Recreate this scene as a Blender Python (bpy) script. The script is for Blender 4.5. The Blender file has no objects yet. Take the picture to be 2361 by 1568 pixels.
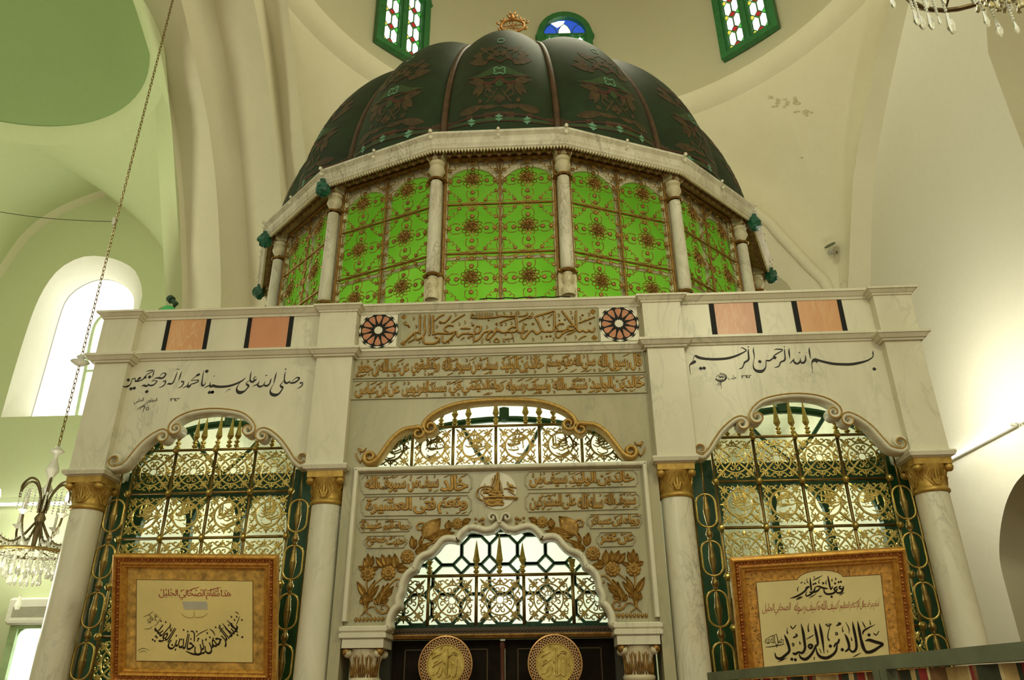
import bpy, math, random, unicodedata
from mathutils import Vector, Matrix
from mathutils.geometry import tessellate_polygon
random.seed(7)
PI = math.pi
SC = bpy.context.scene
COL = SC.collection

# ------------------------------------------------------------------ camera, world, lights, exposure
W, H, FPX = 2361.0, 1568.0, 1748.2
CAM = Vector((0.3835, -6.0, 1.65))
RX = Vector((0.99877678, 0.04860004, -0.00910889))
RU = Vector((0.0289886, -0.42628735, 0.9041232))
RF = Vector((-0.04005742, 0.90328131, 0.42717475))
cd = bpy.data.cameras.new('camera'); cam = bpy.data.objects.new('camera', cd); COL.objects.link(cam)
cd.sensor_width = 36.0; cd.lens = FPX / W * 36.0; cd.clip_end = 200
M = Matrix((RX, RU, -RF)).transposed().to_4x4(); M.translation = CAM
cam.matrix_world = M
SC.camera = cam

wd = bpy.data.worlds.new('world'); SC.world = wd; wd.use_nodes = True
wd.node_tree.nodes['Background'].inputs[0].default_value = (1.0, 0.96, 0.68, 1)
wd.node_tree.nodes['Background'].inputs[1].default_value = 0.58

def lamp(name, kind, loc, energy, color, size=0.3, rot=None, size_y=None, label=None):
    l = bpy.data.lights.new(name, kind); l.energy = energy; l.color = color
    if kind == 'AREA':
        l.size = size
        if size_y: l.shape = 'RECTANGLE'; l.size_y = size_y
    else: l.shadow_soft_size = size
    o = bpy.data.objects.new(name, l); COL.objects.link(o); o.location = loc
    if rot: o.rotation_euler = rot
    return o
WARM = (1.0, 0.95, 0.64)
lamp('chandelier_light', 'POINT', (3.2, -4.2, 6.4), 260, WARM, 0.6)
lamp('chandelier_light', 'POINT', (-4.9, 0.9, 2.6), 70, (1.0, 0.95, 0.70), 0.4)
lamp('hall_light', 'POINT', (-1.5, -8.0, 6.0), 330, WARM, 0.8)
lamp('dome_daylight', 'POINT', (1.4, 3.0, 14.2), 520, (1.0, 0.96, 0.68), 1.4)
lamp('aisle_daylight', 'POINT', (-9.6, 3.4, 9.0), 340, (1.0, 0.98, 0.72), 0.8)
for y_ in (5.6, 4.4): lamp('tube_fill', 'POINT', (6.0, y_, 5.6), 88, (1.0, 0.97, 0.80), 0.08)  # unseen fill lamps added off the right wall to brighten it beyond its tubes
lamp('tube_fill', 'POINT', (-10.4, 8.9, 4.7), 55, (1.0, 0.98, 0.82), 0.08)  # unseen fill added low before the aisle wall, brightening the air conditioner
lamp('tube_fill', 'POINT', (-9.0, 8.9, 4.7), 40, (1.0, 0.98, 0.82), 0.08)  # second added fill along the same wall
lamp('tomb_light', 'POINT', (0.0, 3.2, 3.2), 95, (0.94, 1.0, 0.84), 0.25)
lamp('tomb_light', 'POINT', (0.05, 1.2, 2.40), 9, (1.0, 1.0, 0.90), 0.06)
lamp('tomb_light', 'POINT', (0.0, 1.5, 4.2), 36, (1.0, 1.0, 0.88), 0.15)
lamp('tomb_light', 'POINT', (-2.5, 2.6, 3.6), 46, (0.90, 1.0, 0.78), 0.25)
lamp('tomb_light', 'POINT', (2.5, 2.6, 3.6), 46, (0.90, 1.0, 0.78), 0.25)
lamp('lantern_light', 'POINT', (0.0, 3.2, 5.5), 150, (0.95, 1.0, 0.72), 0.4)

vs = SC.view_settings
vs.view_transform = 'Standard'; vs.look = 'None'; vs.exposure = 0.0; vs.gamma = 1.0; vs.use_curve_mapping = False
try:
    SC.cycles.use_denoising = True
    SC.cycles.max_bounces = 8; SC.cycles.diffuse_bounces = 4; SC.cycles.glossy_bounces = 3
    SC.cycles.sample_clamp_indirect = 6.0
except Exception: pass

# ------------------------------------------------------------------ helpers
def ray(px, py): return RF * FPX + RX * (px - W / 2) - RU * (py - H / 2)
LOC = None                       # (origin, u, v, back) of a tilted board; local coordinates while set
LOCAL = False                    # parts are written in their thing's own coordinates while set
def at(px, py, y=0.0):
    d = ray(px, py)
    if LOC:
        O, U, V, B = LOC; t = (O + B * y - CAM).dot(B) / d.dot(B); p = CAM + d * t - O
        return Vector((p.dot(U), y, p.dot(V)))
    return CAM + d * ((y - CAM.y) / d.y)
def depth(q):
    if LOC: q = LOC[0] + LOC[1] * q.x + LOC[2] * q.z + LOC[3] * q.y
    return (q - CAM).dot(RF) / FPX
def atx(px, py, x):
    d = ray(px, py); return CAM + d * ((x - CAM.x) / d.x)
def ats(pts, y, o=(0, 0), s=1.0): return [at(o[0] + p[0] / s, o[1] + p[1] / s, y) for p in pts]

def cr(pts, n=4, closed=False):
    """Catmull-Rom through tuples of any length."""
    P = [tuple(p) for p in pts]
    if len(P) < 3: 
        if len(P) == 2:
            return [tuple(a + (b - a) * i / n for a, b in zip(P[0], P[1])) for i in range(n + 1)]
        return P
    out = []; m = len(P)
    for i in range(m if closed else m - 1):
        if closed: p0, p1, p2, p3 = P[i - 1], P[i], P[(i + 1) % m], P[(i + 2) % m]
        else: p0, p1, p2, p3 = P[max(i - 1, 0)], P[i], P[i + 1], P[min(i + 2, m - 1)]
        for k in range(n):
            t = k / n; t2 = t * t; t3 = t2 * t
            out.append(tuple(.5 * (2 * b + (c - a) * t + (2 * a - 5 * b + 4 * c - d) * t2 + (3 * b - a - 3 * c + d) * t3) for a, b, c, d in zip(p0, p1, p2, p3)))
    if not closed: out.append(P[-1])
    return out

class MB:
    def __init__(s): s.v = []; s.f = []; s.m = []; s.cur = 0; s.k = 0
    def add(s, vs, fs):
        o = len(s.v); s.v += [tuple(v) for v in vs]
        for f in fs: s.f.append([o + i for i in f]); s.m.append(s.cur)
    def box(s, x0, x1, y0, y1, z0, z1):
        s.add([(x0, y0, z0), (x1, y0, z0), (x1, y1, z0), (x0, y1, z0), (x0, y0, z1), (x1, y0, z1), (x1, y1, z1), (x0, y1, z1)],
              [(0, 1, 5, 4), (1, 2, 6, 5), (2, 3, 7, 6), (3, 0, 4, 7), (4, 5, 6, 7), (3, 2, 1, 0)])
    def frustum(s, x0, x1, y0, z0, X0, X1, Y0, z1, yb):
        """block whose section grows from (x0,x1,y0) at z0 to (X0,X1,Y0) at z1; back at yb"""
        s.add([(x0, y0, z0), (x1, y0, z0), (x1, yb, z0), (x0, yb, z0), (X0, Y0, z1), (X1, Y0, z1), (X1, yb, z1), (X0, yb, z1)],
              [(0, 1, 5, 4), (1, 2, 6, 5), (2, 3, 7, 6), (3, 0, 4, 7), (4, 5, 6, 7), (3, 2, 1, 0)])
    def poly(s, pts, y0, y1, back=False):
        """polygon in the xz plane (list of x,z or Vectors) from front y0 to back y1"""
        P = [(p[0], p[-1]) for p in pts]; n = len(P)
        tri = tessellate_polygon([[Vector((x, z, 0)) for x, z in P]])
        A = [(x, y0, z) for x, z in P]; B = [(x, y1, z) for x, z in P]
        fs = [tuple(t) for t in tri]
        if y1 != y0: fs += [(i, (i + 1) % n, n + (i + 1) % n, n + i) for i in range(n)]
        if back: fs += [tuple(n + k for k in t) for t in tri]
        s.add(A + (B if y1 != y0 else []), fs)
    def tube(s, pts, r, n=6, closed=False, caps=True):
        P = [Vector(p[:3]) for p in pts]; m = len(P)
        rs = r if isinstance(r, (list, tuple)) else [r] * m
        up = None; rings = []
        for i in range(m):
            a = P[i - 1] if (i > 0 or closed) else P[i]; b = P[(i + 1) % m] if (i < m - 1 or closed) else P[i]
            t = (b - a); t = t.normalized() if t.length > 1e-9 else Vector((0, 0, 1))
            if up is None:
                up = Vector((0, 0, 1)) if abs(t.z) < .9 else Vector((0, 1, 0))
            u = up - t * up.dot(t)
            if u.length < 1e-6: u = Vector((1, 0, 0)) - t * t.x
            u.normalize(); w = t.cross(u); up = u
            rings.append([P[i] + (u * math.cos(2 * PI * k / n) + w * math.sin(2 * PI * k / n)) * rs[i] for k in range(n)])
        vs = [p for g in rings for p in g]; fs = []
        for i in range(m if closed else m - 1):
            j = (i + 1) % m
            for k in range(n): fs.append((i * n + k, i * n + (k + 1) % n, j * n + (k + 1) % n, j * n + k))
        if caps and not closed: fs += [tuple(range(n - 1, -1, -1)), tuple((m - 1) * n + k for k in range(n))]
        s.add(vs, fs)
    def lathe(s, prof, c=(0, 0, 0), n=16, axis='z', a0=0.0, a1=2 * PI):
        """prof: (r, h) pairs"""
        full = abs(a1 - a0 - 2 * PI) < 1e-6; k = n if full else n + 1; vs = []; fs = []
        for r, h in prof:
            for i in range(k):
                a = a0 + (a1 - a0) * i / n; ca, sa = r * math.cos(a), r * math.sin(a)
                if axis == 'z': p = (c[0] + ca, c[1] + sa, c[2] + h)
                elif axis == 'y': p = (c[0] + ca, c[1] + h, c[2] + sa)
                else: p = (c[0] + h, c[1] + ca, c[2] + sa)
                vs.append(p)
        for j in range(len(prof) - 1):
            for i in range(n if full else n):
                i2 = (i + 1) % k
                fs.append((j * k + i, j * k + i2, (j + 1) * k + i2, (j + 1) * k + i))
        s.add(vs, fs)
    def sphere(s, c, r, n=8, sy=1.0, sz=1.0):
        prof = [(r * math.cos(t), r * sz * math.sin(t)) for t in [-PI / 2 + PI * i / (n - 1) for i in range(n)]]
        o = len(s.v); s.lathe(prof, c, n)
        if sy != 1.0:
            for i in range(o, len(s.v)):
                x, y, z = s.v[i]; s.v[i] = (x, c[1] + (y - c[1]) * sy, z)
    def loft(s, lines, closed=False, flip=False):
        n = len(lines[0]); vs = [p for l in lines for p in l]; fs = []
        for j in range(len(lines) - 1):
            for i in range(n if closed else n - 1):
                i2 = (i + 1) % n
                f = (j * n + i, j * n + i2, (j + 1) * n + i2, (j + 1) * n + i)
                fs.append(f[::-1] if flip else f)
        s.add(vs, fs)
    def stroke(s, P, y, relief=0.0, flat=None):
        """P: (x,z,w) points in the xz plane; flat ink when relief == 0, raised roof-shaped bar otherwise"""
        n = len(P); vs = []; fs = []; s.k += 1
        if relief: relief *= 1 + .045 * (s.k % 9)          # crossing bars never share one plane
        else: y = y - .00012 * (s.k % 5)
        for i in range(n):
            a = P[max(i - 1, 0)]; b = P[min(i + 1, n - 1)]
            tx, tz = b[0] - a[0], b[1] - a[1]; L = math.hypot(tx, tz) or 1e-9
            nx, nz = -tz / L, tx / L; x, z, w = P[i]; h = w / 2
            if relief == 0: vs += [(x + nx * h, y, z + nz * h), (x - nx * h, y, z - nz * h)]
            else:
                g = h * (.55 if flat is None else flat); r = relief * min(1, w / 0.012)
                vs += [(x + nx * h, y, z + nz * h), (x + nx * g, y - r, z + nz * g), (x - nx * g, y - r, z - nz * g), (x - nx * h, y, z - nz * h)]
        k = 2 if relief == 0 else 4
        for i in range(n - 1):
            for j in range(k - 1): fs.append((i * k + j, i * k + j + 1, (i + 1) * k + j + 1, (i + 1) * k + j))
        if k == 4: fs += [(0, 1, 2, 3), tuple((n - 1) * 4 + j for j in (3, 2, 1, 0))]
        s.add(vs, fs)
    def build(s, name, mats, parent=None, smooth=False, sharp=None):
        me = bpy.data.meshes.new(name); me.from_pydata(s.v, [], s.f)
        for mm in (mats if isinstance(mats, (list, tuple)) else [mats]): me.materials.append(mm)
        if any(s.m): me.polygons.foreach_set('material_index', s.m)
        if smooth:
            me.polygons.foreach_set('use_smooth', [True] * len(me.polygons))
            if sharp: 
                try: me.set_sharp_from_angle(angle=math.radians(sharp))
                except Exception: pass
        me.update()
        o = bpy.data.objects.new(name, me); COL.objects.link(o)
        if parent is not None:
            o.parent = parent
            o.matrix_parent_inverse = Matrix() if (LOCAL or LOC) else Matrix.Translation(-parent_loc(parent))
        return o

def parent_loc(p): return Vector((0, 0, 0)) if p.parent else Vector(p.location)   # parts are drawn in world coordinates
def tag(o, label=None, cat=None, group=None, kind=None):
    if label: o['label'] = label
    if cat: o['category'] = cat
    if group: o['group'] = group
    if kind: o['kind'] = kind
    return o
def thing(name, label, cat, loc=(0, 0, 0), group=None):
    o = bpy.data.objects.new(name, None); COL.objects.link(o); o.location = loc; o.empty_display_size = .1
    return tag(o, label, cat, group)
def struct(o, kind='structure'): o['kind'] = kind; return o
def place(me_obj, name, parent, loc):
    """another copy of a part, sharing its mesh, set at a place relative to the thing"""
    c = me_obj.copy(); c.name = name; COL.objects.link(c); c.parent = parent
    c.matrix_parent_inverse = Matrix(); c.location = loc; return c

def spiral(c, p, turns, r1=.22, n=22):
    """points from p winding in round c in the plane (x,z); turns signed"""
    dx, dz = p[0] - c[0], p[1] - c[1]; r0 = math.hypot(dx, dz); a0 = math.atan2(dz, dx)
    return [(c[0] + (r0 * (1 - (1 - r1) * t)) * math.cos(a0 + 2 * PI * turns * t), c[1] + (r0 * (1 - (1 - r1) * t)) * math.sin(a0 + 2 * PI * turns * t)) for t in [i / n for i in range(1, n + 1)]]

def ink(mb, strokes, o, s, y, relief=0.0, wmul=1.0, n=4):
    """strokes: flat lists x,y,w,... in a traced drawing with origin o and scale s"""
    for st in strokes:
        pts = [(st[i], st[i + 1], st[i + 2]) for i in range(0, len(st), 3)]
        P = []
        for x, yy, w in cr(pts, n):
            q = at(o[0] + x / s, o[1] + yy / s, y); d = depth(q)
            P.append((q.x, q.z, max(w, 2.0) / s * d * wmul))
        mb.stroke(P, y, relief)
def dots(mb, ds, o, s, y, relief=0.0):
    for x, yy, r in ds:
        q = at(o[0] + x / s, o[1] + yy / s, y); R = r / s * depth(q)
        b = [(q.x + R * 1.05 * math.cos(a + .12), q.z + R * 1.05 * math.sin(a + .12)) for a in [k * PI / 4 for k in range(8)]]
        b = [(q.x + (p[0] - q.x) * (1 if k % 2 == 0 else .82), q.z + (p[1] - q.z) * (1 if k % 2 == 0 else .82)) for k, p in enumerate(b)]
        if relief == 0: mb.add([(p[0], y, p[1]) for p in b], [tuple(range(8))])
        else:
            mb.add([(p[0], y, p[1]) for p in b] + [(q.x, y - relief, q.z)], [(k, (k + 1) % 8, 8) for k in range(8)])

# Arabic writing: letters joined with the presentation forms of the built-in font
AF = {}
for u in range(0xFE80, 0xFEFD):
    d_ = unicodedata.decomposition(chr(u)).split()
    if d_: AF[(d_[0][1:-1], ''.join(chr(int(x, 16)) for x in d_[1:]))] = chr(u)
def shape(t):
    L = []; i = 0
    while i < len(t):
        if t[i] == '\u0644' and i + 1 < len(t) and t[i + 1] in '\u0627\u0623\u0625\u0622': L.append(t[i:i + 2]); i += 2
        else: L.append(t[i]); i += 1
    R = []
    for k, c in enumerate(L):
        jp = k > 0 and ('initial', L[k - 1]) in AF and ('final', c) in AF
        jn = k + 1 < len(L) and ('initial', c) in AF and ('final', L[k + 1]) in AF
        R.append(AF.get(('medial' if jp and jn else 'final' if jp else 'initial' if jn else 'isolated', c), c))
    return ''.join(reversed(R))
_GC = {}
def text_mesh(t, weight, depth, tight, space):
    k = (t, weight, depth, tight, space)
    if k not in _GC:
        c = bpy.data.curves.new('w', 'FONT'); c.body = t
        if depth: c.bevel_depth = max(weight, .01) * 1.1; c.bevel_resolution = 1; c.extrude = .004
        else: c.offset = weight
        c.space_character = tight; c.space_word = space; c.resolution_u = 3
        o = bpy.data.objects.new('w', c); COL.objects.link(o)
        bpy.context.view_layer.update()
        me = bpy.data.meshes.new_from_object(o.evaluated_get(bpy.context.evaluated_depsgraph_get()))
        _GC[k] = ([tuple(v.co) for v in me.vertices], [tuple(p.vertices) for p in me.polygons])
        bpy.data.objects.remove(o); bpy.data.curves.remove(c); bpy.data.meshes.remove(me)
    return _GC[k]
def glyphs(t, digits=False, weight=0.0, depth=0.0, tight=.86, space=.55):
    """mesh data of a line of writing, letter by letter, normalised to 0..1 in u and v"""
    t = t if digits else shape(t); V = []; Fs = []
    right = lambda x: max(v[0] for v in text_mesh(x, 0, 0, tight, space)[0])
    bar = right('|')
    for i, ch in enumerate(t):
        if ch == ' ': continue
        x0 = right(t[:i] + '|') - bar; gv, gf = text_mesh(ch, weight, depth, tight, space); n = len(V)
        V += [(v[0] + x0, v[1], v[2] * (1 + .08 * (i % 3)) if depth else .0002 * (i % 3)) for v in gv]; Fs += [tuple(n + q for q in f) for f in gf]
    x0 = min(v[0] for v in V); x1 = max(v[0] for v in V); z0 = min(v[1] for v in V); z1 = max(v[1] for v in V)
    return [((x - x0) / (x1 - x0), (z - z0) / (z1 - z0), d) for x, z, d in V], Fs
def writing(mb, t, quad, y, relief=0.0, digits=False, weight=.012, o=(0, 0), s=1.0):
    """quad: picture corners top-left, top-right, bottom-right, bottom-left of the line's box"""
    V, Fs = glyphs(t, digits, weight, relief); top = max(max(abs(v[2]) for v in V), 1e-6)
    q = [(o[0] + p[0] / s, o[1] + p[1] / s) for p in quad]; out = []
    for u, v, d in V:
        px = (q[3][0] * (1 - u) + q[2][0] * u) * (1 - v) + (q[0][0] * (1 - u) + q[1][0] * u) * v
        py = (q[3][1] * (1 - u) + q[2][1] * u) * (1 - v) + (q[0][1] * (1 - u) + q[1][1] * u) * v
        p = at(px, py, y); out.append((p.x, y - (relief * 1.3 * d / top if relief else d), p.z))
    mb.add(out, Fs)

# ------------------------------------------------------------------ materials
def nt(name):
    m = bpy.data.materials.new(name); m.use_nodes = True
    t = m.node_tree; return m, t.nodes, t.links, t.nodes['Principled BSDF']
def noise(N, Lk, scale, detail=4, rough=.6, dist=0.0, vec=None, stretch=None):
    g = N.new('ShaderNodeNewGeometry'); n = N.new('ShaderNodeTexNoise')
    n.inputs['Scale'].default_value = scale; n.inputs['Detail'].default_value = detail; n.inputs['Roughness'].default_value = rough; n.inputs['Distortion'].default_value = dist
    src = g.outputs['Position']
    if stretch:
        mp = N.new('ShaderNodeMapping'); mp.inputs['Scale'].default_value = stretch
        Lk.new(src, mp.inputs['Vector']); src = mp.outputs[0]
    Lk.new(src, n.inputs['Vector']); return n.outputs['Fac']
def ramp(N, Lk, fac, stops):
    r = N.new('ShaderNodeValToRGB'); e = r.color_ramp.elements
    while len(e) < len(stops): e.new(.5)
    for k, (p, c) in enumerate(stops): e[k].position = p; e[k].color = (c[0], c[1], c[2], 1)
    Lk.new(fac, r.inputs[0]); return r.outputs[0]
def mixc(N, Lk, fac, a, b, mode='MIX'):
    m = N.new('ShaderNodeMix'); m.data_type = 'RGBA'; m.blend_type = mode
    if isinstance(fac, float): m.inputs[0].default_value = fac
    else: Lk.new(fac, m.inputs[0])
    for i, c in ((6, a), (7, b)):
        if isinstance(c, tuple): m.inputs[i].default_value = (c[0], c[1], c[2], 1)
        else: Lk.new(c, m.inputs[i])
    return m.outputs[2]
def bump(N, Lk, B, h, strength=.3, dist=.02):
    b = N.new('ShaderNodeBump'); b.inputs['Strength'].default_value = strength; b.inputs['Distance'].default_value = dist
    Lk.new(h, b.inputs['Height']); Lk.new(b.outputs[0], B.inputs['Normal'])
def plain(name, c, rough=.6, metal=0.0, var=.12, scale=6.0, bmp=0.0, bscale=40.0, spec=.5):
    m, N, L, B = nt(name)
    f = noise(N, L, scale, 5); d = tuple(x * (1 - var) for x in c); e = tuple(min(1, x * (1 + var)) for x in c)
    L.new(ramp(N, L, f, [(.3, d), (.7, e)]), B.inputs['Base Color'])
    B.inputs['Roughness'].default_value = rough; B.inputs['Metallic'].default_value = metal; B.inputs['Specular IOR Level'].default_value = spec
    if bmp: bump(N, L, B, noise(N, L, bscale, 4), bmp, .01)
    return m
def emit(name, c, s):
    m, N, L, B = nt(name); B.inputs['Base Color'].default_value = (c[0] * .6, c[1] * .6, c[2] * .6, 1)
    B.inputs['Emission Color'].default_value = (*c, 1); B.inputs['Emission Strength'].default_value = s; return m
def marble(name, base, vein, cloud, stain=None, scale=1.0, rough=.32, seed=0.0):
    m, N, L, B = nt(name)
    g = N.new('ShaderNodeNewGeometry'); mp = N.new('ShaderNodeMapping'); mp.inputs['Location'].default_value = (seed, seed * 1.7, seed * .6)
    mp.inputs['Rotation'].default_value = (.4, .6, .5); mp.inputs['Scale'].default_value = (scale * 1.5, scale, scale * .55)
    L.new(g.outputs['Position'], mp.inputs[0])
    def nz(sc, det, dist):
        n = N.new('ShaderNodeTexNoise'); n.inputs['Scale'].default_value = sc; n.inputs['Detail'].default_value = det; n.inputs['Distortion'].default_value = dist; n.inputs['Roughness'].default_value = .62
        L.new(mp.outputs[0], n.inputs['Vector']); return n.outputs['Fac']
    c1 = ramp(N, L, nz(1.6, 6, .6), [(.33, cloud), (.62, base)])
    v = nz(2.2, 7, 1.6)
    sub = N.new('ShaderNodeMath'); sub.operation = 'SUBTRACT'; sub.inputs[1].default_value = .5; L.new(v, sub.inputs[0])
    ab = N.new('ShaderNodeMath'); ab.operation = 'ABSOLUTE'; L.new(sub.outputs[0], ab.inputs[0])
    vf = ramp(N, L, ab.outputs[0], [(0.0, (1, 1, 1)), (.035, (0, 0, 0))])
    k = N.new('ShaderNodeMath'); k.operation = 'MULTIPLY'; L.new(vf, k.inputs[0]); L.new(ramp(N, L, nz(.9, 3, .3), [(.42, (0, 0, 0)), (.66, (.75, .75, .75))]), k.inputs[1])
    c2 = mixc(N, L, k.outputs[0], c1, vein)
    if stain:
        c2 = mixc(N, L, ramp(N, L, nz(1.1, 5, 1.0), [(.58, (0, 0, 0)), (.72, (.55, .55, .55))]), c2, stain)
    L.new(c2, B.inputs['Base Color']); B.inputs['Roughness'].default_value = rough
    return m
def plaster(name, c, dirt, amount=.35, scale=.5, bmp=.12):
    m, N, L, B = nt(name)
    f = ramp(N, L, noise(N, L, scale, 6, .65), [(.40, (0, 0, 0)), (.75, (amount, amount, amount))])
    fine = ramp(N, L, noise(N, L, 9.0, 5, .7), [(.3, tuple(x * .96 for x in c)), (.7, c)])
    L.new(mixc(N, L, f, fine, dirt), B.inputs['Base Color']); B.inputs['Roughness'].default_value = .85; B.inputs['Specular IOR Level'].default_value = .2
    bump(N, L, B, noise(N, L, 3.0, 6, .6), bmp, .05); return m
def gilt(name, hi, lo, rough=.42, metal=.75, scale=30.0):
    m, N, L, B = nt(name)
    L.new(ramp(N, L, noise(N, L, scale, 5, .7), [(.32, lo), (.66, hi)]), B.inputs['Base Color'])
    B.inputs['Roughness'].default_value = rough; B.inputs['Metallic'].default_value = metal
    bump(N, L, B, noise(N, L, scale * 2.5, 3), .12, .004); return m

MT = {}
MT['marble'] = marble('white_marble', (.74, .71, .54), (.42, .42, .33), (.65, .62, .46))
MT['marble_grey_dim'] = marble('dimmed_grey_marble', (.45, .41, .25), (.27, .27, .19), (.36, .34, .20), scale=1.3, seed=3.1)  # grey marble, darkened further for the weaker light at the shrine's centre
MT['marble_col'] = marble('column_marble', (.76, .73, .57), (.30, .30, .24), (.64, .62, .47), stain=(.55, .42, .20), scale=1.5, seed=7.7)
MT['cream'] = marble('drum_cream', (.72, .66, .46), (.34, .26, .12), (.60, .53, .34), stain=(.42, .27, .08), scale=1.8, rough=.5, seed=5)
MT['pink'] = marble('pink_stone', (.62, .27, .13), (.72, .50, .26), (.50, .20, .10), scale=1.2, seed=2.2)
MT['pink2'] = marble('orange_stone', (.72, .38, .17), (.80, .62, .36), (.62, .30, .13), scale=1.2, seed=9.1)
MT['black_stone'] = plain('black_stone', (.012, .012, .010), .6, spec=.2)
MT['white_inlay'] = plain('white_inlay', (.78, .74, .58), .35)
MT['pink_inlay'] = plain('pink_inlay', (.50, .20, .09), .4, var=.25, scale=14)
MT['ink'] = plain('black_ink', (.010, .007, .004), .6)
MT['red_ink'] = plain('red_ink', (.33, .025, .02), .6)
MT['gold_letter'] = gilt('gilded_relief', (.40, .235, .05), (.21, .11, .02), .45, .5)
MT['gold_line'] = gilt('gilt_line', (.50, .32, .08), (.34, .19, .04), .5, .3)
MT['gold_mould'] = gilt('gilded_moulding', (.55, .36, .10), (.36, .21, .045), .45, .45)
MT['gold_cap'] = gilt('gilded_capital', (.55, .36, .08), (.32, .18, .03), .42, .5, 12)
MT['brass'] = gilt('brass', (.62, .47, .14), (.36, .25, .06), .30, .9, 14)
MT['brass_dark'] = gilt('aged_shaded_brass', (.34, .24, .07), (.16, .10, .03), .36, .85, 10)  # aged brass; also puts shade into the backlit centre and doorway panels
MT['bronze'] = gilt('bronze_wire', (.40, .23, .06), (.20, .10, .025), .45, .7, 20)
MT['green_paint'] = plain('green_paint', (.012, .085, .030), .38, var=.3)
MT['green_window'] = plain('window_green', (.03, .17, .05), .5, var=.2)
MT['green_glass'] = None
MT['plaster'] = plaster('cream_plaster', (.78, .74, .56), (.60, .55, .36))
MT['plaster_white'] = plaster('white_plaster', (.82, .80, .68), (.74, .71, .56), .3)
MT['plaster_green'] = plaster('green_plaster', (.60, .66, .40), (.54, .58, .33), .4)
MT['plaster_dgreen'] = plaster('dome_green_plaster', (.40, .52, .26), (.36, .46, .22), .4)
MT['plaster_drum'] = plaster('drum_plaster', (.58, .55, .39), (.52, .48, .32), .4)
MT['day'] = emit('daylight_pane', (1.0, 1.0, .93), 2.2)
MT['tube'] = emit('lit_tube', (1.0, 1.0, .92), 6.0)
MT['glow'] = emit('lit_bulb', (1.0, .96, .80), 6.0)
# ------------------------------------------------------------------ the prayer hall: floor, walls, arches, domes
RC = Vector((1.416, 3.108)); RZ = 15.15                  # big dome: centre and ring height
def resamp(P, n):
    P = [Vector(p) for p in P]; L = [0]
    for a, b in zip(P, P[1:]): L.append(L[-1] + (b - a).length)
    out = []; k = 0
    for i in range(n):
        t = L[-1] * i / (n - 1)
        while k < len(P) - 2 and L[k + 1] < t: k += 1
        u = (t - L[k]) / max(L[k + 1] - L[k], 1e-9); out.append(P[k].lerp(P[k + 1], min(max(u, 0), 1)))
    return out
def smooth3(P, n=5): return [Vector(p) for p in cr([tuple(p) for p in P], n)]

m = MB(); m.box(-16, 12, -12, 14, -.1, 0); struct(m.build('floor', plain('hall_carpet', (.22, .10, .07), .9, var=.3)))

# arched opening on the left between the domed hall and the aisle: stepped orders
def edge_x(px, x, top=260, down=True):
    P = [atx(a, b, x) for a, b in px]
    d = P[0] - P[1]; P = [P[0] + d * 2.2 + Vector((0, -.25, -.5)), P[0] + d * 1.1 + Vector((0, -.06, -.12))] + P
    if down: P += [Vector((x, P[-1].y + .12, P[-1].z - 2.0)), Vector((x, P[-1].y + .14, 0))]
    return resamp(smooth3(P), 48)
E1 = edge_x([(662, 0), (678, 130), (692, 260), (705, 365), (712, 480)], -4.4)
R2 = edge_x([(608, 0), (632, 130), (648, 260), (657, 365), (663, 430), (668, 560), (671, 720)], -4.9)
L2 = edge_x([(585, 0), (606, 110), (626, 250), (640, 350), (647, 440), (652, 560), (655, 720)], -4.95)
B2 = edge_x([(494, 0), (512, 100), (533, 200), (548, 300), (558, 400), (566, 500), (572, 600), (576, 720)], -5.8)
B3 = edge_x([(418, 0), (432, 60), (452, 150), (478, 270), (492, 370), (500, 450), (506, 560), (508, 720)], -6.15)
S2R = edge_x([(318, 0), (345, 80), (375, 170), (402, 257), (415, 350), (424, 459), (430, 560), (432, 720)], -6.85)
S2L = edge_x([(306, 0), (332, 80), (358, 165), (388, 257), (402, 350), (412, 459), (416, 560), (418, 720)], -6.9)
m = MB()
def mid(A, B, d): return [(a + b) / 2 + Vector(d) for a, b in zip(A, B)]
for A, B in ((E1, R2), (R2, L2), (L2, B2)): m.loft([A, B])
struct(m.build('wall_left', MT['plaster'], smooth=True, sharp=35))
m = MB(); m.loft([B2, mid(B2, B3, (0, .12, .08)), B3]); m.loft([B3, S2R]); m.loft([S2R, S2L])
struct(m.build('trim_1', MT['plaster'], smooth=True, sharp=35))

# ring of the great dome, its drum wall and its cap
def circ(c, r, z, a0, a1, n): return [Vector((c[0] + r * math.sin(a0 + (a1 - a0) * i / n), c[1] + r * math.cos(a0 + (a1 - a0) * i / n), z)) for i in range(n + 1)]
m = MB()
m.loft([circ(RC, r, z, -PI, PI, 96) for r, z in ((6.22, RZ + .06), (6.10, RZ), (6.12, RZ - .10), (6.20, RZ - .24), (6.30, RZ - .34), (6.44, RZ - .42))])
struct(m.build('trim_2', MT['plaster'], smooth=True, sharp=40))
m = MB(); m.loft([circ(RC, 6.22, z, -PI, PI, 96) for z in (RZ, RZ + 2, RZ + 4)] + [circ(RC, 6.22 * math.cos(t), RZ + 4 + 5.4 * math.sin(t), -PI, PI, 96) for t in (.25, .5, .75, 1.0, 1.25, 1.5)], flip=True)
struct(m.build('ceiling', MT['plaster_drum'], smooth=True))

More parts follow.
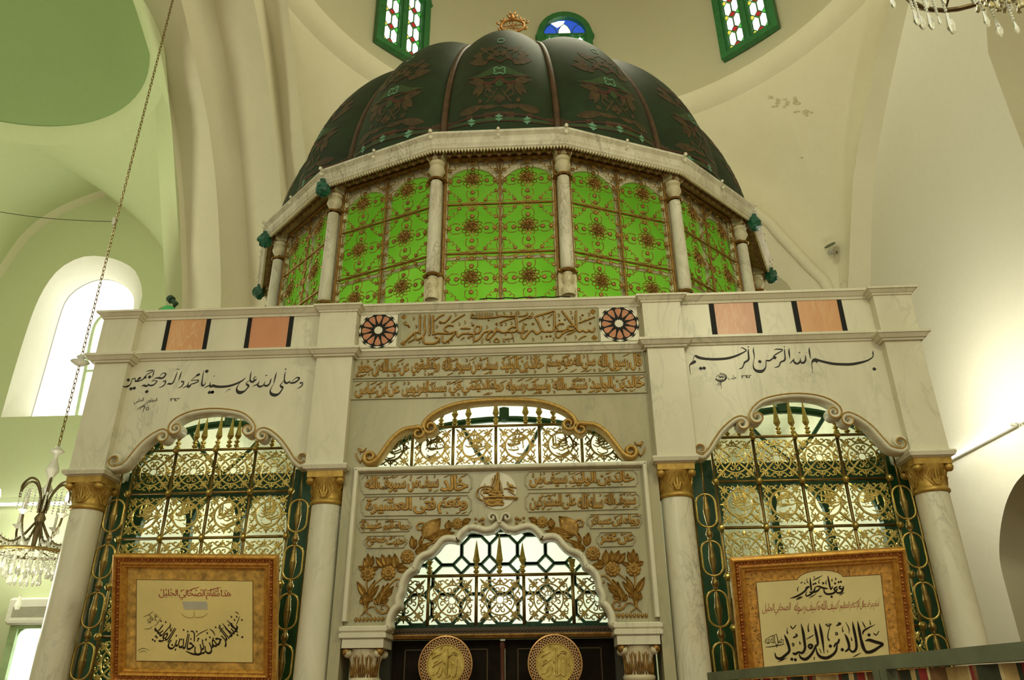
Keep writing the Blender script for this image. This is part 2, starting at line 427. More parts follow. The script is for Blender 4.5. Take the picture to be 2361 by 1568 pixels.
# back arch (mostly behind the shrine), pendentives
arcR = smooth3([(1.42, 9.3, 14.35), (3.4, 9.3, 13.75)] + [at(a, b, 9.3) for a, b in ((1738, 488), (1800, 545), (1860, 610), (1910, 665))] + [(7.05, 9.25, 8.3)])
arcL = [Vector((2.84 - p.x, p.y, p.z)) for p in reversed(arcR)]
arc = resamp(arcL + arcR[1:], 49)
PEND = {}
def pend(outer, a0, a1, name, mt, c=RC, r=6.44, z=RZ - .42, bulge=.55, flip=False, hold=None):
    n = len(outer); ring = circ(c, r, z, a0, a1, n - 1); rows = []
    for k in range(9):
        t = k / 8; row = []
        for p, q in zip(ring, outer):
            w = p.lerp(q, t)
            if c == RC:        # bulge towards the sphere through the ring and the corners
                o_ = Vector((c[0], c[1], 9.34)); sp_ = o_ + (w - o_).normalized() * 8.4; w = w.lerp(sp_, math.sin(PI * t) ** .8)
            else:
                h = Vector((w.x - c[0], w.y - c[1], 0)); w = w + h.normalized() * bulge * math.sin(PI * t) * min(1, (p - q).length / 5)
            row.append(w)
        rows.append(row)
    mm = MB(); mm.loft(rows, flip=flip); PEND[name] = (list(mm.v), list(mm.f)); return struct(mm.build(name, mt, smooth=True))
E1p = E1[::-1]; E1p = [p for p in E1p if p.z > 8.0]; E1p = resamp([Vector((-4.21, 9.25, 8.3))] + [p for p in E1p if p.z > 8.6] + [Vector((-4.4, 3.2, 14.6))], 40)
pend(E1p[::-1], -PI / 2, -PI / 4, 'ceiling_pendentive_left', MT['plaster'])
pend(arc, -PI / 4, PI / 4, 'ceiling_pendentive_back', MT['plaster'])
SL = edge_x([(2052, 0), (2012, 178), (1985.6, 303), (1968, 402), (1959, 580), (1956, 660), (1953, 740)], 7.1)
SR = edge_x([(2097, 0), (2057, 178), (2032, 303), (2017, 402), (2009, 536), (2008, 660), (2007, 740)], 7.45)
SLp = resamp([Vector((7.05, 9.25, 8.3))] + [p for p in SL[::-1] if p.z > 8.6], 40)
pend(SLp, PI / 4, PI / 2, 'ceiling_pendentive_right', MT['plaster'])
pend(resamp([(7.1, 3.0, 14.4), (7.1, -3, 9), (1.4, -3.2, 14.3), (-4.4, -3, 9), (-4.4, 3.0, 14.4)], 60), PI / 2, 3 * PI / 2, 'ceiling_pendentive_front', MT['plaster'], bulge=.3)

# flaked patches of paint on the pendentive at the right
from mathutils.bvhtree import BVHTree
FL = plain('flaked_plaster', (.58, .52, .33), .9, var=.3, scale=25)
rnd = random.Random(11); m = MB()
bv = [BVHTree.FromPolygons([Vector(v) for v in PEND[k][0]], PEND[k][1]) for k in ('ceiling_pendentive_right', 'ceiling_pendentive_back')]
for px, py, wx, wy, n in ((1795, 236, 22, 12, 12), (1838, 232, 12, 8, 6), (1863, 258, 12, 8, 5), (1836, 258, 5, 4, 2), (1846, 366, 7, 3, 2)):
    for i in range(n):
        x, y = px + rnd.uniform(-1, 1) * wx, py + rnd.uniform(-1, 1) * wy; r = rnd.uniform(2, 6); P = []
        for k in range(7):
            d = ray(x + r * 1.4 * rnd.uniform(.5, 1) * math.cos(k * .9), y + r * .8 * rnd.uniform(.5, 1) * math.sin(k * .9)).normalized(); hit = min((h for h in (b.ray_cast(CAM, d) for b in bv) if h[0]), key=lambda h: h[3], default=None)
            if hit: P.append(hit[0] - d * .012)
        if len(P) == 7: m.add(P, [tuple(range(7))])
if m.v: struct(m.build('trim_9', FL))

m = MB(); m.tube([p + Vector((0, -.02, 0)) for p in arc], .13, 10); struct(m.build('trim_3', MT['plaster'], smooth=True))
sof = resamp([Vector((2.84 - p.x, 9.75, p.z)) for p in []] + smooth3([(1.42, 9.75, 12.9), (3.6, 9.75, 12.2)] + [at(a, b, 9.75) for a, b in ((1740, 590), (1770, 620), (1800, 645), (1826, 670))] + [(6.5, 9.75, 8.4), (6.7, 9.75, 0)]), 30)
m = MB(); out_ = resamp([p for p in smooth3(arcR) ] + [Vector((7.1, 9.3, 0))], 30); m.loft([out_, sof])
lo = [Vector((2.84 - p.x, p.y, p.z)) for p in sof]; li = [Vector((2.84 - p.x, p.y, p.z)) for p in out_]; m.loft([lo, li])
m.loft([sof, [p + Vector((0, 1.6, 0)) for p in sof]]); m.loft([[p + Vector((0, 1.6, 0)) for p in lo], lo])
m.add([(7.0, 9.3, 0), (7.1, 8.9, 0), (7.1, 8.9, 9.9), (7.0, 9.3, 9.9)], [(0, 1, 2, 3)])
struct(m.build('wall_back', MT['plaster'], smooth=True, sharp=30))
m = MB(); m.add([(-6.9, 11.35, 0), (9, 11.35, 0), (9, 11.35, 14.5), (-6.9, 11.35, 14.5)], [(0, 1, 2, 3)]); struct(m.build('wall_recess', MT['plaster_white']))

# right side: arch band, white wall, end of the pier, rounded niche low down
m = MB(); m.loft([SL, SR]); struct(m.build('trim_4', MT['plaster'], smooth=True))
XR = 7.45
edge = [atx(a, b, XR) for a, b in ((2275, 0), (2274, 60), (2278, 120), (2310, 210), (2361, 345))]
edge = [edge[0] + Vector((0, -.5, 1.6))] + edge
ye = edge[-1].y
nic = [atx(a, b, XR) for a, b in ((2361, 1092), (2338, 1120), (2318, 1165), (2306, 1225), (2305, 1290), (2318, 1350))]
nic = cr([tuple(p) for p in nic], 4)
bd = [(p.y, p.z) for p in SR] + [(p.y, p.z) for p in []]
yb = nic[-1][1]
path = bd + [(yb, 0)] + [(p[1], p[2]) for p in nic[::-1]] + [(ye - .0, nic[0][2] + .25)] + [(p.y, p.z) for p in edge[::-1]]
tri = tessellate_polygon([[Vector((a, b, 0)) for a, b in path]])
m = MB(); m.add([(XR, a, b) for a, b in path], [tuple(t) for t in tri])
struct(m.build('wall_right', MT['plaster_white']))
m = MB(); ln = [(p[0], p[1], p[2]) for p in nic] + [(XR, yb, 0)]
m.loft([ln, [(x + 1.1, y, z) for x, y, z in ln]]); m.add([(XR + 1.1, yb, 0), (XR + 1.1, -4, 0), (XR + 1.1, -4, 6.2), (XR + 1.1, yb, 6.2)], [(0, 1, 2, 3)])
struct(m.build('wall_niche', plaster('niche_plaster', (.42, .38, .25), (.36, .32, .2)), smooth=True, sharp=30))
m = MB(); el = [Vector(p) for p in edge] + [Vector((XR, ye, nic[0][2] + .25))]
m.loft([el, [p + Vector((2.2, -.05, 0)) for p in el]]); struct(m.build('trim_5', MT['plaster'], smooth=True, sharp=40))
m = MB(); m.add([(9.6, -12, 0), (9.6, 6, 0), (9.6, 6, 16), (9.6, -12, 16)], [(0, 1, 2, 3)]); struct(m.build('wall_far_right', MT['plaster']))

# left aisle: green wall with an arched window, lunette, small green dome
YL, YW = 9.5, 9.75
lun = smooth3([at(a, b, YL) for a, b in ((-190, 1000), (-130, 840), (-70, 710), (0, 610), (60, 530), (140, 475), (235, 438))], 5) + smooth3([at(a, b, YL) for a, b in ((235, 438), (330, 520), (390, 600), (415, 690), (420, 760))], 5)[1:] + [Vector((-7.95, YL, 7.0)), Vector((-7.9, YL, 0))]
lun = [Vector((lun[0].x, YL, 0))] + lun
m = MB(); m.loft([lun, [p + Vector((0, YW - YL, 0)) for p in lun]])
struct(m.build('trim_6', MT['plaster'], smooth=True, sharp=30))
wo = [at(a, b, YW) for a, b in ((2, 962), (40, 830), (84, 700), (125, 632), (165, 602), (205, 590), (260, 596), (310, 622), (330, 672))]
wo = [Vector(p) for p in cr([tuple(p) for p in wo], 4)]
wr = wo[-1]; zs = wo[0].z; wo += [Vector((wr.x + .02, YW, wr.z - 1.2)), Vector((wr.x + .02, YW, zs))]
WO = resamp(wo, 40)
oy = lambda p: Vector((min(max(p.x, -15), -7), YW, p.z))
box_ = [Vector((-15, YW, zs)), Vector((-15, YW, 13.6)), Vector((-7.0, YW, 13.6)), Vector((-7.0, YW, zs))]
m = MB(); m.loft([WO, resamp(box_, 40)], flip=True); m.add([(-15, YW, 0), (-7, YW, 0), (-7, YW, zs), (-15, YW, zs)], [(0, 1, 2, 3)])
struct(m.build('wall_aisle', MT['plaster_green']))
YG = 10.55
wi = [at(a, b, YG) for a, b in ((70, 962), (105, 840), (140, 718), (160, 680), (195, 655), (235, 643), (275, 652), (303, 675), (310, 700))]
wi = [Vector(p) for p in cr([tuple(p) for p in wi], 4)]; wi += [Vector((wi[-1].x + .02, YG, wi[-1].z - 1.2)), Vector((wi[-1].x + .02, YG, wi[0].z))]
WI = resamp(wi, 40)
m = MB(); m.loft([WO, [a.lerp(b, .28) + Vector((0, -.02, 0)) for a, b in zip(WO, WI)], [a.lerp(b, .45) + Vector((0, .0, 0)) for a, b in zip(WO, WI)], WI]); m.add([WO[0], WO[-1], WI[-1], WI[0]], [(0, 1, 2, 3)])
struct(m.build('trim_7', MT['plaster_white'], smooth=True, sharp=50))
w1 = bpy.data.objects.new('window_1', None); COL.objects.link(w1); w1.location = (-10.8, YG, 7.5); struct(w1)
m = MB(); m.poly([(p.x, p.z) for p in WI], YG + .05, YG + .07); m.build('pane', MT['day'], w1)
m = MB(); fr = [at(a, b, YG - .02) for a, b in ((176, 962), (196, 860), (212, 775), (224, 742), (246, 724), (272, 722), (300, 740))]
m.tube(smooth3(fr), .045, 6); m.tube([at(200, 856, YG - .02), at(262, 852, YG - .02)], .035, 6); m.build('window_frame', plain('pale_green_frame', (.62, .74, .50), .6), w1)
# small dome above the aisle
AC = Vector((-10.0, 3.2)); 
m = MB(); m.loft([circ(AC, r, z, -PI, PI, 72) for r, z in ((3.30, 13.04), (3.25, 13.0), (3.30, 12.93), (3.42, 12.84), (3.58, 12.76))]); struct(m.build('trim_8', MT['plaster_green'], smooth=True, sharp=40))
m = MB(); m.loft([circ(AC, 3.30 * math.cos(t), 13.0 + 3.0 * math.sin(t), -PI, PI, 72) for t in [i * 1.55 / 12 for i in range(13)]], flip=True); struct(m.build('ceiling_aisle_dome', MT['plaster_dgreen'], smooth=True))
outer = [p for p in lun if p.z > 7.2]; apex = max(range(len(outer)), key=lambda i: outer[i].z)
o1 = resamp(outer[:apex + 1], 30); o2 = resamp(outer[apex:], 26); o3 = resamp([p for p in S2L[::-1] if p.z > 7.2], 40)
pend(o1, -PI / 3.2, -.24, 'ceiling_aisle_left', MT['plaster_green'], AC, 3.58, 12.76, .0)
pend(o2, -.24, PI / 4, 'ceiling_aisle_middle', MT['plaster_green'], AC, 3.58, 12.76, .0)
pend(o3, PI / 4, PI * .60, 'ceiling_aisle_right', MT['plaster_green'], AC, 3.58, 12.76, .0)
pend(resamp([o2[-1], o3[0]], 12), PI / 4, PI / 4, 'ceiling_aisle_corner', MT['plaster_green'], AC, 3.58, 12.76, .0)
m = MB(); m.loft([[o2[-1], Vector((o2[-1].x, o2[-1].y, 0))], [o3[0], Vector((o3[0].x, o3[0].y, 0))]]); struct(m.build('wall_aisle_corner', MT['plaster_green'], smooth=True))
m = MB(); m.add([(-14.6, -8, 0), (-14.6, 9.75, 0), (-14.6, 9.75, 13), (-14.6, -8, 13)], [(0, 1, 2, 3)]); struct(m.build('wall_aisle_left', MT['plaster_green']))

# green-framed window or door low on the left, its panes bright
d1 = bpy.data.objects.new('window_2', None); COL.objects.link(d1); d1.location = (-9.9, YW, 1.6); struct(d1)
gf = plain('soft_green_frame', (.42, .58, .30), .55)
q = lambda a, b: at(a, b, YW - .08)
A, B = q(15, 1568), q(35, 1433); x0, x1 = B.x - .05, B.x + 1.35; zt = B.z
m = MB(); m.box(x0, x0 + .16, YW - .12, YW - .01, .3, zt); m.box(x0 + .16, x1, YW - .12, YW - .01, zt - .14, zt); m.box(x0 + .16, x1, YW - .12, YW - .01, zt - 1.30, zt - 1.21); m.box(x1 - .16, x1, YW - .12, YW - .01, .3, zt - .14)
m.build('frame', gf, d1)
for za, zb in ((zt - 1.21, zt - .14), (.3, zt - 1.30)):
    m = MB(); c = .16; X0, X1 = x0 + .16, x1 - .16
    m.poly([(X0, za), (X1, za), (X1, zb), (X0, zb)], YW - .03, YW - .02); m.build('pane', MT['day'], d1)
    m = MB()
    for sx, sz in ((0, 0), (1, 0), (0, 1), (1, 1)):
        cx, cz = (X1 if sx else X0), (zb if sz else za); dx, dz = (-1 if sx else 1), (-1 if sz else 1)
        P = [(cx, cz), (cx + dx * c, cz)] + [(cx + dx * c * (1 - math.sin(t)), cz + dz * c * (1 - math.cos(t))) for t in (.4, .8, 1.2)] + [(cx, cz + dz * c)]
        m.poly(P, YW - .06, YW - .035)
    m.build('corner_piece', gf, d1)

# three stained-glass windows in the drum of the great dome
GL = {k: emit('stained_' + k, c, s) for k, c, s in (('white', (1.0, .98, .90), 1.25), ('green', (.10, .62, .08), .55), ('red', (.55, .02, .03), .5), ('yellow', (.95, .70, .10), .8), ('blue', (.03, .10, .62), .75))}
def dome_window(n, deg, fan):
    a = math.radians(deg); c = Vector((RC[0] + 6.16 * math.sin(a), RC[1] + 6.16 * math.cos(a), 0)); ux = Vector((math.cos(a), -math.sin(a), 0)); un = Vector((-math.sin(a), -math.cos(a), 0))
    r = bpy.data.objects.new('window_%d' % n, None); COL.objects.link(r); r.location = (c.x, c.y, 15.7); struct(r)
    def P3(mb, P, d0, d1):
        k = len(mb.v); mb.poly(P, 0, 1)
        for i in range(k, len(mb.v)):
            x, y, z = mb.v[i]; mb.v[i] = tuple(c + ux * x + un * (d1 + (d0 - d1) * (1 - y)) + Vector((0, 0, z)))
    hw, z0, zsp, zt = .74, 15.68, 17.95, 18.78; g = MT['green_window']
    m = MB(); N = 14
    outA = [(-hw, z0), (-hw, zsp - .12), (-hw - .06, zsp - .06), (-hw - .02, zsp + .02)] + [(-hw * math.cos(PI * i / N), zsp + (zt - zsp) * math.sin(PI * i / N)) for i in range(1, N)] + [(hw + .02, zsp + .02), (hw + .06, zsp - .06), (hw, zsp - .12), (hw, z0)]
    ih = hw - .16
    inA = [(-ih, z0 + .15)] * 1 + [(-ih, zsp - .2), (-ih, zsp - .1), (-ih, zsp)] + [(-ih * math.cos(PI * i / N), zsp + (zt - zsp - .17) * math.sin(PI * i / N)) for i in range(1, N)] + [(ih, zsp), (ih, zsp - .1), (ih, zsp - .2), (ih, z0 + .15)]
    W3 = lambda p, d: tuple(c + ux * p[0] + un * d + Vector((0, 0, p[1])))
    m.loft([[W3(p, .16) for p in outA + outA[:1]], [W3(p, .16) for p in inA + inA[:1]]]); m.loft([[W3(p, 0) for p in outA + outA[:1]], [W3(p, .16) for p in outA + outA[:1]]]); m.loft([[W3(p, .16) for p in inA + inA[:1]], [W3(p, .0) for p in inA + inA[:1]]])
    P3(m, [(-ih, zsp - .02), (ih, zsp - .02), (ih, zsp + .05), (-ih, zsp + .05)], .12, .0)
    P3(m, [(-.05, z0 + .1), (.05, z0 + .1), (.05, zsp), (-.05, zsp)], .13, .0)
    m.build('frame', g, r)
    lead = MB(); pan = {k: MB() for k in GL}
    for side in (-1, 1):
        xa, xb = (-ih + .02, -.07) if side < 0 else (.07, ih - .02); wz = z0 + .17; cw = (xb - xa) / 2; ch = .48
        m2 = MB()
        for q in ((xa - .02, xa + .05, wz, zsp), (xb - .05, xb + .02, wz, zsp)): P3(m2, [(q[0], q[2]), (q[1], q[2]), (q[1], q[3]), (q[0], q[3])], .10, .02)
        P3(m2, [(xa, wz - .03), (xb, wz - .03), (xb, wz + .06), (xa, wz + .06)], .10, .02)
        m2.build('casement', g, r)
        xa += .05; xb -= .05; cw = (xb - xa) / 2
        P3(pan['green'], [(xa, wz), (xb, wz), (xb, zsp), (xa, zsp)], .015, .01)
        k = 0; z = wz + .12
        while z < zsp - .02:
            for j in (0, 1):
                cx = xa + cw * (j + .5); h = min(ch, zsp - z) ; s_ = .11
                if h > .2:
                    hx = [(cx - cw * .46, z + s_), (cx, z), (cx + cw * .46, z + s_), (cx + cw * .46, z + h - s_), (cx, z + h), (cx - cw * .46, z + h - s_)]
                    P3(pan['white'], hx, .03, .02)
                    for i in range(6):
                        a_, b_ = hx[i], hx[(i + 1) % 6]; lead.tube([W3(a_, .035), W3(b_, .035)], .011, 4)
            for cx, col in ((xa + cw, 'red'), (xa + .03, 'yellow'), (xb - .03, 'green')):
                d = .085 if col == 'red' else .05
                P3(pan[col], [(cx - d, z), (cx, z - d * 1.1), (cx + d, z), (cx, z + d * 1.1)], .04, .02)
                if col == 'red':
                    Q = [(cx - d, z), (cx, z - d * 1.1), (cx + d, z), (cx, z + d * 1.1)]
                    for i in range(4): lead.tube([W3(Q[i], .045), W3(Q[(i + 1) % 4], .045)], .010, 4)
            z += ch + .02
    # fan light
    R_, top = ih, zt - zsp - .17
    P3(pan[fan[0]], [(-ih * math.cos(PI * i / N), zsp + .04 + (top - .04) * math.sin(PI * i / N)) for i in range(N + 1)], .015, .01)
    for j, col in enumerate(fan[1:]):
        cx = -ih + ih * 2 * (j + .5) / 3; w_ = ih / 3 * .95; hgt = top * (.62 if j != 1 else .66)
        pt = [(cx - w_, zsp + .05), (cx - w_ * .9, zsp + .05 + hgt * .45), (cx - w_ * .5, zsp + .05 + hgt * .8), (cx, zsp + .05 + hgt), (cx + w_ * .5, zsp + .05 + hgt * .8), (cx + w_ * .9, zsp + .05 + hgt * .45), (cx + w_, zsp + .05)]
        P3(pan[col], pt, .03, .02); lead.tube([W3(p, .035) for p in pt], .012, 4)
    if fan[0] == 'blue':
        cx = -ih / 3; P3(pan['white'], [(cx - .17, zsp + top * .80), (cx, zsp + top * .55), (cx + .17, zsp + top * .72), (cx + .22, zsp + top * .93), (cx + .05, zsp + top * .93)], .022, .018)
    lead.build('glazing_bar', MT['green_window'], r)
    for k, mb in pan.items():
        if mb.v: mb.build(k + '_glass', GL[k], r)
dome_window(3, -44.2, ('green', 'red', 'white', 'green'))
dome_window(4, -1.75, ('blue', 'blue', 'white', 'blue'))
dome_window(5, 42.6, ('green', 'white', 'red', 'green'))
# ------------------------------------------------------------------ the shrine: marble facade
def band(mb, P, w, y0, y1, closed=False):
    """moulding along path P of (x,z) or (x,z,scale): rounded front at y0, back at y1"""
    n = len(P); prof = [(-1, y1), (-1, y0 + .35 * (y1 - y0)), (-.72, y0 + .08 * (y1 - y0)), (-.3, y0), (.3, y0), (.72, y0 + .08 * (y1 - y0)), (1, y0 + .35 * (y1 - y0)), (1, y1)]
    rows = []
    for i in range(n):
        a, b = P[max(i - 1, 0)], P[min(i + 1, n - 1)]; tx, tz = b[0] - a[0], b[1] - a[1]; L = math.hypot(tx, tz) or 1e-9
        k = w / 2 * (P[i][2] if len(P[i]) > 2 else 1)
        rows.append([(P[i][0] - tz / L * k * s, yy, P[i][1] + tx / L * k * s) for s, yy in prof])
    mb.loft(rows); mb.add(rows[0], [tuple(range(len(prof)))]); mb.add(rows[-1], [tuple(range(len(prof)))[::-1]])
def path_px(P, o, s, y): return [(q.x, q.z) for q in ats(cr(P, 4), y, o, s)]
def mirror(P, ax=0.0): return [(2 * ax - p[0],) + tuple(p[1:]) for p in P]
def moulded(mb, x0, x1, yf, yb, z0, steps):
    """stack of (height, projection) layers; sides project too"""
    z = z0
    for k, (h, p, p2) in enumerate(steps):
        mb.frustum(x0 - p, x1 + p, yf - p, z, x0 - p2, x1 + p2, yf - p2, z + h, yb); z += h
    return z

fac = thing('shrine_facade', 'tall white marble shrine front with two wings, gilded inscriptions and pink stone inlays', 'shrine', (0, .2, 0))
PIERS = ((-3.598, -3.297), (-1.60, -1.285), (1.285, 1.60), (3.297, 3.598))
ZB, ZT = 3.405, 4.87
for x0, x1 in PIERS:
    m = MB(); m.box(x0, x1, 0, .40, ZB, 4.385); m.box(x0 - .01, x1 + .01, -.01, .40, 4.45, 4.82)
    p = m.build('pier', MT['marble'], fac)
    m = MB(); moulded(m, x0 - .01, x1 + .01, -.01, .42, 4.375, [(.018, .012, .018), (.034, .03, .055), (.022, .062, .062)]); m.build('string_course', MT['marble'], p)
    m = MB(); moulded(m, x0 - .01, x1 + .01, -.01, .42, 4.812, [(.018, .010, .016), (.028, .022, .046), (.018, .054, .054)]); m.build('cornice', MT['marble'], p)
YP = .08
CUR2, CUR8 = ((140, 930), 3.935), ((780, 900), 3.1905)
lowL = path_px([(905, 258), (830, 300), (735, 378), (645, 485), (575, 562), (510, 588)], *CUR2, .05)
lowR = path_px([(1850, 240), (1905, 262), (1990, 335), (2060, 430), (2110, 510), (2165, 566)], *CUR2, .05)
topA = path_px([(998, 222), (1020, 182), (1090, 130), (1200, 88), (1350, 66), (1500, 70), (1640, 98), (1720, 155), (1752, 205)], *CUR2, .05)
cpt = lambda p, o, s: (lambda q: (q.x, q.z))(at(o[0] + p[0] / s, o[1] + p[1] / s, .05))
def taper(P, tail):
    return [(p[0], p[1], 1.0) for p in P] + [(p[0], p[1], 1.0 - .55 * (i + 1) / len(tail)) for i, p in enumerate(tail)]
def wing_mouldings():
    s = {}
    a = lowL[::-1]; a = spiral_both(a, cpt((925, 303), *CUR2), cpt((497, 520), *CUR2)); s['a'] = a
    s['b'] = spiral_both(lowR[::-1], cpt((2188, 497), *CUR2), cpt((1830, 292), *CUR2))
    s['c'] = spiral_both(topA, cpt((1047, 228), *CUR2), cpt((1702, 238), *CUR2)); return s
def cross(o, a, b): return (a[0] - o[0]) * (b[1] - o[1]) - (a[1] - o[1]) * (b[0] - o[0])
def spiral_end(P, c, turns=1.15):
    """wind the end of path P in round c, keeping its sense of turning"""
    sgn = 1 if cross(c, P[-2], P[-1]) > 0 else -1
    return spiral(c, P[-1], sgn * turns, .30)
def spiral_both(P, c0_for_start, c1_for_end):
    # whichever centre is nearer to each end is used for that end
    d = lambda a, b: math.hypot(a[0] - b[0], a[1] - b[1])
    if d(P[0], c0_for_start) > d(P[-1], c0_for_start): c0_for_start, c1_for_end = c1_for_end, c0_for_start
    t1 = spiral_end(P, c1_for_end); t0 = spiral_end(P[::-1], c0_for_start)
    W_ = [(p[0], p[1], 1 - .5 * (i + 1) / len(t0)) for i, p in enumerate(t0)][::-1] + [(p[0], p[1], 1.0) for p in P] + [(p[0], p[1], 1 - .5 * (i + 1) / len(t1)) for i, p in enumerate(t1)]
    return W_
WM = wing_mouldings()
def offset(P, d):
    out = []
    for i in range(len(P)):
        a, b = P[max(i - 1, 0)], P[min(i + 1, len(P) - 1)]; tx, tz = b[0] - a[0], b[1] - a[1]; L = math.hypot(tx, tz) or 1e-9
        out.append((P[i][0] - tz / L * d * (P[i][2] if len(P[i]) > 2 else 1), P[i][1] + tx / L * d * (P[i][2] if len(P[i]) > 2 else 1)))
    return out
edgeL = [(-3.297, ZB)] + [(-3.297, lowL[-1][1] - .0)] + lowL[::-1] + topA + lowR + [(-1.60, lowR[-1][1]), (-1.60, ZB)]
# panel outline: below the arch it is open
wing_poly = [(-3.30, 4.84), (-3.30, lowL[-1][1])] + lowL[::-1] + topA + lowR + [(-1.595, lowR[-1][1]), (-1.595, 4.84)]
for sg in (1, -1):
    P = wing_poly if sg == 1 else mirror(wing_poly)
    m = MB(); m.poly(P, YP, .17); wp = m.build('wing_panel', MT['marble'], fac)
    for k in 'abc':
        Q = WM[k] if sg == 1 else mirror(WM[k])
        m = MB(); band(m, Q, .052, .035, .15); am = m.build('arch_moulding', MT['marble'], wp, smooth=True, sharp=50)
    m = MB()
    for k, d in (('a', .014), ('b', .014), ('c', .014)):
        o = offset(WM[k], d); up = sum(p[1] for p in o); o2 = offset(WM[k], -d)
        if sum(p[1] for p in o2) > up: o = o2
        o = o if sg == 1 else mirror(o)
        m.tube([(p[0], .034, p[1]) for p in o], .0065, 5)
    m.build('gilt_line', MT['gold_line'], wp)
# wing string course and cornice
for x0, x1 in ((-3.30, -1.59), (1.59, 3.30)):
    m = MB(); moulded(m, x0, x1, YP, .42, 4.418, [(.018, .012, .018), (.034, .03, .055), (.022, .062, .062)]); m.build('string_course', MT['marble'], fac)
    m = MB(); moulded(m, x0, x1, YP, .42, 4.826, [(.024, .010, .018), (.036, .025, .055), (.022, .062, .062)]); m.build('cornice', MT['marble'], fac)
# pink stone inlays with black bars
INL = [((200, 680), 3.564, [(695, 200, 990, 196, 945, 468, 640, 470, 'pink2'), (1360, 182, 1668, 176, 1635, 450, 1325, 456, 'pink')], [(662, 202, 697, 200, 642, 471, 607, 472), (988, 196, 1023, 194, 975, 466, 942, 467), (1328, 184, 1362, 183, 1322, 457, 1285, 458), (1668, 176, 1704, 174, 1668, 449, 1632, 450)]),
       ((1480, 640), 3.1365, [(517, 189, 803, 180, 838, 420, 552, 432, 'pink'), (1117, 170, 1408, 160, 1458, 396, 1162, 407, 'pink2')], [(483, 191, 519, 189, 552, 432, 514, 433), (803, 180, 838, 178, 876, 418, 838, 420), (1080, 171, 1117, 169, 1162, 407, 1125, 409), (1408, 160, 1440, 158, 1492, 395, 1456, 397)])]
for o, s, pk, bk in INL:
    for q in pk:
        m = MB(); P = ats([q[0:2], q[2:4], q[4:6], q[6:8]], YP - .004, o, s); m.poly([(p.x, p.z) for p in P], YP - .004, YP + .02); m.build('stone_inlay', MT[q[8]], fac)
    for q in bk:
        m = MB(); P = ats([q[0:2], q[2:4], q[4:6], q[6:8]], YP - .006, o, s); m.poly([(p.x, p.z) for p in P], YP - .006, YP + .02); m.build('black_stripe', MT['black_stone'], fac)

# centre: frieze panels, arch
topC = path_px([(1185, 66), (1000, 78), (850, 104), (722, 156), (648, 214), (626, 252)], *CUR8, .05)
lowC = path_px([(562, 272), (480, 287), (400, 347), (330, 440), (275, 512), (222, 535)], *CUR8, .05)
cT = spiral_end(topC, cpt((676, 268), *CUR8)); cL1 = spiral_end(lowC, cpt((230, 488), *CUR8)); cL0 = spiral_end(lowC[::-1], cpt((588, 312), *CUR8))
full_top = mirror([(p[0], p[1], 1 - .5 * (i + 1) / len(cT)) for i, p in enumerate(cT)][::-1]) + mirror([(p[0], p[1], 1.) for p in topC[::-1]]) + [(p[0], p[1], 1.) for p in topC[1:]] + [(p[0], p[1], 1 - .5 * (i + 1) / len(cT)) for i, p in enumerate(cT)]
lowf = [(p[0], p[1], 1 - .5 * (i + 1) / len(cL0)) for i, p in enumerate(cL0)][::-1] + [(p[0], p[1], 1.) for p in lowC] + [(p[0], p[1], 1 - .5 * (i + 1) / len(cL1)) for i, p in enumerate(cL1)]
half = topC + lowC
cpoly = [(1.29, 4.84), (1.29, half[-1][1])] + mirror(half)[::-1] + half[1:] + [(-1.29, half[-1][1]), (-1.29, 4.84)]
m = MB(); m.poly(cpoly, YP, .17); cp = m.build('centre_panel', MT['marble_grey_dim'], fac)
m = MB(); pass
for xa_, xb_ in ((-1.29, half[-1][0] + .01), (-half[-1][0] - .01, 1.29)):
    m = MB(); m.box(xa_, xb_, YP, .34, 3.39, half[-1][1]); m.build('springer', MT['marble_grey_dim'], cp)
for Q in (full_top, lowf, mirror(lowf)):
    m = MB(); band(m, Q, .050, .04, .15); m.build('arch_moulding', MT['gold_mould'], cp, smooth=True, sharp=50)
m = MB()
for sg in (1, -1):   # gilt tips beyond the lower scrolls
    for st in ([165, 470, 8, 150, 430, 16, 175, 450, 22, 195, 440, 14, 205, 425, 8], [130, 465, 8, 140, 500, 16, 160, 530, 10], [160, 540, 6, 180, 500, 18, 200, 470, 8]):
        P = []
        for i in range(0, len(st), 3):
            q = at(780 + st[i] / 3.1905, 900 + st[i + 1] / 3.1905, YP); P.append((sg * q.x, q.z, st[i + 2] / 3.19 * .0035))
        m.stroke(cr(P, 4), YP, .015)
m.build('gilt_leaf', MT['gold_letter'], cp)
m = MB(); moulded(m, -1.28, 1.28, YP, .42, 4.375, [(.018, .012, .018), (.034, .03, .055), (.022, .062, .062)]); m.build('string_course', MT['marble'], fac)
m = MB(); moulded(m, -1.28, 1.28, YP, .42, 4.815, [(.026, .010, .018), (.038, .025, .055), (.022, .062, .062)]); m.build('cornice', MT['marble'], fac)
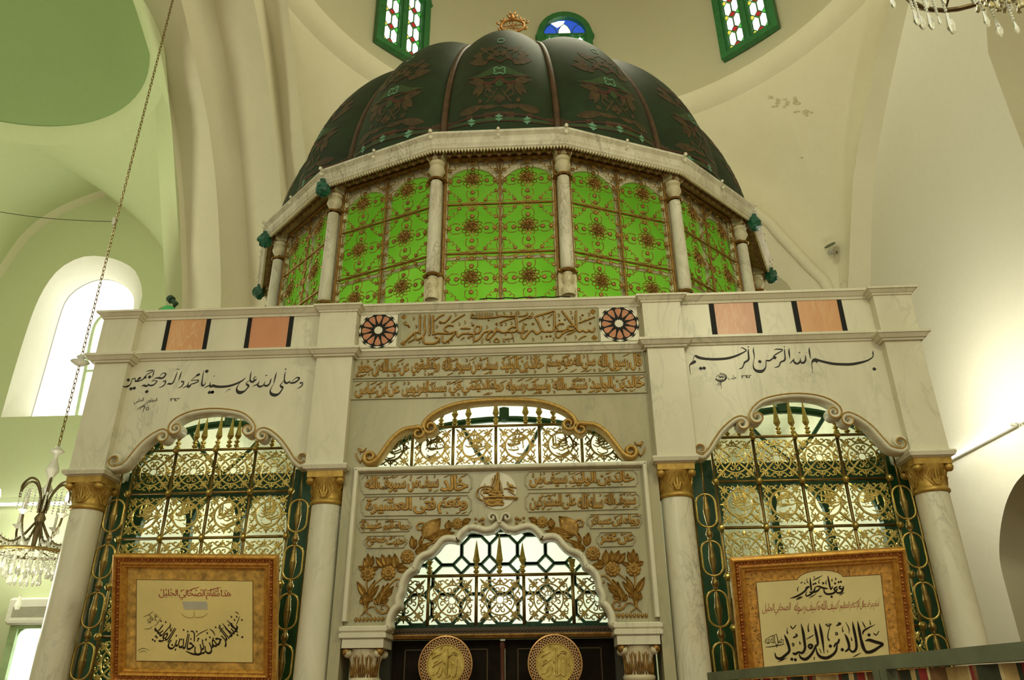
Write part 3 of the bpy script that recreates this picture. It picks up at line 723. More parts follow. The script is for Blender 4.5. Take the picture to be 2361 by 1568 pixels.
# sunk fields of the frieze and of the two lines below it, framed by thin fillets
YF = YP - .004
def field(quad, name, mt, parent, fil=.012):
    P = [(p.x, p.z) for p in ats(quad, YF)]
    m = MB(); m.poly(P, YF, YP + .01); f = m.build(name, mt, parent)
    m = MB(); Q = P + P[:2]
    for i in range(4): band(m, [P[i], P[(i + 1) % 4]], fil, YF - .010, YP)
    m.build('fillet', MT['marble_grey_dim'], f); return f
f1 = field([(922, 723), (1377, 709), (1382, 786), (922, 800)], 'frieze_field', MT['marble_grey_dim'], fac)
f2 = field([(816, 826), (1481, 812), (1487, 857), (813, 873)], 'line_field', MT['marble_grey_dim'], fac)
f3 = field([(813, 879), (1488, 863), (1491, 905), (810, 921)], 'line_field', MT['marble_grey_dim'], fac)
YI = YF - .001
G1 = ((820, 700), 6.944); G2 = ((1140, 690), 6.746)
SG2 = [[1560,440,22,1540,500,24,1500,505,24,1470,480,22,1440,510,24,1400,500,24,1370,485,22,1330,505,26,1290,480,26,1275,400,26,1265,290,28,1270,180,20],[1050,180,22,1120,270,28,1200,370,28,1270,450,24],[1220,430,26,1180,415,24,1140,440,28,1160,470,28,1220,475,24,1250,455,16],[1240,480,18,1130,500,22,1060,535,26,1000,595,24,962,580,20,955,500,18],[960,490,24,1010,495,26,1080,490,22,1140,465,20],[1085,390,14,1010,385,24,968,430,24,985,475,20],[1130,552,14,1200,525,20,1265,490,14],[1310,375,14,1430,330,20,1560,280,16],[935,185,20,935,300,28,932,420,28,912,490,26,860,508,24,820,500,22,780,508,22,740,480,26,700,400,26,650,300,28,640,275,26,720,245,26,830,215,26,920,190,16],[740,490,24,700,520,24,660,540,28,640,520,30,600,490,22,550,510,24,500,565,26,460,612,28,430,600,22,425,540,18,450,480,22],[505,392,14,455,405,22,450,480,26,490,500,24,515,480,16],[470,520,20,400,520,24,360,490,26,345,400,26,335,290,26,340,200,18],[330,440,20,270,438,26,210,490,22,250,515,26,320,505,24,340,470,18],[210,510,26,120,520,26,60,480,26,20,505,24,-30,520,18],[340,265,20,200,270,24,70,262,16],[80,375,12,180,330,18,310,298,14],[380,355,12,470,310,20,560,265,14],[590,215,20,578,285,20,520,300,12],[370,270,12,440,265,20,512,240,16,510,205,12],[1300,640,10,1370,590,18,1430,575,12],[830,290,10,900,230,14]]
DG2 = [(1530,195,48),(1555,600,50),(1370,250,22),(1490,375,24),(830,352,26),(850,405,22),(600,385,26),(815,582,24),(870,575,24),(1010,330,18),(1095,320,20)]
TG2 = [(1335,300),(1470,240),(1190,210),(1210,290),(1000,250),(760,290),(730,600),(600,625),(920,625),(1100,620),(1265,590),(35,225),(150,230),(260,225),(40,390),(110,395),(175,390),(265,375),(170,545),(280,575),(375,215),(455,395)]
SG1 = [[2330,455,20,2280,440,24,2250,395,24,2240,460,24,2150,555,26,2110,580,26,2095,540,24,2130,480,22,2180,445,20],[2200,440,22,2100,450,26,2050,470,26,1990,545,28,1930,600,28,1900,580,24,1890,490,18],[1940,365,20,2000,372,28,1992,440,28,1940,475,24,1905,430,18,1930,370,18],[1985,470,24,1880,490,28,1800,480,26,1700,490,28,1640,540,18,1612,450,20],[1680,405,14,1760,400,28,1840,405,14],[1610,450,26,1500,480,28,1400,480,26,1300,480,26,1250,505,24],[1570,365,14,1500,350,24,1430,390,24,1440,440,20,1490,462,14],[1590,480,24,1520,560,26,1430,630,26,1392,590,22,1390,510,18],[1270,540,22,1335,560,26,1300,622,30,1200,647,34,1110,635,30,1080,580,26,1085,510,18],[1240,195,22,1240,400,28,1240,505,24],[1185,180,20,1185,350,26,1180,515,22],[1110,190,18,1100,330,24,1112,450,26,1080,520,24,1030,560,26,980,582,22,958,540,22,950,480,20],[1030,180,22,1030,350,28,1030,490,22],[1020,465,22,950,470,24,880,530,26,800,605,26,745,650,18],[1265,285,12,1340,215,20,1420,180,14],[1535,310,12,1640,240,20,1750,178,14],[1345,290,22,1420,310,20,1500,240,20,1525,195,18],[840,630,12,940,578,18],[1860,160,14,1855,215,18],[1905,200,18,1880,175,18,1850,190,14],[1940,150,12,1945,225,16],[1985,150,12,1985,225,16],[2025,145,12,2025,225,16],[2070,145,12,2070,225,16],[2110,145,12,2110,225,16],[2150,150,12,2150,220,16],[2190,155,12,2200,225,16],[1840,230,12,2000,240,16,2200,230,14,2361,205,12],[2220,225,14,2300,195,14],[770,300,14,800,340,20,850,350,20],[1690,580,12,1740,545,18],[1790,555,12,1870,520,18],[2210,600,14,2260,560,20,2300,600,18,2260,630,18,2210,600,14],[2030,560,16,2028,640,14]]
DG1 = [(775,215,46),(765,640,48),(1360,310,26),(1880,350,24),(855,375,22),(2130,270,20),(2250,330,20)]
TG1 = [(930,240),(970,370),(1300,370),(1660,330),(1750,300),(1860,330),(1820,545),(1540,575),(1490,615),(1020,615),(1340,612),(1040,225),(2100,380),(2320,330),(1885,610),(2150,615),(1600,180),(800,310)]
def ticks(mb, T, o, s, y, rel, k=1.0):
    for x, yy in T: ink(mb, [[x - 12 * k, yy - 26 * k, 8 * k, x + 10 * k, yy - 8 * k, 18 * k, x + 4 * k, yy + 14 * k, 16 * k, x - 10 * k, yy + 30 * k, 5 * k]], o, s, y, rel)
m = MB()
ink(m, SG2, *G2, YI, .014, 1.5); dots(m, DG2, *G2, YI, .013); ticks(m, TG2, *G2, YI, .012)
ink(m, SG1, *G1, YI, .014, 1.5); dots(m, DG1, *G1, YI, .013); ticks(m, TG1, *G1, YI, .012)
writing(m, '\u0661\u0663\u0662\u0666', [(120, 600), (310, 590), (312, 665), (122, 675)], YI, .008, True, .02, *G2)
m.build('gilt_inscription', MT['gold_letter'], f1)
def gilt_line(parent, parts, quad_l, quad_r, n_ticks, rel=.012, seed=1):
    """long line of raised writing: quad_l / quad_r are its left and right ends (top, bottom)"""
    rnd = random.Random(seed); mm = MB(); tot = sum(p[1] for p in parts); u = 1.0
    L = lambda u, v: (quad_l[0][0] + (quad_r[0][0] - quad_l[0][0]) * u + (quad_l[1][0] + (quad_r[1][0] - quad_l[1][0]) * u - quad_l[0][0] - (quad_r[0][0] - quad_l[0][0]) * u) * v,
                      quad_l[0][1] + (quad_r[0][1] - quad_l[0][1]) * u + (quad_l[1][1] + (quad_r[1][1] - quad_l[1][1]) * u - quad_l[0][1] - (quad_r[0][1] - quad_l[0][1]) * u) * v)
    for t, w in parts:                       # read from the right
        w = w / tot; a, b = u - w + .004, u - .002
        writing(mm, t, [L(a, .03), L(b, .03), L(b, .97), L(a, .97)], YI, rel * .6, False, .042); u -= w
    for k in range(n_ticks):
        uu = rnd.uniform(.01, .99); v = rnd.choice((.10, .14, .2, .9, .93)); p = L(uu, v)
        if rnd.random() < .55: ink(mm, [[p[0] - 1.5, p[1] - 3, 1.2, p[0] + 1.5, p[1] - 1, 2.8, p[0] + .6, p[1] + 2, 2.4, p[0] - 1.6, p[1] + 4, .8]], (0, 0), 1, YI, rel)
        else: ink(mm, [[p[0] - 7, p[1] + 3.5, 1.2, p[0], p[1] + .5, 2.8, p[0] + 8, p[1] - 3.5, 1.2]], (0, 0), 1, YI, rel)
    return mm.build('gilt_inscription', MT['gold_letter'], parent)
gilt_line(f2, [('\u0642\u0627\u0644 \u0631\u0633\u0648\u0644 \u0627\u0644\u0644\u0647', 15), ('\u0635\u0644\u0649 \u0627\u0644\u0644\u0647 \u0639\u0644\u064a\u0647 \u0648\u0633\u0644\u0645', 17), ('\u062e\u0627\u0644\u062f \u0628\u0646 \u0627\u0644\u0648\u0644\u064a\u062f', 15), ('\u0633\u064a\u0641 \u0645\u0646 \u0633\u064a\u0648\u0641 \u0627\u0644\u0644\u0647', 19), ('\u0631\u0648\u0627\u0647 \u0627\u0644\u0628\u063a\u0648\u064a', 10), ('\u0639\u0646 \u0639\u0628\u062f \u0627\u0644\u0644\u0647 \u0628\u0646 \u062c\u0639\u0641\u0631', 18)], [(820, 828), (817, 871)], [(1479, 813), (1484, 855)], 70, seed=3)
gilt_line(f3, [('\u062e\u0627\u0644\u062f \u0628\u0646 \u0627\u0644\u0648\u0644\u064a\u062f', 17), ('\u0633\u064a\u0641 \u0627\u0644\u0644\u0647', 11), ('\u0648\u0633\u064a\u0641 \u0631\u0633\u0648\u0644\u0647', 14), ('\u0631\u0648\u0627\u0647 \u0627\u0644\u062f\u064a\u0644\u0645\u064a \u0641\u064a', 17), ('\u0645\u0633\u0646\u062f \u0627\u0644\u0641\u0631\u062f\u0648\u0633', 14), ('\u0639\u0646 \u0627\u0628\u0646 \u0639\u0628\u0627\u0633', 14)], [(817, 881), (814, 919)], [(1486, 865), (1489, 903)], 70, seed=5)
# twelve-petalled stone rosettes
for cx_, cy_ in ((872.5, 761.5), (1427, 746)):
    c = at(cx_, cy_, YF - .003); R = .170
    m = MB(); y = YF - .003; P = lambda r, a: (c.x + r * R * math.cos(a), y, c.z + r * R * math.sin(a))
    N = 12; st = 2 * PI / N
    m.cur = 0; m.add([(c.x - R * 1.0, y + .002, c.z - R * .99), (c.x + R, y + .002, c.z - R * .99), (c.x + R, y + .002, c.z + R * .99), (c.x - R, y + .002, c.z + R * .99)], [(0, 1, 2, 3)])
    m.cur = 1; m.add([P(1.06 if k % 2 == 0 else 1.06, k * st / 1 + st / 2) for k in range(N)], [tuple(range(N))])
    for k in range(N):
        a = k * st
        m.cur = 0; m.add([P(.985, a - st * .42), P(1.045, a - .0), P(.985, a + st * .42), P(.925, a)], [(0, 1, 2, 3)]); m.v[-4:] = [(x, yy - .001, z) for x, yy, z in m.v[-4:]]
        m.cur = 2; m.add([P(.36, a), P(.60, a - st * .36), P(.80, a - st * .40), P(.88, a - st * .22), P(.88, a + st * .22), P(.80, a + st * .40), P(.60, a + st * .36)], [tuple(range(7))]); m.v[-7:] = [(x, yy - .001, z) for x, yy, z in m.v[-7:]]
    m.cur = 0; m.add([P(.24 if k % 2 else .20, k * PI / 12) for k in range(24)], [tuple(range(24))]); m.v[-24:] = [(x, yy - .0015, z) for x, yy, z in m.v[-24:]]
    m.build('rosette_inlay', [MT['white_inlay'], MT['black_stone'], MT['pink_inlay']], fac)

# black writing on the two wings
YB = YP - .0015
B1 = ((1580, 790), 9.8375); B2 = ((1800, 790), 9.8375); L1 = ((275, 840), 10.732); L2_ = ((485, 840), 10.732)
m = MB()
ink(m, [[2098,178,5,2092,240,28,2098,300,20,2060,350,26,1960,408,38,1800,455,56,1600,490,64,1400,492,64,1200,480,64,1050,452,60,930,422,58,850,400,60,790,395,84,745,408,72,715,440,34,706,500,16,714,580,14,729,702,4],[786,348,8,800,375,44,820,420,60,806,460,10],[650,103,5,648,180,34,660,260,30,672,372,6],[560,278,5,566,340,28,562,400,36,530,448,48,490,460,46,452,430,34,448,345,5],[448,400,18,420,455,42,365,478,46,318,450,50,298,405,24,306,355,6],[308,365,8,270,410,26,240,445,24,198,480,4],[404,228,8,425,222,26,442,217,6],[190,120,5,188,200,34,198,280,32,207,368,6]], *B2, YB)
dots(m, [(2124, 598, 44)], *B2, YB)
ink(m, [[2250,130,5,2252,200,26,2262,300,28,2264,370,36,2235,415,40,2180,432,36,2150,470,30,2128,530,26,2080,552,24,2010,570,4],[2232,98,8,2250,92,24,2264,88,6],[2012,168,5,2060,148,24,2130,150,30,2195,155,28,2200,180,22,2130,222,26,2060,262,28,2010,300,18,1995,335,14],[1990,350,30,1940,392,34,1890,412,40,1842,405,28,1832,450,16,1828,540,22,1800,600,38,1740,648,68,1670,652,76,1600,630,60,1555,580,36,1540,500,18,1552,420,12,1565,350,16,1560,260,26,1545,180,28,1550,103,5],[1435,135,5,1428,200,30,1436,300,36,1440,370,42,1410,412,42,1350,447,42,1325,500,24,1300,560,26,1260,587,22,1210,601,4],[1412,100,8,1432,98,26,1448,90,6],[1250,132,4,1295,115,20,1340,140,26,1385,175,26,1340,210,28,1240,262,40,1120,312,50,960,355,58,760,374,60,560,374,60,400,360,62,300,335,68,245,305,56,215,300,24,190,350,12,170,415,12],[235,412,40,200,440,72,130,482,46,100,520,20,102,600,15,115,680,10,123,738,3],[700,970,5,760,920,12,830,890,10,900,850,24,935,790,22,910,730,18,850,705,14,790,700,16],[700,800,10,720,850,26,780,880,30,850,870,26,905,820,24,900,760,16,840,725,10,760,735,12,705,775,12],[750,800,16,780,760,18,800,800,20,830,750,16,850,800,20,880,760,12],[740,835,16,800,850,24,860,835,18],[680,820,10,710,850,18,760,880,10],[740,985,5,800,930,14,830,905,8],[820,1055,4,815,980,12,800,930,18],[790,680,12,800,695,12]], *B1, YB)
dots(m, [(2025, 338, 46), (1692, 430, 42), (352, 585, 43), (428, 578, 43)], *B1, YB)
writing(m, '\u0661\u0663\u0664\u0662', [(1268, 722), (1495, 712), (1497, 800), (1270, 810)], YB, 0, True, .03, *B1)
writing(m, '\u062d\u0644\u0628', [(965, 740), (1160, 730), (1162, 855), (967, 862)], YB, 0, False, .0, *B1)
m.build('black_inscription', MT['ink'], fac)
m = MB()
ink(m, [[874,128,4,850,200,24,835,260,22,810,325,4],[655,192,4,720,160,20,825,148,26,815,178,16,740,222,22,670,262,20,645,305,28],[612,345,28,560,387,28,480,415,30,440,430,24],[540,328,28,500,345,60,455,390,34,412,422,44,395,400,24,400,345,8],[408,338,8,370,355,28,322,358,16,310,400,16,280,480,22,230,535,38,160,557,36,108,550,24,90,530,6],[875,345,14,960,335,42,1050,345,46,1120,300,38,1150,240,36,1110,215,24,1050,240,16,985,325,8],[880,345,14,830,395,12,798,418,6],[798,418,8,870,405,18,935,415,24,900,462,26,840,512,38,770,525,38,722,500,28,712,478,8],[722,500,24,680,540,42,620,525,52,575,525,22,545,560,4],[1095,430,50,1120,405,54],[1142,380,14,1150,430,26,1120,500,26,1060,550,26,970,580,4],[1436,175,4,1410,260,24,1370,370,26,1330,450,32,1280,485,40,1230,480,48,1195,490,18,1178,518,4],[1542,175,4,1518,250,28,1490,340,24,1464,408,4],[1405,128,5,1440,118,20,1470,126,14,1502,106,4],[1535,440,40,1575,420,56],[1595,400,14,1590,470,28,1560,522,28,1510,565,22,1440,592,4],[1995,240,46,1940,265,62,1890,300,18,1840,340,16,1772,408,10],[1775,408,12,1870,395,20,1955,393,28,1940,432,28,1860,470,28,1780,492,24,1750,530,44,1710,560,52,1690,540,36,1705,480,18,1727,425,5],[1720,510,20,1650,547,26,1560,592,4],[2095,138,4,2070,260,22,2055,380,26,2040,480,40,2062,530,46,2110,500,26,2143,440,4],[2262,435,5,2245,500,32,2270,550,48,2330,540,40,2361,525,36],[2250,505,18,2180,545,28,2085,588,4],[425,1123,6,560,1040,20,640,990,12,700,960,8],[470,1142,5,560,1070,10,655,1010,6],[578,1212,4,600,1120,16,640,1040,10],[655,1095,12,690,1065,14,728,1080,14,715,1120,14,680,1130,14,655,1095,12],[690,1095,26,692,1097,26],[590,1060,14,610,1040,18,640,1070,14],[700,1040,8,715,1010,10]], *L1, YB)
dots(m, [(224, 388, 42), (290, 605, 44), (370, 590, 44), (752, 312, 44), (680, 675, 46), (640, 322, 38), (2165, 172, 48), (2232, 695, 46), (2305, 690, 46)], *L1, YB)
writing(m, '\u0661\u0663\u0664\u0663', [(1255, 822), (1500, 815), (1500, 905), (1258, 915)], YB, 0, True, .03, *L1)
writing(m, '\u0627\u0644\u0645\u0648\u0644\u0648\u064a', [(680, 850), (945, 830), (930, 960), (660, 975)], YB, 0, False, 0, *L1)
writing(m, '\u0627\u0644\u062d\u0644\u0628\u064a', [(370, 860), (612, 820), (590, 960), (348, 1005)], YB, 0, False, 0, *L1)
ink(m, [[874,316,4,830,372,26,740,432,42,620,487,50,480,532,56,330,553,60,200,554,62,110,540,66,65,512,40,40,530,34,10,560,36,-30,545,30],[358,712,3,430,635,10,460,622,20,508,618,6],[78,293,8,95,290,20,114,284,5],[1018,168,4,995,260,26,985,360,28,1000,422,48,1050,432,52,1110,390,38,1152,348,4],[1140,308,6,1110,308,18,1075,345,18,1085,385,30],[985,385,12,920,430,14,885,475,20,915,505,56,948,540,44,915,590,30,850,657,38,760,697,82,690,687,82,650,620,42,680,530,18,740,448,8],[1512,342,4,1490,400,32,1470,470,32,1420,522,46,1370,532,52,1328,500,30,1356,418,4],[1340,490,16,1290,532,38,1220,552,52,1168,512,42,1190,460,22,1222,403,4],[1200,470,14,1140,502,28,1035,550,4],[1362,282,8,1385,275,28,1408,263,5],[1642,185,4,1612,290,32,1588,390,28,1566,475,12],[1864,168,4,1840,260,26,1830,370,28,1850,450,52,1900,462,48,1950,430,30,1972,398,5],[1940,440,16,2000,462,42,2090,447,46,2160,400,38,2200,345,42,2160,325,36,2110,345,16,2005,428,8],[1822,393,12,1770,460,16,1728,520,28,1768,560,62,1796,580,32,1750,660,32,1690,732,46,1600,762,82,1510,732,72,1480,660,32,1510,580,16,1562,488,8],[2215,470,46,2262,450,50],[2283,432,14,2280,500,28,2230,560,26,2135,608,4]], *L2_, YB)
dots(m, [(50, 690, 44), (1862, 120, 20)], *L2_, YB)
m.build('black_inscription', MT['ink'], fac)
# the end of the line runs over the edge of the pier
def over_edge(mb, st):
    pts = cr([(st[i], st[i + 1], st[i + 2]) for i in range(0, len(st), 3)], 6); row = []
    for i in range(len(pts)):
        a, b = pts[max(i - 1, 0)], pts[min(i + 1, len(pts) - 1)]; L = math.hypot(b[0] - a[0], b[1] - a[1]) or 1; nx, ny = -(b[1] - a[1]) / L * pts[i][2] / 2, (b[0] - a[0]) / L * pts[i][2] / 2
        q = []
        for s_ in (1, -1):
            px, py = 275 + (pts[i][0] + s_ * nx) / 10.732, 840 + (pts[i][1] + s_ * ny) / 10.732; p = at(px, py, -.0012)
            q.append(p if p.x < -3.297 else atx(px, py, -3.2955))
        row.append(q)
    for q0, q1 in zip(row, row[1:]): mb.add([q0[0], q0[1], q1[1], q1[0]], [(0, 1, 2, 3)])
m = MB(); over_edge(m, [322,358,16,310,400,16,280,480,22,230,535,38,160,557,36,108,550,24,90,530,6]); over_edge(m, [185,388,6,205,388,60,224,388,78,243,388,60,262,388,6]); over_edge(m, [252,605,6,272,605,60,290,605,76,308,605,60,326,605,6])
m.build('black_inscription', MT['ink'], fac)

# body of the shrine behind the front: side and back walls, roof
m = MB()
for sx in (-1, 1): m.box(min(sx * 3.45, sx * 3.55), max(sx * 3.45, sx * 3.55), .42, 7.3, 0, 4.72)
m.box(-3.45, 3.45, 7.2, 7.3, 0, 4.72); m.build('side_wall', MT['marble'], fac)
m = MB(); 
ring = [(-0.0156 + 3.05 * math.sin(a), 3.808 - 3.05 * math.cos(a), 4.72) for a in [i * 2 * PI / 32 for i in range(32)]]
sq = []
for i in range(32):
    a = i * 2 * PI / 32; dx, dy = math.sin(a), -math.cos(a); t = min(3.5 / max(abs(dx), 1e-6), (3.4 if dy < 0 else 3.45) / max(abs(dy), 1e-6)); sq.append((dx * t, 3.808 + dy * t, 4.72))
m.loft([ring + ring[:1], sq + sq[:1]]); m.build('roof', MT['marble'], fac)
m = MB(); m.box(-3.44, 3.44, .5, 7.2, .0, .02); m.build('inner_floor', plain('inner_carpet', (.10, .22, .08), .9), fac)
# ------------------------------------------------------------------ marble columns with gilded capitals
def capital(mb, c, r, z0, z1, hw, leaf=True):
    """bell, corner volutes, carved leaves; c=(x,y)"""
    h = z1 - z0
    mb.lathe([(r * 1.06, 0), (r * 1.14, .012), (r * 1.14, .028), (r * 1.03, .04), (r * 1.0, .06), (r * 1.02, h * .5), (r * 1.12, h * .75), (r * 1.26, h * .92), (r * 1.28, h)], (c[0], c[1], z0), 24)
    for sx in (-1, 1):
        for sy in (-1, 1):
            mb.sphere((c[0] + sx * hw * .84, c[1] + sy * hw * .84, z1 - h * .13), hw * .25, 8, 1, .95)
            mb.tube([(c[0] + sx * hw * .72, c[1] + sy * hw * .72, z1 - h * .10), (c[0] + sx * hw * .60, c[1] + sy * hw * .60, z1 - h * .35), (c[0] + sx * hw * .52, c[1] + sy * hw * .52, z0 + h * .25)], [hw * .2, hw * .12, hw * .04], 6)
    if leaf:
        for a in (-PI / 2, 0, PI / 2, PI):
            for off, top, wd in ((0, .9, .010), (.16, .80, .008), (-.16, .80, .008), (.30, .62, .007), (-.30, .62, .007), (.42, .88, .007), (-.42, .88, .007)):
                pts = []
                for t in [i / 8 for i in range(9)]:
                    aa = a + off * (1 - .55 * abs(2 * t - 1)) * (1.25 if off else 1); rr = r * (1.04 + .16 * max(0, t - .6) / .4)
                    pts.append((c[0] + rr * math.cos(aa), c[1] + rr * math.sin(aa), z0 + .05 + (h * top - .05) * t))
                mb.tube(pts, [wd * (.5 + math.sin(PI * i / 8)) for i in range(9)], 5)
            pts = [(c[0] + r * 1.05 * math.cos(a + .1 * math.cos(t)), c[1] + r * 1.05 * math.sin(a + .1 * math.cos(t)), z0 + h * .36 + h * .10 * math.sin(t)) for t in [i * 2 * PI / 12 for i in range(13)]]
            mb.tube(pts, .007, 5)
CX = ((-3.445, 'white marble column with gilded capital at the far left of the shrine front'), (-1.425, 'white marble column with gilded capital left of the carved doorway'), (1.425, 'white marble column with gilded capital right of the carved doorway'), (3.445, 'white marble column with gilded capital at the far right of the shrine front'))
for x, lab in CX:
    t = thing('marble_column', lab, 'column', (x, .14, 0), 'columns of the shrine front')
    m = MB(); m.lathe([(.17, 0), (.17, .10), (.15, .12), (.155, .16), (.137, .20), (.135, .22)] + [(.134 - .010 * i / 10 , .22 + 2.87 * i / 10) for i in range(11)], (x, .14, 0), 32); m.build('shaft', MT['marble_col'], t, smooth=True, sharp=40)
    m = MB(); capital(m, (x, .14), .122, 3.085, 3.30, .145); m.build('capital', MT['gold_cap'], t, smooth=True, sharp=50)
    m = MB(); m.box(x - .148, x + .148, -.008, .288, 3.298, 3.35); m.build('gilt_block', MT['gold_cap'], t)
    m = MB(); moulded(m, x - .15, x + .15, -.01, .29, 3.35, [(.012, .0, .016), (.030, .026, .036), (.013, .034, .030)]); m.build('abacus', MT['marble'], t)

# ------------------------------------------------------------------ carved doorway between the inner columns
door = thing('carved_doorway', 'grey marble doorway surround with scalloped arch, gilded flowers and gilt writing', 'doorway', (0, .2, 2.15))
CP = ((780, 1200), 3.1905); YD = .10
edge_px = [(1180, 42), (1200, 58), (1232, 76), (1290, 84), (1340, 76), (1400, 72), (1452, 104), (1490, 142), (1540, 142), (1592, 152), (1640, 198), (1690, 238), (1752, 268), (1786, 318), (1806, 352), (1850, 386), (1882, 440), (1896, 500), (1918, 550), (1926, 610), (1962, 655), (1986, 712), (1992, 760), (2012, 788), (2044, 797)]
ed = path_px(edge_px, *CP, .07); ax = 0.0
_sm = []
for i in range(len(ed)):
    a_, b_ = max(0, i - 9), min(len(ed), i + 10); h_ = min(i - a_, b_ - 1 - i); w_ = ed[i - h_:i + h_ + 1]; _sm.append((sum(p[0] for p in w_) / len(w_), sum(p[1] for p in w_) / len(w_)))
ed = [(a[0] + (a[0] - b[0]) * .35, a[1] + (a[1] - b[1]) * .35) for a, b in zip(ed, _sm)]
ed = [(p[0] - ed[0][0] * (1 - i / (len(ed) - 1)), p[1]) for i, p in enumerate(ed)]
ztop, zbot = 3.39, 2.155
full = mirror(ed)[::-1] + ed[1:]
sl = [(-1.27, ztop), (-1.27, zbot)] + [(full[0][0], zbot)] + full + [(full[-1][0], zbot), (1.27, zbot), (1.27, ztop)]
m = MB(); m.poly(sl, YD, .20); m.build('slab', MT['marble_grey_dim'], door)
for sx in (-1, 1):
    m = MB(); m.box(min(sx * 1.20, sx * 1.285), max(sx * 1.20, sx * 1.285), .07, .40, 0, 3.395); m.build('jamb_strip', MT['marble_grey_dim'], door)
m = MB()
for a, b in (((-1.185, 2.19), (-1.185, 3.372)), ((1.185, 2.19), (1.185, 3.372)), ((-1.20, 3.372), (1.20, 3.372))): band(m, [a, b], .042, .045, YD + .01)
m.build('roll_moulding', MT['marble'], door, smooth=True, sharp=40)
m = MB(); o = offset(full, .027); o2 = offset(full, -.027)
if sum(p[1] for p in o2) > sum(p[1] for p in o): o = o2
band(m, o, .056, .055, .16); m.build('scalloped_border', MT['marble'], door, smooth=True, sharp=50)
m = MB(); SCR = ((1060, 1070), 10.456)
for sg in (1, -1):
    P = path_px([(925, 1420), (900, 1330), (860, 1240), (800, 1205), (735, 1215), (690, 1270), (700, 1330), (760, 1350), (800, 1310), (780, 1270)], *SCR, .06)
    P = [(p[0] - path_px([(938, 1420), (938, 1400)], *SCR, .06)[0][0], p[1]) for p in P]
    band(m, P if sg == 1 else mirror(P), .022, .035, YD)
m.build('apex_scroll', MT['marble'], door, smooth=True)
PL = ((820, 1070), 6.8167); PR = ((1190, 1070), 6.816)
def cart(quad, o, s, text, seed, notch=True, nt=16):
    P = [(p.x, p.z) for p in ats(quad, YD - .002, o, s)]
    w = P[1][0] - P[0][0]; h = P[0][1] - P[3][1]; e = .022 if notch else .004
    (a, b), (c_, d), (f, g), (i, j) = P
    poly = [(a + e, b), (c_ - e, d), (c_ - e * .8, d - e * .8), (c_, d - e * 1.6), (f, g + e * 1.6), (f - e * .8, g + e * .8), (f - e, g), (i + e, j), (i + e * .8, j + e * .8), (i, j + e * 1.6), (a, b - e * 1.6), (a + e * .8, b - e * .8)]
    m = MB(); m.poly(poly, YD - .003, YD + .01); cf = m.build('cartouche', MT['marble_grey_dim'], door)
    m = MB()
    for k in range(12): band(m, [poly[k], poly[(k + 1) % 12]], .010, YD - .014, YD)
    m.build('fillet', MT['marble_grey_dim'], cf)
    m = MB(); rnd = random.Random(seed); y = YD - .004
    def Lp(u, v): return [((quad[0][k] * (1 - u) + quad[1][k] * u) * (1 - v) + (quad[3][k] * (1 - u) + quad[2][k] * u) * v) for k in (0, 1)]
    tot = sum(q[1] for q in text); u = .975
    for t, wd in text:
        wd = .95 * wd / tot; writing(m, t, [Lp(u - wd + .006, .06), Lp(u - .003, .06), Lp(u - .003, .95), Lp(u - wd + .006, .95)], y, .008, False, .044, o, s); u -= wd
    for k in range(nt):
        p = Lp(rnd.uniform(.04, .96), rnd.choice((.12, .16, .9)))
        if rnd.random() < .5: ink(m, [[p[0] - 10, p[1] - 18, 8, p[0] + 10, p[1] - 6, 18, p[0] + 4, p[1] + 12, 16, p[0] - 10, p[1] + 26, 5]], o, s, y, .012)
        else: ink(m, [[p[0] - 45, p[1] + 20, 8, p[0], p[1] + 2, 18, p[0] + 50, p[1] - 20, 8]], o, s, y, .012)
    return m.build('gilt_inscription', MT['gold_letter'], cf)
cart([(150, 120), (1900, 95), (1920, 345), (150, 395)], *PR, [('\u062e\u0627\u0644\u062f \u0628\u0646 \u0627\u0644\u0648\u0644\u064a\u062f', 17), ('\u0633\u064a\u0641 \u0645\u0646', 10)], 1)
cart([(150, 455), (1930, 435), (1945, 700), (155, 750)], *PR, [('\u0633\u064a\u0648\u0641 \u0627\u0644\u0644\u0647', 11), ('\u0633\u0644\u0647 \u0627\u0644\u0644\u0647', 9), ('\u0639\u0644\u0649 \u0627\u0644\u0645\u0634\u0631\u0643\u064a\u0646', 16)], 2)
cart([(1120, 790), (1965, 775), (1975, 990), (1130, 1010)], *PR, [('\u0631\u0648\u0627\u0647', 6), ('\u0627\u0628\u0646 \u0639\u0633\u0627\u0643\u0631', 12)], 3, True, 6)
cart([(1270, 1075), (1860, 1065), (1870, 1280), (1280, 1300)], *PR, [('\u0639\u0646 \u0639\u0645\u0631', 8)], 4, True, 5)
cart([(90, 175), (1820, 150), (1820, 440), (90, 475)], *PL, [('\u062e\u0627\u0644\u062f', 9), ('\u0633\u064a\u0641 \u0645\u0646', 10), ('\u0633\u064a\u0648\u0641 \u0627\u0644\u0644\u0647', 13)], 5)
cart([(100, 515), (1810, 490), (1815, 795), (100, 815)], *PL, [('\u0648\u0646\u0639\u0645', 8), ('\u0641\u062a\u0649', 6), ('\u0627\u0644\u0639\u0634\u064a\u0631\u0629', 12)], 6)
cart([(50, 870), (870, 860), (875, 1050), (50, 1070)], *PL, [('\u0631\u0648\u0627\u0647 \u0623\u0628\u0648', 10), ('\u0639\u0628\u064a\u062f\u0629', 8)], 7, True, 6)
cart([(140, 1130), (810, 1122), (800, 1310), (140, 1320)], *PL, [('\u062d\u062f\u064a\u062b', 8), ('\u0635\u062d\u064a\u062d', 8)], 8, True, 5)

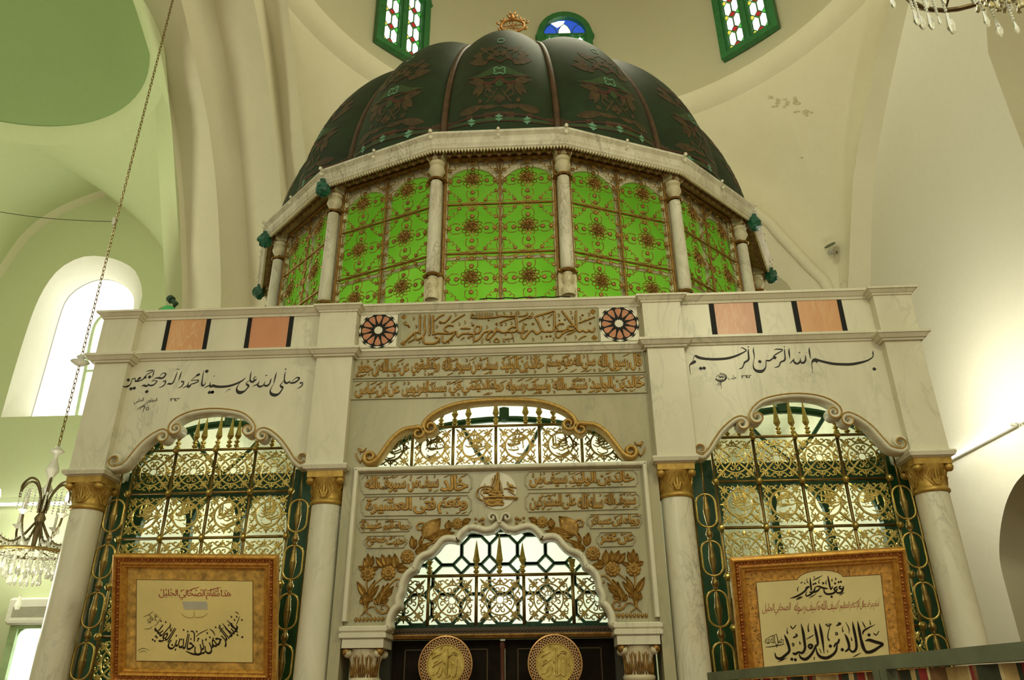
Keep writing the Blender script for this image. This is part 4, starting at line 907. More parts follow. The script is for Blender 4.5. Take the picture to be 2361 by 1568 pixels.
# medallion with a looping monogram
mc = at(1147.5, 1132, YD); 
m = MB(); m.lathe([(0, -.012), (.150, -.012), (.156, -.002)], (mc.x, YD, mc.z), 40, 'y'); med = m.build('medallion', MT['marble'], door, smooth=True, sharp=30)
TU = ((1060, 1070), 10.456); m = MB()
ink(m, [[590,905,100,760,900,150,900,900,150,1045,890,110],[560,680,80,700,665,130,860,650,150,990,700,130],[900,400,90,890,560,150,900,700,170]], *TU, YD - .012, .010)
ink(m, [[900,210,30,890,330,44,860,480,46,830,640,40],[940,215,26,935,330,40,930,520,46,930,700,40],[845,270,22,830,350,30,790,480,30,770,560,24],[785,350,18,790,420,22,775,520,20],[605,480,16,600,530,14],[620,900,30,500,850,34,410,770,30,420,650,30,520,560,32,680,540,34,800,560,40],[600,800,26,530,740,24,500,680,22,560,600,26,680,600,30,780,640,34],[560,830,24,700,800,40,860,790,46,1050,800,44,1200,800,44,1400,815,36],[1080,845,14,1250,845,22,1390,850,14],[640,980,40,700,880,60,820,900,60,930,860,60,1040,880,60],[640,960,50,780,990,60,900,970,60,1050,980,50],[700,720,60,820,740,60,960,760,60,1060,740,40],[620,640,40,700,680,50,780,600,50],[960,400,30,1000,560,36,1030,700,40],[860,560,50,900,680,50],[1060,600,14,1130,590,36,1220,600,50,1300,660,40],[1150,430,20,1180,500,40,1240,540,50,1370,580,20],[1200,500,26,1280,520,34],[1180,640,30,1260,700,30,1340,755,14],[640,1010,18,660,960,30],[1030,1010,18,1060,930,30]], *TU, YD - .013, .014, 1.35)
m.build('gilt_monogram', MT['gold_letter'], med)

# gilded flowers and leaves in relief
def leaf(mb, a, b, w, y=YD, rel=.016, curl=0.0):
    n = 8; dx, dz = b[0] - a[0], b[1] - a[1]; L = math.hypot(dx, dz); nx, nz = -dz / L, dx / L; vs = []; fs = []; w *= 1.45
    for i in range(n + 1):
        t = i / n; hw = w / 2 * (math.sin(PI * t ** .75) ** .8 if 0 < t < 1 else .02); c = curl * L * math.sin(PI * t); px, pz = a[0] + dx * t + nx * c, a[1] + dz * t + nz * c
        vs += [(px + nx * hw, y, pz + nz * hw), (px + nx * hw * .5, y - rel, pz + nz * hw * .5), (px, y - rel * .45, pz), (px - nx * hw * .5, y - rel, pz - nz * hw * .5), (px - nx * hw, y, pz - nz * hw)]
    for i in range(n):
        for j in range(4): fs.append((i * 5 + j, i * 5 + j + 1, (i + 1) * 5 + j + 1, (i + 1) * 5 + j))
    mb.add(vs, fs)
def rosette(mb, c, r, n=8, y=YD, double=True):
    r *= 1.12
    for ring, (r0, r1, k, a0) in enumerate(((.35, 1.0, n, 0.0), (.15, .62, n, PI / n))):
        if ring and not double: break
        for i in range(k):
            a = a0 + i * 2 * PI / k; q = (c[0] + math.cos(a) * r * (r0 + r1) / 2, c[1] + math.sin(a) * r * (r0 + r1) / 2)
            mb.sphere((q[0], y - .006 - .008 * ring, q[1]), r * (r1 - r0) * .55, 6, .45)
    mb.sphere((c[0], y - .014, c[1]), r * .2, 6, .8)
RF_ = ((1340, 1240), 4.78)
def pt(p, o, s): q = at(o[0] + p[0] / s, o[1] + p[1] / s, YD); return (q.x, q.z)
def flower_set(sg):
    S_ = lambda p, o=RF_: (lambda q: (sg * q[0], q[1]))(pt(p, *o))
    k = .00062 * 1.18   # metres per traced unit of RF_
    m = MB()
    for i in range(9):
        p = S_((372 + 43 * i, 858)); m.sphere((p[0], YD - .004, p[1]), .0125, 6, .8, 1.5)
    m.build('bead_row', MT['gold_letter'], door, smooth=True, sharp=50)
    m = MB()
    for a, b, w in (((600, 705), (595, 560), 60), ((580, 640), (452, 478), 46), ((575, 600), (495, 420), 44), ((610, 610), (700, 430), 52), ((560, 660), (530, 600), 40), ((640, 690), (655, 600), 40), ((590, 730), (620, 640), 40)): leaf(m, S_(a), S_(b), w * k)
    m.stroke([(*S_(p), w * k) for p, w in (((540, 822), 10), ((590, 785), 18), ((606, 740), 30), ((604, 700), 44))], YD, .014); m.stroke([(*S_(p), w * k) for p, w in (((606, 745), 26), ((630, 790), 18), ((664, 820), 8))], YD, .014)
    m.build('gilt_vase', MT['gold_letter'], door, smooth=True, sharp=50)
    m = MB(); m.stroke([(*S_(p), 20 * k) for p in ((592, 400), (594, 470), (588, 560))], YD, .014); rosette(m, S_((576, 345)), 70 * k, 9)
    for a, b, w in (((530, 300), (450, 280), 40), ((620, 300), (685, 262), 44), ((560, 285), (515, 150), 50), ((572, 285), (575, 122), 56), ((585, 285), (618, 170), 50)): leaf(m, S_(a), S_(b), w * k)
    m.build('gilt_flower', MT['gold_letter'], door, smooth=True, sharp=50)
    m = MB(); rosette(m, S_((345, 345)), 72 * k, 10)
    for a, b, w in (((270, 300), (272, 132), 66), ((345, 275), (332, 140), 56), ((370, 275), (418, 136), 56), ((400, 285), (486, 165), 60), ((255, 310), (105, 310), 60), ((250, 285), (175, 240), 36)): leaf(m, S_(a), S_(b), w * k)
    m.stroke([(*S_(p), 18 * k) for p in ((400, 390), (450, 425), (520, 480), (570, 560))], YD, .013); m.build('gilt_flower', MT['gold_letter'], door, smooth=True, sharp=50)
    m = MB()
    sp = [S_(p) for p in ((450, 700), (440, 640), (400, 560), (350, 500), (290, 440), (255, 415), (215, 425), (198, 470), (225, 500), (258, 488), (250, 460))]
    m.stroke([(p[0], p[1], w * k) for p, w in zip(sp, (26, 26, 24, 22, 22, 22, 22, 20, 18, 14, 8))], YD, .014)
    sp = [S_(p) for p in ((600, 745), (540, 715), (500, 720), (470, 770), (420, 795), (365, 785), (345, 735), (380, 695), (425, 705), (430, 750), (400, 755))]
    m.stroke([(p[0], p[1], w * k) for p, w in zip(sp, (14, 18, 20, 26, 28, 28, 26, 24, 20, 16, 8))], YD, .014)
    for a, b, w in (((420, 650), (285, 495), 50), ((400, 600), (345, 455), 50), ((430, 680), (345, 640), 44), ((440, 690), (400, 480), 50), ((460, 690), (445, 560), 50), ((470, 700), (500, 620), 44), ((380, 600), (300, 560), 40)): leaf(m, S_(a), S_(b), w * k)
    m.build('gilt_acanthus', MT['gold_letter'], door, smooth=True, sharp=50)
    m = MB(); rosette(m, S_((130, 175)), 68 * k, 10); m.build('gilt_flower', MT['gold_letter'], door, smooth=True, sharp=50)
    T = lambda p: S_(p, PR); k2 = k * 4.78 / 6.816
    m = MB()
    for a, b, w in (((1100, 1290), (1140, 1075), 90), ((1120, 1290), (1060, 1140), 60), ((1080, 1360), (880, 1270), 80), ((1090, 1330), (800, 1185), 70), ((1010, 1250), (980, 1080), 50), ((960, 1115), (675, 820), 190), ((900, 1135), (450, 1050), 110), ((880, 1120), (500, 990), 90), ((820, 1100), (640, 1110), 80), ((560, 1000), (545, 850), 90), ((330, 900), (195, 845), 70), ((330, 935), (200, 955), 70), ((1000, 1280), (860, 1220), 60)): leaf(m, T(a), T(b), w * k2)
    sp = [T(p) for p in ((980, 1170), (920, 1060), (905, 950), (950, 885), (1010, 875), (1055, 920), (1040, 980), (985, 985), (970, 940), (1005, 925))]
    m.stroke([(p[0], p[1], w * k2) for p, w in zip(sp, (30, 36, 40, 40, 40, 40, 36, 30, 24, 14))], YD, .016)
    sp = [T(p) for p in ((900, 1240), (800, 1200), (720, 1130), (690, 1160), (720, 1210), (780, 1200), (770, 1165), (740, 1170))]
    m.stroke([(p[0], p[1], w * k2) for p, w in zip(sp, (24, 30, 30, 30, 28, 26, 20, 12))], YD, .015)
    m.build('gilt_acanthus', MT['gold_letter'], door, smooth=True, sharp=50)
    m = MB(); rosette(m, T((410, 915)), 80 * k2, 9); 
    for p, r in (((120, 850), 22), ((122, 930), 24), ((60, 880), 26), ((10, 860), 30), ((10, 930), 26)): 
        q = T(p); m.sphere((q[0], YD - .008, q[1]), r * k2, 6, .7)
    m.build('gilt_flower', MT['gold_letter'], door, smooth=True, sharp=50)
flower_set(1); flower_set(-1)
# imposts under the slab
for sx in (-1, 1):
    x0, x1 = sorted((sx * .865, sx * 1.20))
    m = MB(); moulded(m, x0 + .01, x1 - .01, .06, .40, 2.062, [(.010, .0, .014), (.030, .022, .022), (.008, .016, .010), (.010, .012, .02), (.028, .024, .024), (.008, .014, .008)]); m.build('impost', MT['marble'], door)
    t = thing('portal_column', 'small marble column with carved capital at the %s jamb of the carved doorway' % ('left' if sx < 0 else 'right'), 'column', (sx * 1.03, .22, 0), 'small columns of the doorway')
    m = MB(); m.lathe([(.125, 0), (.125, .12), (.105, .16)] + [(.102 - .004 * i / 5, .2 + 1.55 * i / 5) for i in range(6)], (sx * 1.03, .22, 0), 24); m.build('shaft', MT['marble'], t, smooth=True, sharp=40)
    m = MB(); capital(m, (sx * 1.03, .20), .105, 1.76, 1.995, .135, False); m.build('capital', MT['cream'], t, smooth=True, sharp=50)
    m = MB()
    for a in (-PI / 2, -PI / 2 - .8, -PI / 2 + .8):
        for off, top, w in ((0, .92, .014), (.2, .7, .011), (-.2, .7, .011), (.36, .9, .009), (-.36, .9, .009), (.10, .45, .010), (-.10, .45, .010)):
            pts = [(sx * 1.03 + .112 * (1 + .22 * max(0, t_ - .55)) * math.cos(a + off * (1 + .4 * math.sin(3 * t_))), .20 + .112 * (1 + .22 * max(0, t_ - .55)) * math.sin(a + off * (1 + .4 * math.sin(3 * t_))), 1.80 + .20 * top * t_) for t_ in [i / 8 for i in range(9)]]
            m.tube(pts, [w * (.25 + .40 * math.sin(PI * (i + 1) / 10)) for i in range(9)], 5)
    for sy in (-1, 1): m.sphere((sx * 1.03 + sy * .125, .085, 1.975), .034, 8)
    m.build('gilt_leaf', MT['bronze'], t, smooth=True)
    m = MB(); m.box(sx * 1.03 - .158, sx * 1.03 + .158, .05, .38, 2.0, 2.06); m.build('abacus', MT['marble'], t)

# ------------------------------------------------------------------ brass grilles
def c_scroll(x, z, r, a0, turns, w, n=14):
    return [(x + r * (1 - .72 * t) * math.cos(a0 + turns * 2 * PI * t), z + r * (1 - .72 * t) * math.sin(a0 + turns * 2 * PI * t), w * (1 - .25 * t)) for t in [i / n for i in range(n + 1)]]
def cell(kind, seed=0):
    m = MB(); rnd = random.Random(seed); w = .0135; y = 0.0; rel = .012
    def S(P): m.stroke(P, y, rel, .8)
    hx, hz = .172, .184
    ra = .118 if kind == 'A' else .108; rw = .013 if kind == 'A' else .018
    S([(ra * math.cos(a), ra * math.sin(a), rw) for a in [i * 2 * PI / 36 for i in range(37)]])
    for q in range(4):
        a = PI / 4 + q * PI / 2; ca, sa = math.cos(a), math.sin(a)
        r0 = .035 if kind == 'A' else ra
        S([(ca * r0, sa * r0, w * .9), (ca * .16, sa * .16, w * 1.4), (ca * .20, sa * .20, w * 1.6), (ca * .235, sa * .235, .002)])
        for s in (-1, 1):   # barbs on the diagonals
            S([(ca * .15, sa * .15, w)] + c_scroll(ca * .172 - s * sa * .030, sa * .172 + s * ca * .030, .022, a + PI * .9 * -s if s > 0 else a + PI * .9, s * .62, w * .8, 10))
        b = q * PI / 2; cb, sb = math.cos(b), math.sin(b); R_ = ra
        S([(cb * R_, sb * R_, w * 1.2), (cb * (R_ + .03), sb * (R_ + .03), w * 1.3), (cb * (R_ + .055), sb * (R_ + .055), .006)])
        for s in (-1, 1):
            cx, cz = cb * (R_ + .030) - s * sb * .040, sb * (R_ + .030) + s * cb * .040
            S(c_scroll(cx, cz, .028, b + s * PI * .55 + PI, -s * .9, w * .95))
            cx, cz = cb * (R_ + .018) - s * sb * .085, sb * (R_ + .018) + s * cb * .085
            S(c_scroll(cx, cz, .022, b + s * PI * .5 + PI, s * .85, w * .85))
    if kind == 'A':
        for i in range(12):
            a = i * PI / 6; S([(.030 * math.cos(a), .030 * math.sin(a), .005), (.045 * math.cos(a + .13), .045 * math.sin(a + .13), .007), (.056 * math.cos(a), .056 * math.sin(a), .010)])
        S([(.030 * math.cos(a), .030 * math.sin(a), .006) for a in [i * 2 * PI / 20 for i in range(21)]])
        for q in range(4):
            b = q * PI / 2
            for s in (-1, 1): S([(.062 * math.cos(b), .062 * math.sin(b), w * .7)] + c_scroll(.082 * math.cos(b + s * .32), .082 * math.sin(b + s * .32), .024, b + PI, s * .95, w * .85))
    else:
        for i in range(19):
            if i % 3 == 0:
                x = rnd.uniform(-.07, .06); h = math.sqrt(max(ra * ra - x * x, 0)) * .92
                S(cr([(x, rnd.uniform(-.02, .02), .009), (x + rnd.uniform(-.01, .01), h * .5, .011), (x + rnd.uniform(-.01, .01), h, .008)], 3))
            else:
                z = rnd.uniform(-.08, .08); h = math.sqrt(max(ra * ra - z * z, 0)) * .9; x0 = rnd.uniform(-h, h * .1); x1 = min(h, x0 + rnd.uniform(.05, .12))
                S(cr([(x0, z, .006), (x0 * .6 + x1 * .4, z - rnd.uniform(.008, .025), .012), (x1, z + rnd.uniform(-.01, .02), .010), (x1 - .015, z + rnd.uniform(.015, .035), .007)], 3))
        for i in range(6):
            a, r = rnd.uniform(0, 2 * PI), rnd.uniform(.02, .08); m.box(r * math.cos(a) - .005, r * math.cos(a) + .005, -.010, 0, r * math.sin(a) - .005, r * math.sin(a) + .005)
    return m
PROTO = {}
def get_cell(kind, parent, loc, mt, seed=0):
    k = (kind, seed, mt)
    nm = 'scroll_panel' if kind == 'A' else 'calligraphy_panel'
    if k not in PROTO:
        o = cell(kind, seed).build(nm, MT[mt]); PROTO[k] = o; o.parent = parent; o.matrix_parent_inverse = Matrix(); o.location = loc; return o
    return place(PROTO[k], nm, parent, loc)
def finial(h, mt='brass', name='finial'):
    k = ('fin', h, mt)
    def mk():
        m = MB(); m.lathe([(.012, 0), (.012, .012), (.024, .02), (.026, .03), (.014, .04), (.014, .048), (.024, .056), (.024, .066), (.010, .076), (.012, .085)], (0, 0, 0), 10)
        m.lathe([(.012, .083), (.030, .115), (.021, .085 + (h - .085) * .35), (.011, .085 + (h - .085) * .7), (.0015, h)], (0, 0, 0), 4); return m
    return k, mk
def add_finial(parent, loc, h, mt='brass'):
    k, mk = finial(h, mt)
    if k not in PROTO:
        o = mk().build('finial', MT[mt]); PROTO[k] = o; o.parent = parent; o.matrix_parent_inverse = Matrix(); o.location = loc; return o
    return place(PROTO[k], 'finial', parent, loc)
XG = (-3.208, -2.855, -2.500, -2.146, -1.788); ZG = [3.645 - .381 * i for i in range(8)]; YGR = .30
def wing_grille(sg, lab):
    t = thing('brass_grille', lab, 'grille', (sg * 2.5, YGR, 1.0), 'brass grilles of the two wings')
    L = lambda x, z, dy=0.0: (x - sg * 2.5, dy, z - 1.0)
    xs = sorted(sg * x for x in XG)
    for x in xs:
        m = MB(); m.tube([(x, YGR, ZG[-1]), (x, YGR, ZG[0] + .01)], .0145 if x not in (xs[0], xs[-1]) else .011, 8); m.build('upright_bar', MT['brass_dark'], t, smooth=True)
    for k, z in enumerate(ZG):
        m = MB(); m.tube([(xs[0] - (.08 if k == 0 else 0), YGR - .012, z), (xs[-1] + (.08 if k == 0 else 0), YGR - .012, z)], .0125, 8); m.build('cross_bar', MT['brass_dark'], t, smooth=True)
    for k, z in enumerate(ZG):
        for x in xs:
            if ('boss',) not in PROTO:
                m = MB(); m.lathe([(.034, 0), (.030, -.010), (.016, -.024), (0, -.028)], (0, 0, 0), 6, 'y'); o = m.build('boss', MT['brass']); PROTO[('boss',)] = o; o.parent = t; o.matrix_parent_inverse = Matrix(); o.location = L(x, z, -.02)
            else: place(PROTO[('boss',)], 'boss', t, L(x, z, -.02))
    for r in range(7):
        for c in range(4):
            x = (xs[c] + xs[c + 1]) / 2; z = (ZG[r] + ZG[r + 1]) / 2
            kind = 'A' if r % 2 == 0 else 'B'; get_cell(kind, t, L(x, z, 0), 'brass', 0 if kind == 'A' else (c + (2 if sg > 0 else 0)) % 5)
    fl = ((-2.5, .33), (-2.632, .31), (-2.703, .29), (-2.396, .31), (-2.328, .29), (-2.855, .26), (-3.0, .20), (-3.09, .15), (-2.146, .26), (-2.01, .2), (-1.92, .15)) if sg < 0 else ((2.497, .36), (2.375, .32), (2.62, .32), (2.15, .22), (2.04, .19), (1.94, .16), (2.86, .22), (2.95, .20), (3.04, .16))
    for x, h in fl: add_finial(t, L(x, ZG[0] + .008), h)
    return t
wing_grille(-1, 'brass scrollwork grille with spear finials in the left wing of the shrine front')
wing_grille(1, 'brass scrollwork grille with spear finials in the right wing of the shrine front')
# over the doorway
YC = .33
t = thing('brass_grille', 'low brass grille of round writing panels under the gilded central arch', 'grille', (0, YC, 3.4))
XC = [-1.142, -.777, -.420, -.047, .332, .697, 1.062]
for x in XC:
    m = MB(); m.tube([(x, YC, 3.36), (x, YC, 3.82 if abs(x) < .9 else 3.62)], .0135, 8); m.build('upright_bar', MT['brass_dark'], t, smooth=True)
m = MB(); m.tube([(-.80, YC - .012, 3.81), (.74, YC - .012, 3.81)], .0125, 8); m.build('cross_bar', MT['brass_dark'], t, smooth=True)
for i in range(6): get_cell('B', t, ((XC[i] + XC[i + 1]) / 2, 0, 3.628 - 3.4), 'brass_dark', i % 5)  # darker brass carries the backlit dimness of these panels in its colour
for x, h in ((-.53, .16), (-.41, .22), (-.29, .24), (-.047, .27), (.215, .27), (.335, .25), (.46, .2)): add_finial(t, (x, 0, 3.815 - 3.4), h)
# in the doorway arch
YDG = .40
t = thing('brass_grille', 'brass scroll grille with spear finials inside the scalloped doorway arch', 'grille', (0, YDG, 2.18))
XD = [-.985, -.600, -.210, .175, .570, .965]
for x in XD[1:-1]:
    m = MB(); m.tube([(x, YDG, 2.175), (x, YDG, 2.56)], .0135, 8); m.build('upright_bar', MT['brass_dark'], t, smooth=True)
m = MB(); m.tube([(-.78, YDG - .01, 2.558), (.77, YDG - .01, 2.558)], .013, 8); m.build('cross_bar', MT['brass_dark'], t, smooth=True)
for i in range(5): get_cell('A', t, ((XD[i] + XD[i + 1]) / 2, 0, 2.368 - 2.18), 'brass_dark')  # backlit panels, their shade put into the darker brass
for x, h in ((-.212, .28), (-.022, .335), (.168, .255), (-.598, .13), (.572, .05)): add_finial(t, (x, 0, 2.562 - 2.18), h)

# ------------------------------------------------------------------ green glazed screens behind the grilles
GP = MT['green_paint']
glass, N_, L_, B_ = nt('pale_glass')
B_.inputs['Base Color'].default_value = (.86, .92, .84, 1); B_.inputs['Roughness'].default_value = .15
for n_ in ('Transmission Weight',): B_.inputs[n_].default_value = .0
tr = N_.new('ShaderNodeBsdfTranslucent'); tr.inputs[0].default_value = (.92, .95, .86, 1)
mx = N_.new('ShaderNodeMixShader'); mx.inputs[0].default_value = .85
L_.new(B_.outputs[0], mx.inputs[1]); L_.new(tr.outputs[0], mx.inputs[2]); L_.new(mx.outputs[0], N_['Material Output'].inputs[0])
MT['frost'] = glass
YS = .46
def wing_screen(sg, lab):
    t = thing('glazed_screen', lab, 'screen', (sg * 2.5, YS, 1), 'green screens behind the wing grilles')
    X = lambda x: sg * 2.5 + x
    for s in (-1, 1):
        m = MB(); x0, x1 = sorted((X(s * .66), X(s * .94))); m.box(x0, x1, YS, YS + .08, 0, 3.50); m.build('jamb', GP, t)
    m = MB(); n = 4; xs0, xs1 = -.66, .66; w_ = (xs1 - xs0) / 3; P = [(X(xs0), 3.47), (X(xs0), 2.95)]
    for k in range(3):
        c = xs0 + w_ * (k + .5)
        P += [(X(c - w_ * .47 * math.cos(PI * i / 10)), 2.98 + .30 * math.sin(PI * i / 10)) for i in range(11)]
    P += [(X(xs1), 2.95), (X(xs1), 3.47)]
    m.poly(P if sg else P, YS, YS + .06); m.build('transom', GP, t)
    for k in (1, 2):
        m = MB(); c = X(xs0 + w_ * k); m.box(c - .03, c + .03, YS, YS + .06, 0, 3.0); m.build('mullion', GP, t)
    m = MB(); m.box(X(-.66), X(.66), YS, YS + .05, 2.28, 2.36); m.build('mid_rail', GP, t)
    m = MB(); A = [(X(.80 * math.cos(a)), YS + .03, 3.49 + .46 * math.sin(a)) for a in [PI * i / 24 for i in range(25)]]; m.tube(A, .034, 6)
    m.tube([(X(0), YS + .03, 3.93), (X(0), YS + .03, 4.06)], .055, 6); m.build('arch_rib', GP, t)
    for s in (-1, 1):
        m = MB(); m.tube([(X(s * .36), YS + .03, 3.88), (X(s * .22), YS + .03, 3.70), (X(0), YS + .03, 3.48)], .018, 6); m.build('strut', GP, t)
wing_screen(-1, 'dark green glazed screen behind the left wing grille')
wing_screen(1, 'dark green glazed screen behind the right wing grille')
t = thing('glazed_screen', 'dark green arched rib and struts behind the central arch grille', 'screen', (0, YS, 3.4))
m = MB(); m.tube([(1.16 * math.cos(a), YS, 3.42 + .50 * math.sin(a)) for a in [PI * i / 28 for i in range(29)]], .030, 6); m.tube([(.02, YS, 3.90), (.02, YS, 4.02)], .05, 6); m.build('arch_rib', GP, t)
m = MB(); m.poly([(-1.2, 3.15), (1.2, 3.15)] + [(1.2 * math.cos(a), 3.45 + .62 * math.sin(a)) for a in [PI * i / 16 for i in range(17)]], YS + .05, YS + .056); m.build('pane', MT['frost'], t)
for s in (-1, 1):
    m = MB(); m.tube([(s * .36, YS, 3.86), (s * .22, YS, 3.62), (.0, YS, 3.34)], .02, 6); m.build('strut', GP, t)
YFN = .60
t = thing('fanlight', 'dark green octagon lattice fanlight with bright panes in the doorway arch', 'window', (0, YFN, 2.15))
m = MB(); m.poly([(-1.0, 2.14), (1.0, 2.14), (1.0, 2.5)] + [(1.0 * math.cos(a), 2.5 + .52 * math.sin(a)) for a in [PI * i / 16 for i in range(1, 16)]] + [(-1.0, 2.5)], YFN + .02, YFN + .03); m.build('pane', MT['frost'], t)
m = MB(); p = .238; oc = p / 2 * .98
for i in range(-4, 5):
    for j in range(0, 4):
        cx, cz = .0 + i * p, 2.32 + j * p
        if (cx / 1.08) ** 2 + (max(cz - 2.5, 0) / .64) ** 2 > 1: continue
        O = [(cx + oc * 1.082 * math.cos(PI / 8 + k * PI / 4), YFN, cz + oc * 1.082 * math.sin(PI / 8 + k * PI / 4)) for k in range(8)]
        m.tube(O, .0165, 5, True)
m.build('lattice', GP, t)
m = MB(); m.box(-1.0, 1.0, YFN - .02, YFN + .02, 2.12, 2.20); m.tube([(1.0 * math.cos(a), YFN - .01, 2.48 + .50 * math.sin(a)) for a in [PI * i / 24 for i in range(25)]], .045, 6); m.build('frame', GP, t)

# ------------------------------------------------------------------ door leaf, lintel, plates
t = thing('dark_door', 'dark brown double door under the carved lintel, between the small columns', 'door', (0, .42, 0))
DK = plain('dark_door_wood', (.012, .008, .004), .8, var=.5, scale=8, spec=.15); DK2 = plain('worn_gilding', (.06, .038, .012), .6)
for s in (-1, 1):
    x0, x1 = sorted((s * .02, s * .87)); m = MB(); m.box(x0, x1, .42, .47, 0.02, 2.07); m.build('door_leaf', DK, t)
    m = MB()
    for z0, z1 in ((1.35, 2.0), (.5, 1.25)):
        X0, X1 = x0 + .10, x1 - .10
        for a, b in (((X0, z0), (X1, z0)), ((X1, z0), (X1, z1)), ((X1, z1), (X0, z1)), ((X0, z1), (X0, z0))): band(m, [a, b], .012, .412, .42)
    m.build('panel_bead', DK2, t)
for s in (-1, 1):
    x0, x1 = sorted((s * .87, s * 1.195)); m = MB(); m.box(x0, x1, .44, .50, 0, 2.12); m.build('side_panel', plain('dark_jamb', (.05, .05, .03), .6) if s < 0 else bpy.data.materials['dark_jamb'], t)
m = MB(); m.lathe([(.018, 0), (.018, 1.55), (.028, 1.58), (.018, 1.62), (.024, 1.66), (.018, 1.72), (.018, 1.98), (.028, 2.0), (.02, 2.04)], (0, .41, .02), 10); m.build('centre_post', plain('red_brown_post', (.10, .03, .012), .5), t, smooth=True)
t = thing('lintel', 'narrow carved brass-coloured lintel above the dark door', 'lintel', (0, .34, 2.1))
m = MB(); moulded(m, -.87, .87, .33, .50, 2.075, [(.022, .01, .02), (.010, .022, .022)]); m.build('lower_moulding', MT['bronze'], t)
m = MB(); m.box(-.885, .885, .325, .5, 2.107, 2.155)
for i in range(60):
    x = -.87 + 1.74 * (i + .5) / 60; m.lathe([(.014, 0), (.010, -.008), (.0, -.011)], (x, .325, 2.131), 6, 'y')
m.build('carved_strip', plain('dark_carving', (.06, .035, .015), .5), t)
MT['copper'] = gilt('pale_copper', (.62, .36, .16), (.42, .22, .08), .35, .8, 14)
def plate(x, lab):
    z, y, R = 1.883, .20, .205
    t = thing('brass_plate', lab, 'plate', (x, y, z), 'pair of brass plates')
    m = MB(); m.lathe([(R, -.012), (R * 1.0, -.028), (R * .96, -.030), (R * .94, -.018)], (x, y, z), 64, 'y'); m.build('rim', MT['copper'], t, smooth=True, sharp=40)
    m = MB(); n = 44; r0, r1 = R * .69, R * .95
    for k in range(n):                          # pierced lattice border: crossing strips
        for s in (-1, 1):
            a0 = k * 2 * PI / n; P = [(x + (r0 + (r1 - r0) * u) * math.cos(a0 + s * u * .34), z + (r0 + (r1 - r0) * u) * math.sin(a0 + s * u * .34), .0062) for u in (0, .25, .5, .75, 1)]
            m.stroke(P, y - .014, .004, .8)
    m.build('pierced_border', MT['copper'], t)
    m = MB(); m.lathe([(R * .94, -.006), (0, -.006)], (x, y, z), 48, 'y'); m.build('backing', plain('dark_backing', (.02, .012, .006), .6), t)
    m = MB(); m.lathe([(R * .72, -.012), (R * .70, -.026), (R * .67, -.026), (R * .655, -.014), (0, -.014)], (x, y, z), 48, 'y'); c = m.build('centre_disc', MT['brass'], t, smooth=True, sharp=40)
    # embossed writing on the disc
    m = MB(); k = R / 205.0; S = lambda st: m.stroke(cr([(x + st[i] * k, z + st[i + 1] * k, st[i + 2] * k) for i in range(0, len(st), 3)], 4), y - .0145, .014)
    for st in ([10, 110, 14, 12, 20, 18, 8, -80, 16], [85, 60, 6, 50, 75, 16, 20, 48, 8], [95, 70, 6, 60, 88, 12, 30, 65, 6], [85, 40, 10, 78, -60, 14, 60, -85, 14, 45, -60, 10, 48, 20, 8], [40, -70, 12, 10, -85, 14, -10, -60, 10, -20, -20, 8, -40, -75, 12, -60, -85, 10, -75, -60, 8], [-50, -20, 12, -70, -60, 14, -105, -70, 8], [-100, -20, 6, -60, 10, 14, -20, 30, 6], [-105, 40, 6, -70, 65, 14, -30, 80, 8], [-90, 5, 10, -75, 25, 12, -60, 15, 8], [-20, 90, 10, -12, 115, 8], [40, 110, 10, 48, 125, 8], [-40, 110, 8, -30, 125, 10], [100, 0, 10, 108, -20, 10], [-110, 70, 8, -95, 85, 10, -80, 80, 8], [55, 20, 8, 60, 5, 10], [-5, 0, 8, -12, 15, 10]): S(st)
    m.build('embossed_writing', MT['brass'], c)
    m = MB(); m.tube([(x, y + .005, z + R), (x, .30, 2.10)], .003, 4); m.build('hanging_wire', DK, t)
plate(-.417, 'round gilt brass plate with pierced rim, hung left on the dark door')
plate(.408, 'round gilt brass plate with pierced rim, hung right on the dark door')
# ------------------------------------------------------------------ framed writing leaning out over the grilles
def board(name, lab, tl, tr, bl, br, yt, yb):
    a, b, c, d = at(*tl, yt), at(*tr, yt), at(*bl, yb), at(*br, yb)
    U = ((b - a) + (d - c)).normalized(); V = ((a - c) + (b - d)); V = (V - U * V.dot(U)).normalized(); B = V.cross(U).normalized()
    if B.y < 0: B = -B
    O = (a + b + c + d) / 4
    t = thing(name, lab, 'picture', O, 'framed writing in front of the grilles')
    t.rotation_euler = Matrix((U, B, V)).transposed().to_euler()
    return t, (O, U, V, B)
def rim(mb, x0, x1, z0, z1, w, prof):
    """mitred frame: prof = (inset, y) pairs from outside in"""
    rows = []
    for i, y in prof: rows.append([(x0 + i, y, z0 + i), (x1 - i, y, z0 + i), (x1 - i, y, z1 - i), (x0 + i, y, z1 - i), (x0 + i, y, z0 + i)])
    mb.loft(rows)
MT['frame_gold'] = gilt('frame_gold', (.78, .44, .08), (.46, .20, .03), .38, .5, 25)
MT['frame_red'] = gilt('frame_copper', (.55, .23, .05), (.30, .10, .018), .4, .45, 25)
MT['mat_tan'] = plain('marbled_tan_mat', (.60, .36, .08), .75, var=.55, scale=16)
MT['mat_orange'] = plain('patterned_orange_mat', (.64, .33, .065), .7, var=.45, scale=40)
MT['sheet'] = plain('cream_sheet', (.88, .74, .30), .75, var=.10, scale=3)
MT['sheet2'] = plain('pale_sheet', (.86, .76, .37), .75, var=.10, scale=3)
MT['tape'] = plain('paper_patch', (.55, .54, .42), .8)
def carve(mb, P, Q, n, y, r):
    for i in range(n):
        t = (i + .5) / n; x, z = P[0] + (Q[0] - P[0]) * t, P[1] + (Q[1] - P[1]) * t
        mb.sphere((x, y, z), r * (1.15 if i % 2 else .75), 5, .55)
